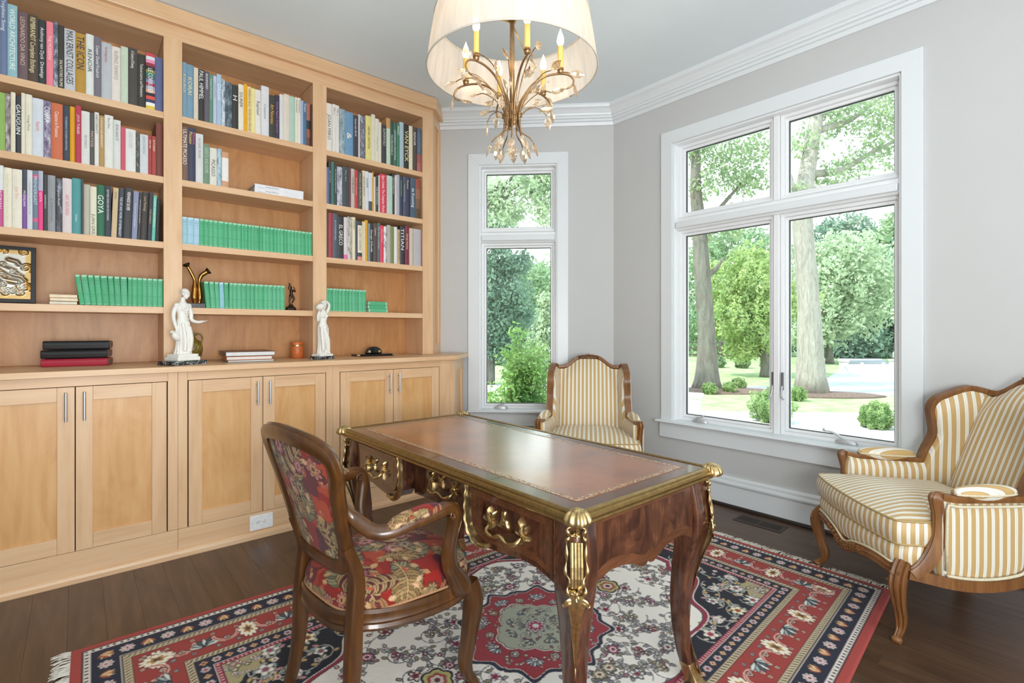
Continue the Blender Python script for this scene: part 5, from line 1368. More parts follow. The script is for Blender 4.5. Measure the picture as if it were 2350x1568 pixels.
    for k in range(8):
        a = k * PI / 4; x, y = RL / 2 + .215 * math.cos(a), RW / 2 + .215 * math.sin(a)
        for q in range(-3, 4): b_ = a + q * .42; c.leaf(x, y, x + .042 * math.cos(b_), y + .042 * math.sin(b_), .0065, 'e4e0d8' if q % 2 == 0 else '8c949c', '3c4048')
        c.flower(x, y, .016, 6, ['3a3a44', 'e4e0d8', 'a0303c'])
        a += PI / 8; x, y = RL / 2 + .205 * math.cos(a), RW / 2 + .205 * math.sin(a); c.flower(x, y, .024, 8, ['4a3c40', ['b8b0a0', 'a89c60', 'c0b8a8', '9aa098'][k % 4], '6a3a40', 'dcd4c4'])
        x, y = RL / 2 + .262 * math.cos(a), RW / 2 + .262 * math.sin(a); c.flower(x, y, .012, 6, ['5a3a40', 'cfc4b0', '8a3a44'])
    for k in range(110):
        a, q = R.uniform(0, 6.28), R.uniform(.168, .27)
        if q > .26: continue
        x, y = RL / 2 + q * math.cos(a), RW / 2 + q * math.sin(a); c.flower(x, y, R.uniform(.006, .011), 5, R.choice([['5a2a30', 'd0c0b0', '8a3a40'], ['4a3c40', '9c9880', 'd8d0c0'], ['5a2a34', 'c48a88', 'e0d8cc']]), R.uniform(0, 6))
    for k in range(110):
        a, q = R.uniform(0, 6.28), R.uniform(.045, .148); x, y = RL / 2 + q * math.cos(a), RW / 2 + q * math.sin(a); b_ = R.uniform(0, 6.28); c.leaf(x, y, x + .022 * math.cos(b_), y + .022 * math.sin(b_), .0050, R.choice(['d0ccbc', '8a8c80', 'c0b8a0', '8e4a54']), '5c605c')
    for k in range(8):
        a = k * PI / 4 + .2; x, y = RL / 2 + .10 * math.cos(a), RW / 2 + .10 * math.sin(a)
        for q in range(-2, 3): b_ = a + q * .5; c.leaf(x, y, x + .032 * math.cos(b_), y + .032 * math.sin(b_), .005, ['d8d4c8', '70787c', 'c8c4b0'][q % 3], '4c5054')
    for f, col in ((.045, '484850'), (.038, 'c4b8b8'), (.03, '9c3450'), (.014, 'e0d8d8')): c.fill(r < f * (1 + .22 * np.cos(8 * th)), col)
    for sx in (1, -1):
        for f, col in ((.070, 'e0d8cc'), (.066, '2a2c3a'), (.055, 'b4a868'), (.042, '8d8450'), (.036, '9c3440'), (.026, 'c8b8a8'), (.012, '5a2a38')): c.polar(RL / 2 + sx * .50, RW / 2, f, lambda t: .82 + .18 * np.abs(np.cos(3 * t)), col)
    # borders
    def band(a, b_, col): c.fill((d >= a) & (d < b_), col)
    band(0, .036, 'a8453e'); band(.036, .041, '33242c'); band(.041, .062, 'ded6cc'); band(.062, .066, '33242c'); band(.066, .150, '262838'); band(.150, .154, 'd8ccc0'); band(.154, .158, '3a2c30'); band(.158, .182, 'c4b494'); band(.182, .186, '3a2c30')
    band(.186, .335, '9c3d37'); band(.335, .339, '3a2c30'); band(.339, .362, 'c4b494'); band(.362, .366, '3a2c30'); band(.366, .420, '262838'); band(.420, .424, 'd8c8bc'); band(.424, .440, '97344a'); band(.440, .445, '2c2430')
    c.fill((d > .045) & (d < .058) & (np.sin(s * 2 * PI / .022) > .2), '4a3a40')
    for a, b_ in ((.161, .179), (.342, .359)): c.fill((d > a) & (d < b_) & (np.sin(s * 2 * PI / .018 + (d - a) * 200) > .35), '5a4a40')
    c.fill((d > .427) & (d < .437) & (np.sin(s * 2 * PI / .016) > .3), 'd0a8a0')
    def along(dist, step, fn):
        for L_, W_, hor in ((RL, RW, True), (RW, RL, False)):
            n = max(1, int((L_ - 2 * dist) / step)); st = (L_ - 2 * dist) / n
            for i in range(n + 1):
                p = dist + i * st
                for far in (0, 1):
                    q = dist if not far else W_ - dist
                    x, y = (p, q) if hor else (q, p); ang = (PI / 2 if not far else -PI / 2) if hor else (0 if not far else PI); fn(x, y, ang, i)
    def small(x, y, a, i):
        if i % 2: c.flower(x, y, .025, 8, ['d8ccc4', 'b88c94', 'e4dcd4', '8a3a44'])
        else:
            for q in range(-2, 3): b_ = a + q * .55; c.leaf(x - .02 * math.cos(a), y - .02 * math.sin(a), x + .028 * math.cos(b_), y + .028 * math.sin(b_), .0058, ['c88c4c', 'e0c8a0', 'a85c40'][abs(q)])
    along(.108, .066, small)
    def tiny(x, y, a, i):
        if i % 2: c.flower(x, y, .017, 6, ['d0c4bc', 'b4848c', '8a3a44'])
        else: c.flower(x, y, .014, 4, ['b88050', 'e0c8a8', '6a4040'])
    along(.393, .043, tiny)
    def palm(x, y, a, i):
        t = i % 4; ca, sa = math.cos(a), math.sin(a)
        if t == 0:
            c.polar(x, y, .066, lambda q: .72 + .28 * np.abs(np.cos(5.5 * q)), '5c2a2c', a, .62); c.polar(x, y, .062, lambda q: .70 + .28 * np.abs(np.cos(5.5 * q)), 'ece2cc', a, .6); c.polar(x, y, .036, lambda q: .8 + .2 * np.cos(6 * q), 'b8894c', a, .6); c.polar(x, y, .020, lambda q: .8 + .2 * np.cos(6 * q), '5a4840', a, .6)
        elif t == 2:
            for q in range(-3, 4): b_ = a + PI + q * .45; c.leaf(x + .025 * ca, y + .025 * sa, x + .025 * ca + .060 * math.cos(b_), y + .025 * sa + .060 * math.sin(b_), .0075, ['d8d8d0', '4a5a62', 'a4b0ac'][abs(q) % 3], '2c3036')
        else:
            sg = 1 if t == 1 else -1; pts = [(x + .045 * math.cos(a + sg * (k / 10 * 3.2 - 1.6)) - .02 * ca, y + .045 * math.sin(a + sg * (k / 10 * 3.2 - 1.6)) - .02 * sa) for k in range(11)]
            c.line(pts, .007, 'dcc0b0'); c.line(pts, .003, 'b4605c')
            c.flower(x + .01 * ca, y + .01 * sa, .017, 6, ['6a3034', 'd8b8a0', '4c5860'])
        for sg in (-1, 1):
            xx, yy = x - sg * .036 * sa + .048 * ca * (1 if i % 2 else -1), y + sg * .036 * ca + .048 * sa * (1 if i % 2 else -1); c.flower(xx, yy, .012, 5, ['5a3034', ['d0b89c', '8ea0a0'][i % 2], '7c3a38'])
    along(.260, .078, palm)
    return c
RUG = rug_cloth()
def rug_pt(a, b_):
    """a, b_ in 0..1 along the length and from the far to the near edge"""
    f = [(Q['fl'][k] * (1 - a) + Q['fr'][k] * a) * (1 - b_) + (Q['nl'][k] * (1 - a) + Q['nr'][k] * a) * b_ for k in (0, 1)]
    return f
rug = thing('rug', 'red, navy and ivory Persian medallion rug under the desk and chair', 'rug', (1.5, 1.56, 0.0))
nu, nv = 1016, 680
A, B = np.meshgrid(np.linspace(0, 1, nu), np.linspace(0, 1, nv))
f = [(Q['fl'][k] * (1 - A) + Q['fr'][k] * A) * (1 - B) + (Q['nl'][k] * (1 - A) + Q['nr'][k] * A) * B for k in (0, 1)]
px_, py_ = f[0] - 1.5, f[1] - 1.56; edge = np.minimum(np.minimum(A, 1 - A) * RL, np.minimum(B, 1 - B) * RW)
pz_ = .0015 + .0085 * np.clip(edge / .008, 0, 1) ** .5 + np.clip(RNG.normal(0, .0004, A.shape), -.0008, .0008)
V = np.stack([px_, py_, pz_], -1).reshape(-1, 3).astype(np.float32)
I = (np.arange(nv - 1)[:, None] * nu + np.arange(nu - 1)[None, :]).ravel()
F = np.stack([I, I + nu, I + nu + 1, I + 1], 1).astype(np.int32)
def np_mesh(name, V, F, mat, parent=None, smooth=False):
    me = bpy.data.meshes.new(name); me.vertices.add(len(V)); me.vertices.foreach_set('co', np.ascontiguousarray(V, dtype=np.float32).ravel())
    k = F.shape[1]; me.loops.add(F.size); me.loops.foreach_set('vertex_index', np.ascontiguousarray(F, dtype=np.int32).ravel()); me.polygons.add(len(F))
    me.polygons.foreach_set('loop_start', np.arange(0, F.size, k, dtype=np.int32))
    me.materials.append(mat); me.update(calc_edges=True)
    if smooth: me.polygons.foreach_set('use_smooth', np.ones(len(F), dtype=bool))
    o = bpy.data.objects.new(name, me); COL.objects.link(o); o.parent = parent; return o
o = np_mesh('pile', V, F, colattr('wool_pile', .95, .3, 500.0, .1), rug, True)
setcol(o, RUG.sample(A.ravel() * RL, B.ravel() * RW))
# knotted cotton fringe at both short ends
fr_m = plain('cotton_fringe', 'e6e0d4', .9)
for a, sg in ((0, -1), (1, 1)):
    VV = []; FF = []
    for i in range(900):
        bq = RNG.uniform(.002, .998); x, y = rug_pt(a, bq); L_ = RNG.uniform(.03, .058) * (.25 if a == 1 and abs(y - .984) < .05 else 1); dy = RNG.normal(0, .010); w_ = .0016; k = len(VV)
        P = [(x - 1.5 - sg * .004, y - 1.56, .006), (x - 1.5 + sg * L_ * .5, y - 1.56 + dy * .4, .006 + RNG.uniform(0, .004)), (x - 1.5 + sg * L_, y - 1.56 + dy, .0012 + RNG.uniform(0, .003))]
        for p in P: VV += [(p[0], p[1] - w_, p[2]), (p[0], p[1] + w_, p[2]), (p[0], p[1], p[2] + .0016)]
        for j in (0, 1):
            for m_ in ((0, 1), (1, 2), (2, 0)): FF.append((k + j * 3 + m_[0], k + j * 3 + m_[1], k + j * 3 + 3 + m_[1], k + j * 3 + 3 + m_[0]))
    fo = np_mesh('fringe', np.array(VV), np.array(FF), fr_m, rug); fo['kind'] = 'stuff'
# ================= CHANDELIER with drum shade
CX, CY = 1.291, 1.501
ch_ = thing('chandelier', 'bronze six-candle chandelier with crystal leaves inside a pale drum shade', 'chandelier', (CX, CY, 1.93))
def cb(b, name, mat, parent=None, **k): return wbuild(b, name, mat, parent or ch_, **k)
bronze = plain('antique_bronze', '9a7a56', .38, .75, 1.0, .2, 60.0)
# sheer organza shade
m = bpy.data.materials.new('sheer_shade'); m.use_nodes = True; nt = m.node_tree; nt.nodes.clear(); out = nd(nt, 'OutputMaterial')
df = nd(nt, 'BsdfDiffuse'); tl = nd(nt, 'BsdfTranslucent'); tp = nd(nt, 'BsdfTransparent'); gl = nd(nt, 'BsdfGlossy', Roughness=.25)
df.inputs[0].default_value = (.86, .80, .74, 1); tl.inputs[0].default_value = (.92, .84, .76, 1); gl.inputs[0].default_value = (.9, .88, .85, 1)
a1 = nd(nt, 'MixShader'); a1.inputs[0].default_value = .55; nt.links.new(df.outputs[0], a1.inputs[1]); nt.links.new(tl.outputs[0], a1.inputs[2])
mp = mapping(nt, (40, 40, 1.5)); no = nd(nt, 'TexNoise', Scale=1.0, Detail=3.0); nt.links.new(mp.outputs[0], no.inputs['Vector']); rp = ramp(nt, [(.35, (.10, .10, .10, 1)), (.7, (.28, .28, .28, 1))]); nt.links.new(no.outputs['Fac'], rp.inputs[0])
a2 = nd(nt, 'MixShader'); nt.links.new(rp.outputs[0], a2.inputs[0]); nt.links.new(a1.outputs[0], a2.inputs[1]); nt.links.new(tp.outputs[0], a2.inputs[2])
a3 = nd(nt, 'MixShader'); a3.inputs[0].default_value = .06; nt.links.new(a2.outputs[0], a3.inputs[1]); nt.links.new(gl.outputs[0], a3.inputs[2]); nt.links.new(a3.outputs[0], out.inputs[0]); sheer = m
ZB, ZT, RB, RT = 2.280, 2.475, .330, .300
n = 96; b = MB()
outer = [(RB + (RT - RB) * (i / 6) ** 1.2, ZB + (ZT - ZB) * i / 6) for i in range(7)]
b.loft([[(CX + r * math.cos(2 * PI * j / n), CY + r * math.sin(2 * PI * j / n), z) for j in range(n)] for r, z in outer], True, False); cb(b, 'drum_shade', sheer, smooth=True)
hem = plain('shade_hem', 'b9b2a6', .6)
for r, z in ((RB, ZB), (RT, ZT)):
    b = MB(); b.tube([(CX + r * math.cos(2 * PI * j / n), CY + r * math.sin(2 * PI * j / n), z) for j in range(n + 1)], .0032, 6); cb(b, 'shade_hem', hem, smooth=True)
for k in range(3):
    a = 2 * PI * k / 3 + .62; b = MB(); b.tube([(CX, CY, ZT - .004), (CX + RT * math.cos(a), CY + RT * math.sin(a), ZT - .002)], .0028, 6); cb(b, 'spider_arm', gilt, smooth=True)
b = MB(); b.tube([(CX, CY, 2.13), (CX, CY, 2.48)], .0095, 10); cb(b, 'stem', bronze, smooth=True)
b = MB(); b.tube([(CX, CY, 2.48), (CX, CY, ZC - .02)], .006, 8); cb(b, 'stem', bronze, smooth=True)
b = MB(); b.lathe([(.0, 0), (.07, .0), (.068, .012), (.03, .022), (.0, .025)][::1], (CX, CY, ZC - .026), 28); cb(b, 'ceiling_canopy', bronze, smooth=True, auto=40)
b = MB(); b.lathe([(.016, 0), (.018, .004), (.014, .012), (.014, .016), (.003, .02)], (CX, CY, 2.472), 16); cb(b, 'finial', gilt, smooth=True, auto=40)
b = MB(); b.lathe([(.003, -.052), (.007, -.042), (.012, -.036), (.012, -.03), (.018, -.026), (.021, -.018), (.021, .022), (.016, .026), (.016, .034), (.010, .04)], (CX, CY, 2.112), 24); cb(b, 'hub', bronze, smooth=True, auto=40)
m, nt, bb = newmat('candle_flame_bulb'); bb.inputs['Emission Color'].default_value = (1.0, .72, .42, 1); bb.inputs['Emission Strength'].default_value = 24.0; setp(bb, Roughness=.1); bb.inputs['Base Color'].default_value = (1, .9, .8, 1); bulb_m = m
candle_m = plain('candle_sleeve', 'd9b866', .45)
m = bpy.data.materials.new('champagne_crystal'); m.use_nodes = True; nt = m.node_tree; nt.nodes.clear(); out = nd(nt, 'OutputMaterial')
gs = nd(nt, 'BsdfGlass', Roughness=.02, IOR=1.52); gs.inputs[0].default_value = (1.0, .93, .84, 1); tp = nd(nt, 'BsdfTransparent'); tp.inputs[0].default_value = (.98, .9, .8, 1); mx = nd(nt, 'MixShader'); mx.inputs[0].default_value = .25; gl = nd(nt, 'BsdfGlossy', Roughness=.03); gl.inputs[0].default_value = (1, .9, .78, 1); m2 = nd(nt, 'MixShader'); m2.inputs[0].default_value = .22
nt.links.new(gs.outputs[0], mx.inputs[1]); nt.links.new(tp.outputs[0], mx.inputs[2]); nt.links.new(mx.outputs[0], m2.inputs[1]); nt.links.new(gl.outputs[0], m2.inputs[2]); nt.links.new(m2.outputs[0], out.inputs[0]); crystal = m
def crystal_leaf(c, d, L_, W_, roll, parent=None):
    """faceted leaf-shaped drop from point c along d"""
    L_ *= 1.28; W_ *= 1.08; c = Vector(c); d = Vector(d).normalized(); u = d.cross(Vector((math.cos(roll), math.sin(roll), .3))).normalized(); v = d.cross(u)
    b = MB(); rings = []
    for t, r in ((0, .04), (.18, .62), (.42, 1.0), (.68, .78), (.88, .34), (1.0, .02)):
        rings.append([c + d * (L_ * t) + u * (W_ * r * x) + v * (W_ * .36 * r * y) for x, y in ((1, 0), (.45, 1), (-.45, 1), (-1, 0), (-.45, -1), (.45, -1))])
    b.loft(rings); cb(b, 'crystal_leaf', crystal)
FD = math.radians(49.316)
T0 = FD - PI / 2 - math.radians(13.5)
RR = random.Random(5)
for k in range(6):
    a = T0 + k * PI / 3; ca, sa = math.cos(a), math.sin(a); pt = lambda r, z, off=0: (CX + r * ca - off * sa, CY + r * sa + off * ca, z)
    P = spline([pt(.028, 2.06), pt(.030, 2.12), pt(.048, 2.175), (pt(.088, 2.222)), pt(.138, 2.244), pt(.188, 2.246), pt(.224, 2.236), pt(.240, 2.214), pt(.232, 2.194), pt(.212, 2.186)], 5); L = len(P) - 1
    b = MB(); b.tube(P, [.0052 - .0022 * i / L for i in range(L + 1)], 8); arm = cb(b, 'arm', bronze, smooth=True)
    crystal_leaf(pt(.212, 2.186), (-ca, -sa, -.25), .040, .013, a)
    P2 = spline([pt(.030, 2.08, .008), pt(.034, 2.13, .009), pt(.07, 2.20, .014), pt(.13, 2.252, .02), pt(.195, 2.262, .022), pt(.225, 2.254, .02)], 5); b = MB(); b.tube(P2, .0021, 6); cb(b, 'arm', bronze, smooth=True)
    crystal_leaf(pt(.225, 2.254, .02), (ca, sa, -.25), .044, .014, a + 1)
    P3 = spline([pt(.030, 2.08, -.008), pt(.036, 2.13, -.010), pt(.08, 2.19, -.03), pt(.13, 2.228, -.05), pt(.165, 2.232, -.062)], 5); b = MB(); b.tube(P3, .0020, 6); cb(b, 'arm', bronze, smooth=True)
    crystal_leaf(pt(.165, 2.232, -.062), (ca * .7 - sa * -.6, sa * .7 + ca * -.6, .25), .044, .014, a + 2)
    crystal_leaf(pt(.110, 2.205, .030), (ca * .5 - sa * .4, sa * .5 + ca * .4, .8), .046, .0135, a + .5)
    crystal_leaf(pt(.238, 2.205, .0), (ca * .3, sa * .3, -1), .046, .014, a + .3)
    crystal_leaf(pt(.082, 2.17, -.03), (ca * .8 + sa * .3, sa * .8 - ca * .3, .35), .040, .012, a + .9)
    # candle
    b = MB(); b.lathe([(.004, -.014), (.010, -.010), (.012, -.004), (.009, 0), (.013, .003), (.013, .008), (.010, .010)], pt(.19, 2.258), 14); cb(b, 'candle_cup', bronze, smooth=True, auto=40)
    b = MB(); b.lathe([(.0105, 0), (.0105, .082), (.008, .084)], pt(.19, 2.268), 16); cb(b, 'candle', candle_m, smooth=True, auto=40)
    b = MB(); b.lathe([(.006, 0), (.0125, .012), (.0135, .022), (.011, .036), (.006, .050), (.002, .060), (.0006, .066)], pt(.19, 2.352), 14); cb(b, 'bulb', bulb_m, smooth=True)
    # collar on the hub and lower drooping stems
    for z in (2.098, 2.104, 2.110):
        b = MB(); q = pt(.030, z); b.lathe([(.008, -.0026), (.0115, 0), (.008, .0026)], q, 12); cb(b, 'collar', bronze, smooth=True)
    for off, r1, z1 in ((.006, .066, 1.998), (-.008, .046, 1.992)):
        P4 = spline([pt(.028, 2.11, off), pt(.030, 2.075, off), pt(.036, 2.04, off * 1.4), pt(r1, z1 + .02, off * 2), pt(r1 + .012, z1 + .005, off * 2.6)], 4); b = MB(); b.tube(P4, .0026, 6); cb(b, 'lower_stem', bronze, smooth=True)
        e = P4[-1]; crystal_leaf(e, (ca * .35 - sa * off * 20, sa * .35 + ca * off * 20, -1), .050 if off > 0 else .044, .0155, a + off * 80)
    if k % 2 == 0:
        P5 = spline([pt(.030, 2.10, .004), pt(.06, 2.14, .03), pt(.10, 2.145, .055), pt(.125, 2.12, .07)], 5); b = MB(); b.tube(P5, .0019, 6); cb(b, 'arm', bronze, smooth=True)
        crystal_leaf(P5[-1], (ca * .2, sa * .2, -1), .046, .014, a + 1.4)
    else:
        P5 = spline([pt(.030, 2.10, -.004), pt(.055, 2.135, -.03), pt(.085, 2.15, -.045), pt(.11, 2.15, -.05)], 5); b = MB(); b.tube(P5, .0019, 6); cb(b, 'arm', bronze, smooth=True)
        crystal_leaf(P5[-1], (ca * .8 + sa * .5, sa * .8 - ca * .5, .2), .046, .014, a + 1.1)
clear = crystal
for i, z in enumerate((2.050, 2.035, 2.018, 2.004)):
    b = MB(); b.ball((CX, CY, z), .0035, 8, 6); cb(b, 'bead', crystal, smooth=True)
b = MB(); b.tube([(CX, CY, 2.06), (CX, CY, 1.985)], .0008, 5); cb(b, 'chain', gilt)
b = MB(); b.ball((CX, CY, 1.966), .0205, 14, 10); cb(b, 'crystal_ball', crystal)
TREES= {'oak_right':{'trunk':[(14.96,5.07,-0.45),(14.91,5.12,1.95),(14.81,5.2,3.59),(14.79,5.22,4.64),(15.04,5.14,5.96),(15.35,5.01,7.42),(15.68,4.85,8.9)],'r':[0.36,0.27,0.25,0.24,0.19,0.16,0.1],'br':[[(14.79,5.22,4.52),(14.38,5.31,5.05),(13.95,5.42,6.13)],[(15.07,5.11,5.49),(15.91,4.65,5.67),(16.76,4.06,6.25),(17.49,3.43,6.67)],[(15.31,5.04,6.71),(16.3,4.45,7.15),(17.46,3.72,8.21)]],'blobs':[(14.97,5.2,6.32,0.55),(15.41,4.82,5.37,0.5),(16.3,4.45,5.82,0.6),(16.94,3.9,6.43,0.7),(17.35,3.55,7.15,0.8),(15.57,4.81,7.3,0.7),(14.46,5.24,4.94,0.3),(16.3,4.45,7.15,0.7),(17.03,3.82,7.75,0.8),(15.35,5.01,8.14,0.9),(14.1,5.42,6.17,0.3),(17.21,3.66,5.82,0.3)]},'oak_left':{'trunk':[(13.78,7.41,-0.45),(13.78,7.41,0.99),(13.68,7.49,2.75),(13.62,7.55,4.14),(13.53,7.62,5.52),(13.57,7.59,7.03)],'r':[0.36,0.24,0.23,0.2,0.15,0.1],'br':[[(13.66,7.51,2.75),(13.85,7.21,2.99),(13.96,6.98,3.35)],[(13.62,7.54,4.01),(14.24,7.28,4.81),(15.11,6.79,5.89)]],'blobs':[(13.95,7.26,6.65,1.0),(14.62,6.95,5.96,0.8),(13.66,7.51,5.39,0.5),(15.11,6.79,5.63,0.5),(15.31,6.62,6.67,0.5),(13.76,7.43,4.26,0.5),(14.43,6.98,4.15,0.35),(14.04,7.18,7.78,1.0),(13.47,7.67,6.65,0.6)]},'small_bright':{'trunk':[(19.29,8.07,-0.45),(19.29,8.07,0.11),(19.15,8.2,1.24),(19.03,8.3,2.37)],'blobs':[(18.48,8.78,1.72,1.1),(18.59,9.33,3.06,0.9),(19.09,8.25,3.01,1.0),(19.21,8.15,1.08,0.8),(18.34,9.55,1.57,0.6),(18.6,8.67,0.6,0.6),(19.45,8.73,3.9,0.7),(19.04,7.77,2.18,0.8),(20.18,7.31,2.37,0.7)]},'back_left':{'trunk':[(32.48,16.91,-0.45),(32.53,16.87,0.63),(32.71,16.72,2.97)],'blobs':[(32.26,17.1,5.32,2.2),(33.81,15.77,6.49,2.2),(34.92,14.81,3.56,2.4),(31.6,17.67,2.39,2.0),(33.37,16.15,0.93,2.2),(35.15,14.62,0.34,1.6),(37.45,15.28,6.48,1.6),(34.39,17.91,8.03,1.5),(31.6,17.67,0.05,1.6)]},'back_left_dark':{'trunk':[(42.32,19.01,-0.45),(42.37,18.96,0.48)],'blobs':[(39.03,21.83,1.21,2.6),(41.22,19.95,1.93,3.0),(43.42,18.06,1.93,3),(45.06,16.65,0.85,2.4),(42.32,19.01,-0.24,2.0),(40.13,20.89,-0.6,2)]},'pale_right':{'trunk':[(29.34,9.07,-0.45),(29.3,9.1,0.33),(29.42,8.99,1.9)],'blobs':[(29.08,9.29,3.69,2.0),(30.1,8.41,4.36,2.1),(28.91,9.43,1.9,1.7),(30.1,8.41,2.57,1.9),(29.59,8.85,4.81,1.5),(31.37,7.98,3.51,1.6),(28.4,9.87,1.23,1.2)]},'dark_right':{'trunk':[(36.63,10.71,-0.45),(36.67,10.67,0.12),(37.26,10.17,1.77)],'blobs':[(37.88,9.63,1.22,2.2),(36.63,10.71,0.67,2.0),(39.14,8.56,2.32,2.4),(39.76,8.02,4.53,2.4),(39.71,9.38,3.49,2.2),(36.0,11.25,0.12,1.5),(39.35,8.38,0.12,1.6),(40.39,7.48,1.77,2.4)]},'tall_back':{'trunk':[(53.26,14.88,-0.45),(53.26,14.88,3.58)],'blobs':[(52.05,15.91,9.12,2.2),(53.26,14.88,9.71,2.4),(54.46,13.85,7.93,2.2),(51.15,16.69,7.54,1.8),(52.96,15.14,6.74,2.2)]},'tall_back_r':{'trunk':[(49.44,10.25,-0.45),(49.44,10.25,3.28)],'blobs':[(49.18,10.47,7.75,2.2),(49.96,9.8,9.13,2.2),(49.18,10.47,5.34,2.4),(50.75,9.12,6.72,2.4)]},'n_left':{'trunk':[(9.86,12.63,-0.45),(9.9,12.59,1.24),(10.01,12.49,2.9),(10.06,12.45,4.27)],'blobs':[(9.96,12.54,3.45,0.8),(10.17,12.36,2.34,1.0),(9.91,12.58,1.24,0.9),(10.43,12.13,3.24,0.5),(9.96,12.54,4.69,0.7),(10.89,12.13,3.49,0.35),(10.48,12.09,1.66,0.7),(9.75,12.72,2.34,0.8),(10.27,12.27,0.69,0.6)]},'n_over':{'trunk':[(7.5,10.7,-0.45),(7.58,10.62,1.92),(7.75,10.48,4.16),(8.26,10.04,5.05)],'blobs':[(9.03,9.38,4.83,0.6),(9.24,9.2,5.28,0.6),(8.69,9.68,5.05,0.5),(8.26,10.04,4.38,0.55),(8.65,9.97,4.31,0.4),(9.11,9.31,4.27,0.4),(8.09,10.19,4.83,0.5),(9.2,9.24,5.83,0.6)]},'n_mid':{'trunk':[(23.84,25.66,-0.45),(23.87,25.64,0.61),(23.96,25.56,2.42)],'blobs':[(24.07,25.46,3.63,2.0),(23.39,26.05,4.23,1.6),(24.53,25.07,2.42,2.0),(23.96,25.56,1.22,1.7),(25.21,24.48,4.53,2.0),(23.16,26.25,3.02,1.6)]},'n_conifer':{'trunk':[(14.72,15.04,-0.45),(14.72,15.04,0.87),(14.73,15.03,2.5)],'blobs':[(14.65,15.1,0.33,0.75),(14.69,15.06,1.06,0.65),(14.72,15.04,1.78,0.5),(14.75,15.02,2.5,0.35),(14.58,15.16,-0.21,0.7)]},'n_back':{'trunk':[(29.11,33.0,-0.45),(29.14,32.97,2.72)],'blobs':[(28.83,33.24,5.37,2.2),(29.83,32.38,5.75,1.8),(28.25,33.74,2.72,2.5),(31.12,31.27,3.86,2.5),(27.1,34.72,1.2,2.5),(31.99,30.53,1.2,2.5)]}}
# ================= GARDEN SEEN THROUGH THE WINDOWS
GZ = -0.45
def leafmat(name, hx, hx2):
    m = bpy.data.materials.new(name); m.use_nodes = True; nt = m.node_tree; nt.nodes.clear(); out = nd(nt, 'OutputMaterial')
    d = nd(nt, 'BsdfDiffuse'); t = nd(nt, 'BsdfTranslucent'); mx = nd(nt, 'MixShader'); mx.inputs[0].default_value = .42
    mp = mapping(nt, (1.7, 1.7, 1.7)); no = nd(nt, 'TexNoise', Scale=1.0, Detail=6.0, Roughness=.75); nt.links.new(mp.outputs[0], no.inputs['Vector'])
    r = ramp(nt, [(.35, hexc(hx2)), (.62, hexc(hx))]); nt.links.new(no.outputs['Fac'], r.inputs[0])
    nt.links.new(r.outputs[0], d.inputs[0]); nt.links.new(r.outputs[0], t.inputs[0]); nt.links.new(d.outputs[0], mx.inputs[1]); nt.links.new(t.outputs[0], mx.inputs[2]); nt.links.new(mx.outputs[0], out.inputs[0]); return m
L_BRIGHT = leafmat('leaves_yellow_green', 'bfcf93', '93ad70'); L_MID = leafmat('leaves_mid_green', 'aabf98', '7c9b78'); L_DARK = leafmat('leaves_blue_green', '98b09c', '6c8a78'); L_PALE = leafmat('leaves_pale_green', 'cbd6b8', 'a3b898'); L_OAK = leafmat('leaves_oak', 'b6c49a', '88a07e'); L_BOX = leafmat('leaves_boxwood', 'b4c890', '84a068')
bark = wood('bark', ['6f6960', '98928a', 'b5b0a8'], 2, scale=14.0, stretch=5.0, rough=.9, bmp=.6, fig=1.0)
bark_d = wood('dark_bark', ['4e4a44', '6e6a62', '8a867e'], 2, scale=8.0, stretch=5.0, rough=.9, bmp=.4, fig=1.0)
def leaves(name, blobs, n, size, mat, parent, shell=.55):
    tot = sum(b[3] ** 2 for b in blobs); VV = []
    for x, y, z, r in blobs:
        k = max(30, int(n * r * r / tot)); dirs = RNG.normal(size=(k, 3)); dirs /= np.linalg.norm(dirs, axis=1)[:, None]
        rad = r * (shell + (1 - shell) * RNG.random(k) ** .5) * (1 + .22 * np.sin(dirs[:, 0] * 7 + x) * np.sin(dirs[:, 2] * 6 + y) + .15 * np.sin(dirs[:, 1] * 11))
        c = np.array([x, y, z]) + dirs * rad[:, None] * np.array([1, 1, .92])
        t = RNG.normal(size=(k, 3)); t /= np.linalg.norm(t, axis=1)[:, None]; nrm = dirs + RNG.normal(size=(k, 3)) * .7; bvec = np.cross(t, nrm); bvec /= np.linalg.norm(bvec, axis=1)[:, None] + 1e-6
        s = size * (.6 + .8 * RNG.random(k))[:, None]
        VV.append(np.stack([c - t * s, c - bvec * s * .5, c + t * s, c + bvec * s * .5], 1))
    V = np.concatenate(VV).reshape(-1, 3)
    L = parent.location; V = V - np.array([L.x, L.y, L.z]); F = np.arange(len(V)).reshape(-1, 4)
    o = np_mesh(name, V, F, mat, parent); o['kind'] = 'stuff'; return o
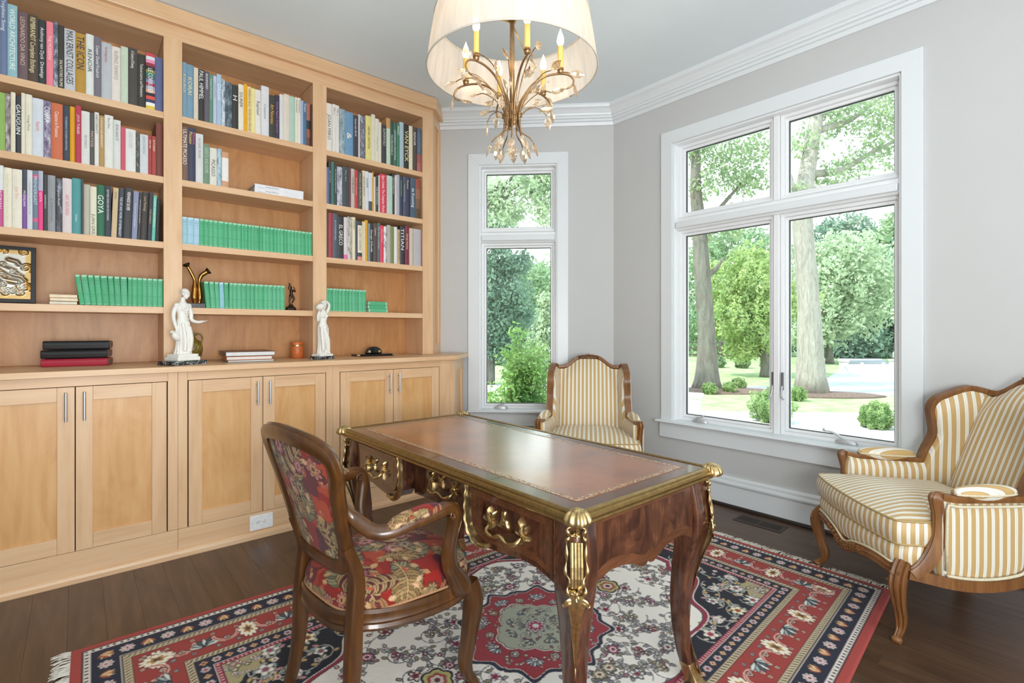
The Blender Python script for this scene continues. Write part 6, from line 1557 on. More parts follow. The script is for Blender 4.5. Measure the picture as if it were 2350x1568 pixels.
def tree(key, label, n, size, mat, bk_=None, group='trees in the garden', shell=.55):
    d = TREES[key]; tr = d['trunk']; t = thing('tree', label, 'tree', (tr[0][0], tr[0][1], GZ), group=group); bk_ = bk_ or bark_d
    k0 = d.get('r') or [.22 - .16 * i / max(1, len(tr) - 1) for i in range(len(tr))]
    P = spline(tr, 5); L = len(P) - 1; rs = []
    for i in range(L + 1):
        f = i / L * (len(k0) - 1); a = min(int(f), len(k0) - 2); rs.append(k0[a] + (k0[a + 1] - k0[a]) * (f - a))
    if d.get('r'): rs[0] *= 1.25; rs[1] *= 1.06
    b = MB(); b.tube(P, rs, 14); wbuild(b, 'trunk', bk_, t, smooth=True)
    for br in d.get('br', []):
        P = spline(br, 5); b = MB(); b.tube(P, [.11 - .085 * i / (len(P) - 1) for i in range(len(P))], 8); wbuild(b, 'branch', bk_, t, smooth=True)
    top = tr[-1]
    if not d.get('br'):
        for bl in sorted(d['blobs'], key=lambda q: -q[3])[:5]:
            P = spline([tr[-2], tuple((tr[-2][i] + bl[i]) / 2 + (0, 0, .2)[i] for i in range(3)), bl[:3]], 4); b = MB(); b.tube(P, [.07 - .05 * i / (len(P) - 1) for i in range(len(P))], 6); wbuild(b, 'branch', bk_, t, smooth=True)
    leaves('foliage', d['blobs'], n, size, mat, t, shell); return t
lawn_m = plain('lawn_grass', '98ab7c', .95, 0, 1.0, .25, 2.5, .1)
def slab(name, poly, z0, z1, mat, kind='structure'):
    b = MB(); b.prism(poly, lambda x, y, s: (x, y, (z0, z1)[s])); return tag(b.build(name, mat), kind=kind)
slab('lawn', [(3.76, -60), (120, -60), (120, 120), (-60, 120), (-60, 4.2), (2.2, 4.2), (3.76, 2.8)], GZ - .2, GZ, lawn_m)
pave = plain('pale_concrete', 'cfccca', .9, 0, 1.0, .05, 3.0); road = plain('grey_drive', 'b4b2b6', .9, 0, 1.0, .06, 2.0); mulch = plain('mulch', '6e5a50', .95, 0, 1.0, .3, 25.0)
band = lambda k0, k1, a, c: [((k0 + a) / 2, (k0 - a) / 2), ((k0 + c) / 2, (k0 - c) / 2), ((k1 + c) / 2, (k1 - c) / 2), ((k1 + a) / 2, (k1 - a) / 2)]
slab('driveway', band(8.2, 15.5, 1.2, 24), GZ, GZ + .012, pave)
slab('road', band(19.75, 22.6, -12, 30), GZ, GZ + .012, road)
slab('side_road', [(16.6, 5.6), (18.9, 3.4), (27.0, 5.7), (40, 9.6), (40, 12), (26.2, 7.6)], GZ, GZ + .011, road)
for i, (x, y, rx, ry) in enumerate(((13.75, 6.95, 1.9, .75), (15.0, 4.75, 1.5, .7))):
    b = MB(); U = Vector((1, -1, 0)).normalized(); W_ = Vector((1, 1, 0)).normalized(); rings = []
    for f, z in ((1, 0), (.85, .04), (.5, .07), (.05, .08)): rings.append([Vector((x, y, GZ + z)) + U * (rx * f * c) + W_ * (ry * f * s) for c, s in circ(28)])
    b.loft(rings); o = tag(b.build('mulch_bed', mulch, smooth=True), kind='structure')
tree('oak_right', 'tall oak with pale grey trunk, right of the two oaks beyond the large window', 5200, .062, L_OAK, bark, 'oaks beside the drive', .2)
tree('oak_left', 'oak with darker grey trunk at the left side of the large window', 6500, .058, L_OAK, bark_d, 'oaks beside the drive', .25)
tree('small_bright', 'small yellow-green tree on the lawn between the two oaks', 14000, .075, L_BRIGHT)
tree('back_left', 'broad mid green tree behind the left oak', 14000, .15, L_MID)
tree('back_left_dark', 'dark green tree mass far behind the left oak', 9000, .24, L_DARK)
tree('pale_right', 'rounded pale green tree right of the right oak, above the gate pillars', 15000, .12, L_PALE)
tree('dark_right', 'dark blue-green tree spreading behind the pale one at the right', 14000, .17, L_DARK)
tree('tall_back', 'tall dark tree rising behind the pale rounded tree', 8000, .2, L_DARK)
tree('tall_back_r', 'tall green tree at the right edge of the large window', 8000, .2, L_MID)
tree('n_left', 'tall leafy tree at the left side of the narrow window', 11000, .075, L_DARK, None, 'trees beyond the narrow window', .3)
tree('n_over', 'tree whose pale sparse branches hang across the top of the narrow window', 5000, .06, L_PALE, None, 'trees beyond the narrow window', .1)
tree('n_mid', 'mid green rounded tree in the middle of the narrow window', 8000, .13, L_MID, None, 'trees beyond the narrow window')
tree('n_conifer', 'pale conical evergreen at the right of the narrow window', 6000, .08, L_PALE, None, 'trees beyond the narrow window')
tree('n_back', 'hazy green tree line far beyond the narrow window', 8000, .24, L_MID, None, 'trees beyond the narrow window')
# clipped shrubs
def shrub(label, x, y, r, mat=None, n=2600, size=.021, zf=.85, name='boxwood_shrub', group='clipped shrubs outside'):
    t = thing(name, label, 'shrub', (x, y, GZ), group=group)
    b = MB(); b.ball((x, y, GZ + r * .8), (r * .86, r * .86, r * .74), 18, 12); wbuild(b, 'inner_twigs', plain('shrub_core', '55743f', .9), t, smooth=True)
    leaves('foliage', [(x, y, GZ + r * .85, r)], n, size, mat or L_BOX, t, .86)
shrub('small round boxwood at the foot of the left oak', 12.88, 6.85, .17)
shrub('small round boxwood, second to the right of the left oak', 13.47, 6.59, .17)
shrub('small round boxwood, third to the right of the left oak', 14.46, 6.80, .19)
shrub('small round boxwood left of the right oak trunk', 13.31, 4.82, .19)
shrub('largest round boxwood behind the window mullion', 9.8, 4.0, .34, n=6500)
shrub('round boxwood on the pale drive at the lower right of the window', 10.54, 2.54, .25, n=5000)
shrub('round boxwood cut off by the right window frame', 10.87, 2.02, .25, n=5000)
for i, (x, y) in enumerate(((22.4, 11.5), (22.9, 10.6), (23.4, 9.7))):
    shrub('loose green bush in the row across the far lawn, ' + ('left one', 'middle one', 'right one')[i], x, y, .27, L_MID, 1500, .07, name='bush')
# leafy shrub right outside the narrow window
t = thing('leafy_shrub', 'tall leafy shrub with long bright leaves right outside the narrow window', 'shrub', (4.25, 4.80, GZ))
SB = []
for i in range(30):
    a = RNG.uniform(0, 6.28); r = RNG.uniform(.1, .62); x, y = 4.25 + r * math.cos(a), 4.80 + r * math.sin(a) * .7; zt = GZ + RNG.uniform(.75, 1.55) * (1.15 - .5 * r); P = spline([(4.25 + .1 * math.cos(a), 4.80 + .1 * math.sin(a), GZ), (4.25 + .5 * r * math.cos(a), 4.80 + .4 * r * math.sin(a), (GZ + zt) / 2), (x, y, zt)], 4)
    b = MB(); b.tube(P, .006, 5); wbuild(b, 'stem', plain('green_stem', '5f6a3c', .8), t, smooth=True)
    for q in range(3, len(P)): SB.append((P[q].x, P[q].y, P[q].z, .15))
leaves('foliage', SB, 10500, .030, leafmat('leaves_shrub', 'a0ba72', '5f8a54'), t, .1)
# stone gate pillars, pier, fences, house, car
stone = plain('pale_stone', 'c9c5bd', .9, 0, 1.0, .2, 8.0)
def pillar(label, x, y, w, h, lantern=False):
    t = thing('stone_pillar', label, 'pillar', (x, y, GZ), math.radians(20))
    b = MB(); b.box(-w, w, -w, w, 0, h); b.build('shaft', stone, t, bevel=.01)
    b = MB(); b.box(-w * 1.2, w * 1.2, -w * 1.2, w * 1.2, h, h + .07); b.build('cap', stone, t, bevel=.02)
    if lantern:
        b = MB(); b.lathe([(.03, 0), (.03, .04), (.07, .06), (.08, .24), (.04, .30), (.01, .34)], (0, 0, h + .07), 8); b.build('lantern', plain('lantern_grey', '9a9a98', .5), t)
pillar('stone gate pillar left of the far drive', 22.97, 6.62, .15, .47)
pillar('stone gate pillar with a lantern at the right of the far drive', 24.6, 5.33, .17, .50, True)
pillar('low pale stone pier at the lower left corner of the large window', 9.15, 5.28, .20, .40)
def fence(label, p0, p1, n, h, mat, rails):
    t = thing('rail_fence', label, 'fence', (p0[0], p0[1], GZ)); d = Vector((p1[0] - p0[0], p1[1] - p0[1], 0)); L_ = d.length; t.rotation_euler = (0, 0, math.atan2(d.y, d.x))
    for i in range(n + 1):
        b = MB(); x = L_ * i / n; b.box(x - .04, x + .04, -.04, .04, 0, h + .08); b.build('post', mat, t)
    for z in rails:
        b = MB(); b.box(0, L_, -.02, .02, z - .035, z + .035); b.build('rail', mat, t)
fence('white rail fence behind the stone gate pillars', (24.6, 7.2), (28.5, 3.6), 6, .26, plain('white_fence', 'e8e8e4', .7), (.10, .24))
fence('dark rail fence beyond the lawn behind the left oak', (24.0, 18.0), (29.5, 11.5), 8, 1.1, plain('dark_fence', '5a524a', .8), (.35, .7, 1.05))
t = thing('house', 'pale gabled outbuilding half hidden by trees in the narrow window', 'building', (31.5, 35.6, GZ), math.radians(49.3 - 90)); sid = plain('pale_siding', 'd6dad8', .8)
b = MB(); b.prism([(-1.9, 0), (1.9, 0), (1.9, 1.75), (0, 3.4), (-1.9, 1.75)], lambda x, z, s: (x, 4.0 * s, z)); b.build('walls', sid, t)
for s in (-1, 1):
    b = MB(); b.prism([(s * 2.15, 1.55), (s * 2.15, 1.68), (0, 3.55), (0, 3.42)], lambda x, z, q: (x, -.25 + 4.5 * q, z)); b.build('roof', plain('grey_roof', 'a9adb0', .8), t)
b = MB(); b.box(-1.1, 1.1, -.04, .02, 0.2, 1.5); b.build('garage_door', plain('grey_green_door', '6f7a74', .7), t)  # garage door in plain grey-green
for z in range(12):
    b = MB(); b.box(-1.9, 1.9, -.02, .0, 1.62 + z * .012 * 0 + z * .145, 1.635 + z * .145) if z * .145 < .14 else None
    if b.v: b.build('clapboard', sid, t)
t = thing('car', 'silver car parked beyond the shrub in the narrow window', 'car', (17.4, 20.0, GZ), math.radians(12)); silver = plain('silver_paint', 'c4c8cc', .25, .6)
b = MB(); b.prism([(-2.1, .3), (2.1, .3), (2.15, .6), (1.9, .82), (1.1, .9), (-1.5, .92), (-2.1, .85)], lambda x, z, s: (x, -.85 + 1.7 * s, z)); b.build('body', silver, t, bevel=.08, seg=3)
b = MB(); b.prism([(-1.6, .9), (1.1, .88), (.45, 1.36), (-.9, 1.4)], lambda x, z, s: (x, -.72 + 1.44 * s, z)); b.build('cabin', silver, t, bevel=.06, seg=3)
for s in (-1, 1):
    b = MB(); b.prism([(-1.35, .94), (.9, .93), (.38, 1.30), (-.85, 1.33)], lambda x, z, q: (x, s * (.715 + .012 * q), z)); b.build('side_window', plain('car_glass', '3a4448', .1), t)
    for x in (-1.35, 1.35):
        b = MB(); b.tube([(x, s * .70, .32), (x, s * .87, .32)], .32, 18); b.build('wheel', plain('tyre', '2a2a2c', .7), t, smooth=True, auto=40)
# ================= THINGS ON THE SHELVES AND COUNTER
ZC0 = 1.0655
marble = plain('white_marble', 'eceae4', .38, 0, 1.0, .03, 20.0)
m, nt, bb = newmat('black_marble'); mp = mapping(nt, (14, 14, 14)); no = nd(nt, 'TexNoise', Scale=1.0, Detail=6.0, Distortion=2.5); nt.links.new(mp.outputs[0], no.inputs['Vector'])
r = ramp(nt, [(.0, hexc('1c1d22')), (.50, hexc('24262c')), (.53, hexc('c8c8cc')), (.56, hexc('22242a'))]); nt.links.new(no.outputs['Fac'], r.inputs[0]); nt.links.new(r.outputs[0], bb.inputs['Base Color']); setp(bb, Roughness=.12); black_marble = m
def ell(cx, cy, z, rx, ry, n=40, fold=0.0, k=11, ph=0.0, rot=0.0):
    out = []
    for j in range(n):
        a = 2 * PI * j / n; f = 1 + fold * math.sin(k * a + ph) + fold * .5 * math.sin((k * 2 - 3) * a + ph * 2); x, y = rx * f * math.cos(a), ry * f * math.sin(a)
        out.append((cx + x * math.cos(rot) - y * math.sin(rot), cy + x * math.sin(rot) + y * math.cos(rot), z))
    return out
def limb(b, pts, rs, n=10): P = spline(pts, 5); L_ = len(P) - 1; rr = []; [rr.append(lerpk([(i / (len(rs) - 1), v) for i, v in enumerate(rs)], k / L_)) for k in range(L_ + 1)]; b.tube(P, rr, n)
def hand(b, c, d, up, s):
    """small palm with four fingers and a thumb"""
    c = Vector(c); d = Vector(d).normalized(); up = Vector(up).normalized(); w_ = d.cross(up).normalized()
    b.ball(c + d * .006 * s, (.0062 * s, .0062 * s, .004 * s), 8, 6)
    for i, l in enumerate((.010, .012, .0115, .009)):
        o = c + d * .009 * s + w_ * ((i - 1.5) * .0028 * s); b.tube([o, o + d * l * .55 * s + up * .0008, o + d * l * s + up * .003 * s], [.0016 * s, .0015 * s, .0011 * s], 6)
    o = c + w_ * -.005 * s; b.tube([o, o + d * .006 * s - w_ * .003 * s + up * .002, o + d * .010 * s - w_ * .002 * s + up * .003 * s], [.0018 * s, .0016 * s, .0012 * s], 6)
def head(b, c, s, tilt=(0, 0), face=(0, -1)):
    """small carved head: skull, jaw, nose, brow, lips, ears, knotted hair"""
    c = Vector(c); f = Vector((face[0], face[1], 0)).normalized(); r_ = Vector((-f.y, f.x, 0)); u = (Vector((0, 0, 1)) + f * tilt[0] + r_ * tilt[1]).normalized(); f = (f - u * f.dot(u)).normalized(); r_ = f.cross(u) * -1
    M = Matrix.Identity(4); 
    def put(x, y, z, rx, ry, rz, n=14, k=10):
        t = MB(); t.ball((0, 0, 0), (rx * s, ry * s, rz * s), n, k); t.v = [tuple(c + r_ * (p[0] + x * s) + f * (p[1] + y * s) + u * (p[2] + z * s)) for p in t.v]; b.add(t.v, t.f)
    put(0, -.002, .026, .0158, .0185, .0180); put(0, .006, .012, .0115, .0125, .0150); put(0, .0125, .0035, .006, .005, .005)      # skull, face, chin
    put(0, .0200, .0155, .0022, .0042, .0055, 8, 6); put(0, .0185, .0072, .0042, .0022, .0013, 8, 6)                                # nose, mouth
    for q in (-1, 1): put(q * .0055, .0165, .0235, .0052, .003, .0017, 8, 6); put(q * .0055, .0155, .0195, .0028, .003, .0016, 8, 6); put(q * .0145, -.001, .018, .002, .0035, .005, 8, 6)
    put(0, -.005, .033, .0172, .0185, .0135); put(0, -.019, .028, .009, .009, .009)
    for k in range(12):
        a = -1.9 + 3.8 * k / 11; put(.0168 * math.sin(a), .0150 * math.cos(a) - .002, .031, .0045, .0045, .0042, 8, 6)
def remesh(o, vx):
    q = o.modifiers.new('one_surface', 'REMESH'); q.mode = 'VOXEL'; q.voxel_size = vx; q.use_smooth_shade = True
    q = o.modifiers.new('polish', 'SMOOTH'); q.factor = .5; q.iterations = 3
# statue 1: draped woman with a jug, one hand held out
t = thing('statuette', 'white marble statuette of a draped woman with a lowered jug, left one', 'statue', (.470, 3.500, ZC0), math.radians(28), group='white marble statuettes on the counter')
b = MB(); b.box(-.105, .105, -.062, .062, 0, .024); b.build('marble_base', black_marble, t, bevel=.0015)
b = MB(); b.box(-.068, .068, -.056, .056, .024, .046); b.box(-.060, .060, -.050, .050, .044, .062)
rings = [ell(0, 0, z, rx, ry, 56, fo, 13, ph) for z, rx, ry, fo, ph in ((.058, .046, .040, .03, 0), (.068, .047, .040, .05, .1), (.085, .041, .036, .06, .2), (.12, .036, .032, .06, .3), (.16, .035, .031, .05, .4), (.20, .036, .031, .045, .5), (.235, .037, .030, .03, .6), (.255, .033, .027, .02, .6), (.275, .0285, .0235, .012, .5), (.295, .030, .025, .012, .3), (.315, .034, .027, .008, .2), (.335, .036, .025, .004, 0), (.348, .036, .021, 0, 0), (.355, .030, .019, 0, 0), (.361, .022, .016, 0, 0), (.367, .0155, .014, 0, 0), (.376, .0125, .0125, 0, 0), (.392, .0115, .012, 0, 0))]
b.loft(rings)
b.ball((-.013, -.022, .322), (.012, .010, .011), 10, 8); b.ball((.013, -.022, .322), (.012, .010, .011), 10, 8)
b.tube(spline([(-.02, -.028, .24), (-.012, -.036, .16), (-.015, -.040, .08)], 5), .010, 8); b.tube(spline([(.018, -.026, .22), (.022, -.040, .15), (.016, -.034, .075)], 5), .013, 8)
for k in range(9):
    a = PI * (1.08 + .84 * k / 8); b.tube(spline([(.034 * math.cos(a), .029 * math.sin(a), .25), (.038 * math.cos(a + .08), .036 * math.sin(a + .08), .17), (.043 * math.cos(a + .05), .040 * math.sin(a + .05), .065)], 4), .0034, 6)
for k in range(3): b.tube(spline([(-.03 + k * .004, -.016, .345 - k * .01), (0, -.030, .325 - k * .014), (.03 - k * .004, -.016, .345 - k * .01)], 5), .0028, 6)
b.tube(spline([(-.030, -.010, .268), (0, -.027, .262), (.030, -.010, .268)], 5), .0035, 6)
head(b, (.003, -.005, .388), 1.22, (.28, .10), (.35, -1))
b.ball((-.036, 0, .345), (.0155, .0150, .0140), 12, 10); b.ball((.036, 0, .345), (.0155, .0150, .0140), 12, 10)
limb(b, [(-.034, 0, .345), (-.050, .004, .31), (-.054, .002, .27), (-.050, -.010, .225), (-.047, -.016, .205)], [.0135, .0125, .0105, .009, .0075]); hand(b, (-.047, -.017, .205), (0, -.15, -1), (0, -1, 0), 1.2)
limb(b, [(.034, 0, .345), (.046, -.004, .305), (.046, -.012, .262), (.062, -.040, .248), (.078, -.062, .252)], [.0135, .0125, .0108, .009, .007]); hand(b, (.078, -.062, .252), (.6, -.75, .15), (0, 0, 1), 1.3)
fig = b.build('figure', marble, t); remesh(fig, .0019)
b = MB(); J = [(.002, -.036), (.010, -.034), (.017, -.022), (.020, -.004), (.016, .010), (.008, .017), (.0085, .022), (.013, .028), (.011, .0285), (.006, .022)]
b.lathe(J, (0, 0, 0), 24); b.xf(Matrix.Translation((-.060, -.020, .170)) @ Matrix.Rotation(math.radians(-38), 4, 'Y')); b.build('jug', marble, t, smooth=True, auto=50)
b = MB(); b.tube(spline([(-.046, -.018, .192), (-.040, -.018, .205), (-.052, -.018, .200), (-.064, -.018, .180)], 4), .003, 8); b.build('jug_handle', marble, t, smooth=True)
# statue 2: standing woman raising a jar on her shoulder
t = thing('statuette', 'white marble statuette of a woman holding a jar above her shoulder, right one', 'statue', (1.300, 3.540, ZC0), math.radians(22), group='white marble statuettes on the counter')
b = MB(); b.loft([[(x * .078, y * .052, z) for x, y in [(1, .6), (.75, 1), (-.75, 1), (-1, .6), (-1, -.6), (-.75, -1), (.75, -1), (1, -.6)]] for z in (0, .020)]); b.build('marble_base', black_marble, t, bevel=.001)
b = MB(); b.box(-.058, .058, -.040, .040, .020, .036)
rings = [ell(cx, cy, z, rx, ry, 56, fo, 11, ph) for z, cx, cy, rx, ry, fo, ph in ((.034, 0, 0, .044, .034, .02, 0), (.05, 0, 0, .040, .031, .05, .2), (.09, -.002, 0, .033, .028, .06, .4), (.14, -.003, 0, .032, .028, .05, .7), (.18, -.002, 0, .034, .029, .05, 1), (.215, 0, 0, .0365, .030, .03, 1), (.228, 0, 0, .036, .029, .01, 1), (.245, .001, 0, .030, .024, 0, 0), (.262, .003, 0, .026, .0205, 0, 0), (.280, .005, 0, .029, .0225, 0, 0), (.300, .006, 0, .033, .024, 0, 0), (.318, .006, 0, .034, .021, 0, 0), (.330, .004, 0, .026, .017, 0, 0), (.336, .002, -.002, .0165, .014, 0, 0), (.344, 0, -.003, .0125, .012, 0, 0), (.350, -.002, -.004, .0112, .0112, 0, 0), (.362, -.004, -.005, .0105, .0105, 0, 0))]
b.loft(rings); b.ball((-.010, -.019, .296), (.012, .010, .0115), 10, 8); b.ball((.020, -.019, .300), (.012, .010, .0115), 10, 8)
for k in range(5): b.tube(spline([(-.036, -.010, .232 - k * .004), (0, -.033 - .001 * k, .222 - k * .006), (.037, -.008, .236 - k * .005)], 5), .0038, 6)
b.tube(spline([(-.030, -.024, .225), (-.034, -.036, .15), (-.026, -.038, .06)], 6), .011, 8); b.tube(spline([(-.012, -.028, .21), (.012, -.040, .14), (.026, -.030, .05)], 6), .012, 8)
for k in range(7): b.tube(spline([(.030 - k * .010, -.022, .22), (.022 - k * .009, -.036, .13), (.030 - k * .011, -.034, .042)], 4), .0032, 6)
b.ball((.028, -.036, .042), (.008, .014, .006), 8, 6); b.ball((.006, -.038, .042), (.008, .012, .006), 8, 6)
head(b, (-.004, -.007, .354), 1.12, (.12, .22), (.15, -1))
b.ball((.032, 0, .318), (.014, .0135, .013), 12, 10); b.ball((-.026, 0, .316), (.014, .0135, .013), 12, 10)
limb(b, [(.032, 0, .318), (.046, -.004, .345), (.052, -.006, .378), (.036, -.008, .396), (.008, -.012, .404), (-.012, -.014, .396)], [.0125, .0115, .0098, .0085, .0075, .006]); hand(b, (-.012, -.014, .397), (-1, -.1, -.35), (0, -.3, 1), 1.1)
limb(b, [(-.026, 0, .316), (-.044, -.008, .288), (-.054, -.016, .268), (-.062, -.024, .300), (-.056, -.030, .328)], [.0125, .0112, .0098, .0082, .0065]); hand(b, (-.056, -.030, .328), (.25, -.1, 1), (.6, -.6, 0), 1.1)
fig = b.build('figure', marble, t); remesh(fig, .0019)
b = MB(); b.lathe([(.003, -.030), (.012, -.026), (.021, -.010), (.023, .004), (.017, .018), (.009, .024), (.010, .030), (.014, .034), (.012, .0345), (.006, .026)], (0, 0, 0), 24); b.xf(Matrix.Translation((-.040, -.022, .362)) @ Matrix.Rotation(math.radians(62), 4, 'Y') @ Matrix.Rotation(.5, 4, 'X')); b.build('jar', marble, t, smooth=True, auto=50)
# leather folders on the counter
def flat_book(name, label, cat, loc, rz, w, d, h, cover, pages=True, group=None, spine='none', wrap=.003, fore='e8e2d4'):
    """a book or folder lying flat; local: x width, -y front"""
    t = thing(name, label, cat, loc, rz, group=group); c = cover
    for z0, z1 in ((0, wrap), (h - wrap, h)):
        b = MB(); b.box(-w / 2, w / 2, -d / 2, d / 2, z0, z1); b.build('cover', c, t, bevel=min(.001, wrap * .3))
    sb = {'front': (-w / 2, w / 2, -d / 2 - .0005, -d / 2 + wrap), 'left': (-w / 2 - .0005, -w / 2 + wrap, -d / 2, d / 2), 'back': (-w / 2, w / 2, d / 2 - wrap, d / 2 + .0005), 'right': (w / 2 - wrap, w / 2 + .0005, -d / 2, d / 2)}[spine]
    b = MB(); b.box(*sb, wrap * .4, h - wrap * .4); b.build('spine', c, t, bevel=.0015)
    m_ = .004; b = MB(); b.box(-w / 2 + (wrap if spine == 'left' else m_), w / 2 - (wrap if spine == 'right' else m_), -d / 2 + (wrap if spine == 'front' else m_), d / 2 - (wrap if spine == 'back' else m_), wrap, h - wrap); b.build('pages', plain('book_pages', fore, .8), t)
    return t
blk = plain('black_leather', '1d1d20', .32, 0, 1.0, .1, 120.0); rd = plain('red_leather', 'b02a40', .38, 0, 1.0, .06, 120.0)
for i, (lab, mt, z, h, x, y, r) in enumerate((('red leather folder at the bottom of the stack on the counter', rd, 0, .044, .008, 3.81, -9), ('black leather folder in the middle of the stack on the counter', blk, .0445, .048, .006, 3.812, -8), ('black leather folder on top of the stack on the counter', blk, .0930, .050, .012, 3.816, -6))):
    t = thing('leather_folder', lab, 'folder', (x, y, ZC0 + z), math.radians(r), group='leather folders stacked on the counter'); w, d = .285, .21
    b = MB(); P = [(-.105, .004), (-.108, h * .5), (-.104, h - .008), (-.098, h - .002), (.10, h - .006), (.105, h * .5), (.10, .002), (-.10, 0)]
    b.prism(P, lambda y_, z_, s: ((-w / 2, w / 2)[s], y_, z_)); b.build('padded_cover', mt, t, bevel=.004, seg=3)
    b = MB(); b.tube(spline([(-w / 2 + .006, -.1065, h * .80), (0, -.1075, h * .80), (w / 2 - .006, -.1065, h * .80)], 4), .0015, 6); b.build('seam', mt, t)
    b = MB(); b.box(w / 2 - .002, w / 2 + .0015, -.09, .09, h * .25, h * .72); b.build('page_edge', plain('grey_pages', '8a7a78', .8), t)
# olive jug
m, nt, bb = newmat('olive_glaze'); mp = mapping(nt, (60, 60, 60)); vo = nd(nt, 'TexVoronoi', Scale=1.6); nt.links.new(mp.outputs[0], vo.inputs['Vector']); r = ramp(nt, [(.2, hexc('5a4a18')), (.6, hexc('8a7430'))]); nt.links.new(vo.outputs['Distance'], r.inputs[0]); nt.links.new(r.outputs[0], bb.inputs['Base Color']); setp(bb, Roughness=.16); bump(nt, bb, vo.outputs['Distance'], .3, .004); olive = m
t = thing('jug', 'round olive glazed jug with one handle behind the left statuette', 'jug', (.560, 3.80, ZC0))
b = MB(); b.lathe([(.0, 0), (.034, 0), (.038, .006), (.050, .030), (.060, .065), (.0605, .090), (.054, .115), (.040, .134), (.026, .143), (.020, .150), (.0195, .162), (.024, .170), (.027, .178), (.025, .181), (.021, .174), (.016, .165), (.016, .15), (.0, .149)], (0, 0, 0), 40); b.build('body', olive, t, smooth=True, auto=60)
for z, r_ in ((.118, .0535), (.040, .0555), (.048, .0575), (.126, .047)):
    b = MB(); b.tube([(r_ * math.cos(2 * PI * j / 48), r_ * math.sin(2 * PI * j / 48), z) for j in range(49)], .0018, 6); b.build('ridge', olive, t, smooth=True)
b = MB(); b.tube(spline([(.020, -.004, .170), (.036, -.006, .176), (.052, -.008, .165), (.056, -.008, .145), (.052, -.008, .122)], 6), .0055, 10); b.build('handle', olive, t, smooth=True)
# magazines
flat_book('magazine', 'thin grey covered book at the bottom of the flat stack on the counter', 'book', (.855, 3.665, ZC0), math.radians(-5), .265, .30, .013, plain('print_cover', '8f8a86', .4), group='flat stack in the middle of the counter', spine='left', fore='dfe0de')
flat_book('magazine', 'orange covered book in the flat stack on the counter', 'book', (.850, 3.67, ZC0 + .0135), math.radians(-6), .262, .30, .022, plain('print_cover', 'd0743c', .4), group='flat stack in the middle of the counter', spine='left', fore='e4e4e0')
flat_book('art_book', 'brown covered book on top of the flat stack on the counter', 'book', (.850, 3.67, ZC0 + .036), math.radians(-4), .285, .30, .030, plain('print_cover', '5f4034', .35), group='flat stack in the middle of the counter', spine='left', wrap=.004, fore='dfe1e2')
# orange lidded jar
t = thing('lidded_jar', 'small orange cylindrical jar with a gold band at its lid', 'jar', (1.200, 3.765, ZC0)); om = plain('orange_lacquer', 'c86a34', .4, 0, 1.0, .22, 160.0)
b = MB(); b.lathe([(0, 0), (.040, 0), (.0425, .003), (.0425, .080), (.040, .086), (0, .087)], (0, 0, 0), 36); b.build('body', om, t, smooth=True, auto=45)
b = MB(); b.lathe([(0, .0865), (.0385, .0865), (.0385, .096), (0, .096)], (0, 0, 0), 36); b.build('band', gilt, t, smooth=True, auto=45)
b = MB(); b.lathe([(0, .0955), (.041, .0955), (.042, .099), (.042, .112), (.039, .117), (0, .119)], (0, 0, 0), 36); b.build('lid', om, t, smooth=True, auto=45)
# black lacquer tray with domed blotter
t = thing('desk_tray', 'black lacquer tray with gold corner spots on the counter, right bay', 'tray', (1.765, 3.725, ZC0), math.radians(-4)); lac = plain('black_lacquer', '121214', .12)
b = MB(); b.box(-.150, .150, -.070, .070, 0, .017); b.build('tray', lac, t, bevel=.003)
for x, y in ((-.142, -.0705), (.142, -.0705)):
    b = MB(); b.box(x - .012, x + .012, y - .0006, y + .002, .004, .015); b.build('gold_spot', gilt, t)
t2 = thing('rocker_blotter', 'black domed rocker blotter with gold discs resting on the lacquer tray', 'blotter', (1.765, 3.725, ZC0 + .0172), math.radians(-4))
b = MB(); b.prism([(.062 * math.cos(PI * k / 20), .055 * math.sin(PI * k / 20) ** .8) for k in range(21)], lambda x, z, s: (x, -.030 + .06 * s, z)); b.build('dome', lac, t2, bevel=.008, seg=3, smooth=True)
for s in (-1, 1):
    b = MB(); b.tube([(s * .040, -.0305, .018), (s * .040, -.029, .018)], .010, 16); b.build('gold_disc', gilt, t2)
# framed silver relief
t = thing('framed_relief', 'black framed silver and gilt relief leaning on the left shelf', 'picture', (-.292, 3.72, SHELF['D']), 0)
tilt = Matrix.Rotation(math.radians(-9), 4, 'X')
b = MB(); fw, fh = .125, .305; o_ = [(-fw, 0), (fw, 0), (fw, fh), (-fw, fh)]; i_ = [(-fw + .020, .020), (fw - .020, .020), (fw - .020, fh - .020), (-fw + .020, fh - .020)]
v = [(x, y, z) for y in (-.010, .010) for rr_ in (o_, i_) for x, z in rr_]; F_ = []
for i in range(4):
    j = (i + 1) % 4; F_ += [(i, j, 4 + j, 4 + i), (8 + i, 12 + i, 12 + j, 8 + j), (4 + i, 4 + j, 12 + j, 12 + i), (i, 8 + i, 8 + j, j)]
b.add(v, F_); b.xf(Matrix.Translation((0, 0, .004)) @ tilt); b.build('frame', plain('black_wood_frame', '17171a', .35), t, bevel=.002)
Rr = random.Random(9); lines_ = []
def sc_(cx, cz, r_, a0, k, n=16): return [(cx + r_ * (1 - .85 * i / n) * math.cos(a0 + k * i), cz + r_ * (1 - .85 * i / n) * math.sin(a0 + k * i)) for i in range(n + 1)]
for _ in range(30): lines_.append((sc_(Rr.uniform(-.09, .09), Rr.choice([Rr.uniform(.03, .06), Rr.uniform(.25, .28)]), Rr.uniform(.010, .018), Rr.uniform(0, 6), Rr.choice([-.5, .5])), .004, .6))
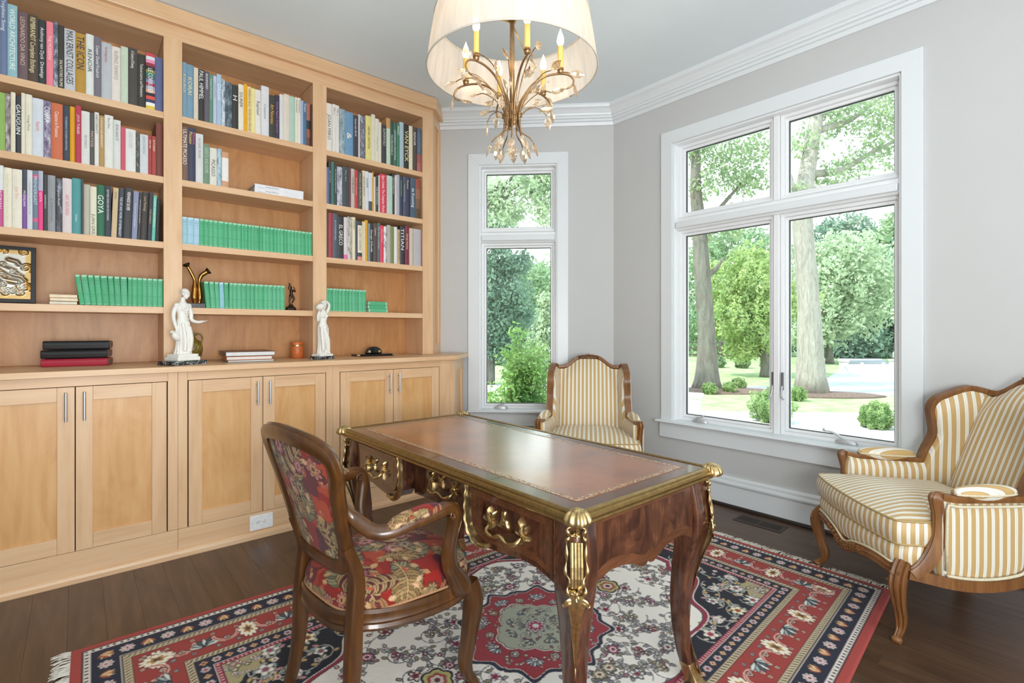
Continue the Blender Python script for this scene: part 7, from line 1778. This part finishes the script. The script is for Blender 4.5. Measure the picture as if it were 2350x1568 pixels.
for _ in range(16): lines_.append((sc_(Rr.uniform(-.08, .09), Rr.uniform(.05, .2), Rr.uniform(.015, .03), Rr.uniform(0, 6), Rr.choice([-.4, .4])), .007, .9))
lines_ += [([(-.06, .23), (-.045, .20), (-.02, .17), (.02, .15)], .020, 1.3), ([(-.02, .17), (.03, .13), (.07, .12)], .012, 1.2), ([(-.07, .15), (-.03, .13), (.0, .10), (.05, .09)], .018, 1.3), ([(-.05, .245), (-.049, .25)], .015, 1.5), ([(.02, .21), (.05, .2), (.06, .185)], .011, 1.2), ([(.03, .16), (.06, .13), (.085, .10)], .010, 1)]
gw, gh, nx_, nz_ = .105, .265, 150, 330
X_, Z_ = np.meshgrid(np.linspace(-gw, gw, nx_), np.linspace(.0, gh, nz_)); Hh = np.zeros_like(X_); Gd = np.zeros_like(X_)
for pts, wd, amp in lines_:
    for (xa, za), (xb, zb) in zip(pts, pts[1:]):
        L_ = math.hypot(xb - xa, zb - za) + 1e-6; tt = np.clip(((X_ - xa) * (xb - xa) + (Z_ - za + .0) * (zb - za)) / L_ ** 2, 0, 1); dd = np.hypot(X_ - xa - tt * (xb - xa), Z_ - za - tt * (zb - za)); Hh = np.maximum(Hh, amp * np.exp(-(dd / wd) ** 2 * 1.6))
Hh = Hh * .0085; eg = np.minimum(np.minimum(X_ + gw, gw - X_), np.minimum(Z_, gh - Z_)); Gd = np.clip((.028 - eg) / .012, 0, 1) * .8 + .5 * (np.sin(X_ * 90 + Z_ * 60) > .45) * (Hh > .004)
V_ = np.stack([X_.ravel(), -Hh.ravel() - .001, Z_.ravel() + .022], 1); V_ = V_ @ np.array(tilt.to_3x3()).T + np.array([0, 0, .004])
I_ = (np.arange(nz_ - 1)[:, None] * nx_ + np.arange(nx_ - 1)[None, :]).ravel(); m, nt, bb = newmat('silver_gilt_relief'); at = nd(nt, 'Attribute', attribute_name='Col'); nt.links.new(at.outputs['Color'], bb.inputs['Base Color']); setp(bb, Roughness=.32, Metallic=1.0)
o = np_mesh('relief', V_, np.stack([I_, I_ + 1, I_ + nx_ + 1, I_ + nx_], 1), m, t, True); sv, gd = np.array(hexc('c9c4b8')[:3]), np.array(hexc('c89c4c')[:3]); g_ = np.clip(Gd, 0, 1).ravel()[:, None]; setcol(o, sv * (1 - g_) + gd * g_)
# small flat ivory books
for i in range(3):
    flat_book('small_book', ('bottom', 'middle', 'top')[i] + ' small orange-covered book lying beside the green set, left bay', 'book', (-.052, 3.735, SHELF['D'] + .0003 + i * .0185), math.radians((-2, 1, -1)[i]), .118, .13, .018, plain('print_cover', 'd59a2c' if i else '2c2a2a', .5), group='three small books lying in the left bay', spine='left', wrap=.0015, fore='efe6d2')
# bronze bud sculpture
t = thing('sculpture', 'polished bronze sculpture of two opening buds on a dark stone block', 'sculpture', (.572, 3.70, SHELF['D'] + .0006)); br = plain('polished_bronze', 'a8763c', .16, 1.0, 1.0, .1, 20.0)
b = MB(); b.box(-.042, .042, -.03, .03, 0, .028); b.build('stone_block', plain('dark_stone', '34343a', .3, 0, 1.0, .2, 60.0), t, bevel=.0015)
for s, pts, rs in ((-1, [(-.012, 0, .026), (-.016, 0, .07), (-.013, 0, .12), (-.014, 0, .175), (-.034, 0, .225), (-.054, -.004, .262)], [.010, .016, .015, .009, .010, .008]), (1, [(.012, 0, .026), (.016, 0, .07), (.013, 0, .12), (.012, 0, .165), (.024, 0, .205), (.056, -.004, .232)], [.010, .015, .013, .009, .013, .014])):
    P = spline(pts, 7); L_ = len(P) - 1; b = MB(); b.tube(P, [lerpk([(i / (len(rs) - 1), v) for i, v in enumerate(rs)], k / L_) for k in range(L_ + 1)], 14); b.build('bud', br, t, smooth=True)
    e = P[-1]; d = (P[-1] - P[-3]).normalized(); b = MB(); b.lathe([(.006, -.010), (.017, 0), (.022, .012), (.018, .008), (.002, -.002)], (0, 0, 0), 20); b.xf(Matrix.Translation(e) @ d.to_track_quat('Z', 'Y').to_matrix().to_4x4()); b.build('cup', plain('dark_bronze', '3a2a1c', .35, .8), t, smooth=True)
# small dancing figure
t = thing('figurine', 'small dark bronze dancing figure beside the green books, middle bay', 'statue', (1.138, 3.70, SHELF['D'] + .0006)); db = plain('dark_patina_bronze', '3e342c', .3, .8, 1.0, .3, 90.0)
b = MB(); b.loft([[(x * .036 * f, y * .028 * f, z) for x, y in circ(10)] for z, f in ((0, 1), (.014, 1.0), (.020, .85), (.03, .5), (.045, .28))]); b.build('rock_base', db, t)
b = MB(); limb(b, [(-.006, 0, .035), (-.010, 0, .06), (-.004, 0, .085), (-.002, 0, .108)], [.004, .0055, .0085, .010]); limb(b, [(.006, 0, .108), (.018, -.006, .085), (.012, -.004, .062), (.006, .004, .05)], [.009, .0075, .0055, .003])
limb(b, [(.0, 0, .100), (.002, 0, .118), (.004, 0, .136), (.003, 0, .148)], [.012, .010, .0135, .006]); b.ball((.001, -.002, .158), (.0075, .008, .009), 10, 8); b.ball((.001, -.010, .157), (.0015, .002, .002), 6, 5)
limb(b, [(.014, 0, .143), (.026, -.006, .13), (.022, -.010, .148), (.014, -.006, .165)], [.005, .0045, .0036, .003]); limb(b, [(-.009, 0, .143), (-.016, 0, .158), (-.010, 0, .172), (-.012, 0, .186)], [.005, .0045, .0036, .0025]); b.tube(spline([(-.004, 0, .165), (-.008, 0, .18), (-.013, 0, .192)], 4), [.007] * 5 + [.005] * 3 + [.002], 8)
o = b.build('figure', db, t); remesh(o, .0013)
# green books lying flat, right bay
for i in range(3):
    t = flat_book('book', 'small green cloth book lying flat in the right bay, ' + ('bottom', 'middle', 'top')[i] + ' of three', 'book', (1.775 + (.003, -.001, -.002)[i], 3.720, SHELF['D'] + .0003 + i * .0275), math.radians((1, -1, 2)[i]), .163, .105, .027, plain('book_cloth', ('5cb489', '4aa878', '54ae80')[i], .5), group='green books lying flat in the right bay', spine='front', wrap=.002)
    for x in (-.074, .074):
        b = MB(); b.box(x - .006, x + .006, -.0536, -.0520, .003, .024); b.build('spine_band', plain('print', 'a4d4b4', .5, var=0.0), t)
# two white books lying on the second shelf of the middle bay
for i in range(2):
    t = flat_book('art_book', ('lower', 'upper')[i] + ' white book lying flat on the second shelf of the middle bay', 'book', (1.055 + .002 * i, 3.785 + .003 * i, SHELF['B'] + .0003 + i * .0295), math.radians(-1.0), .315, .24, .029, plain('white_cover', 'e6e6ea', .35), group='two white books lying flat in the middle bay', spine='front', wrap=.0025, fore='b8b0a8')
    lettering('George Andreou', '3a3a3c', t, (-.090, -.1208, .0125), (1, 0, 0), (0, 0, 1), .085, .0085); lettering('Photographs', 'b0b0b4', t, (-.135, -.1208, .0045), (1, 0, 0), (0, 0, 1), .05, .006, bold=False)
bpy.data.objects.remove(FONT_O)
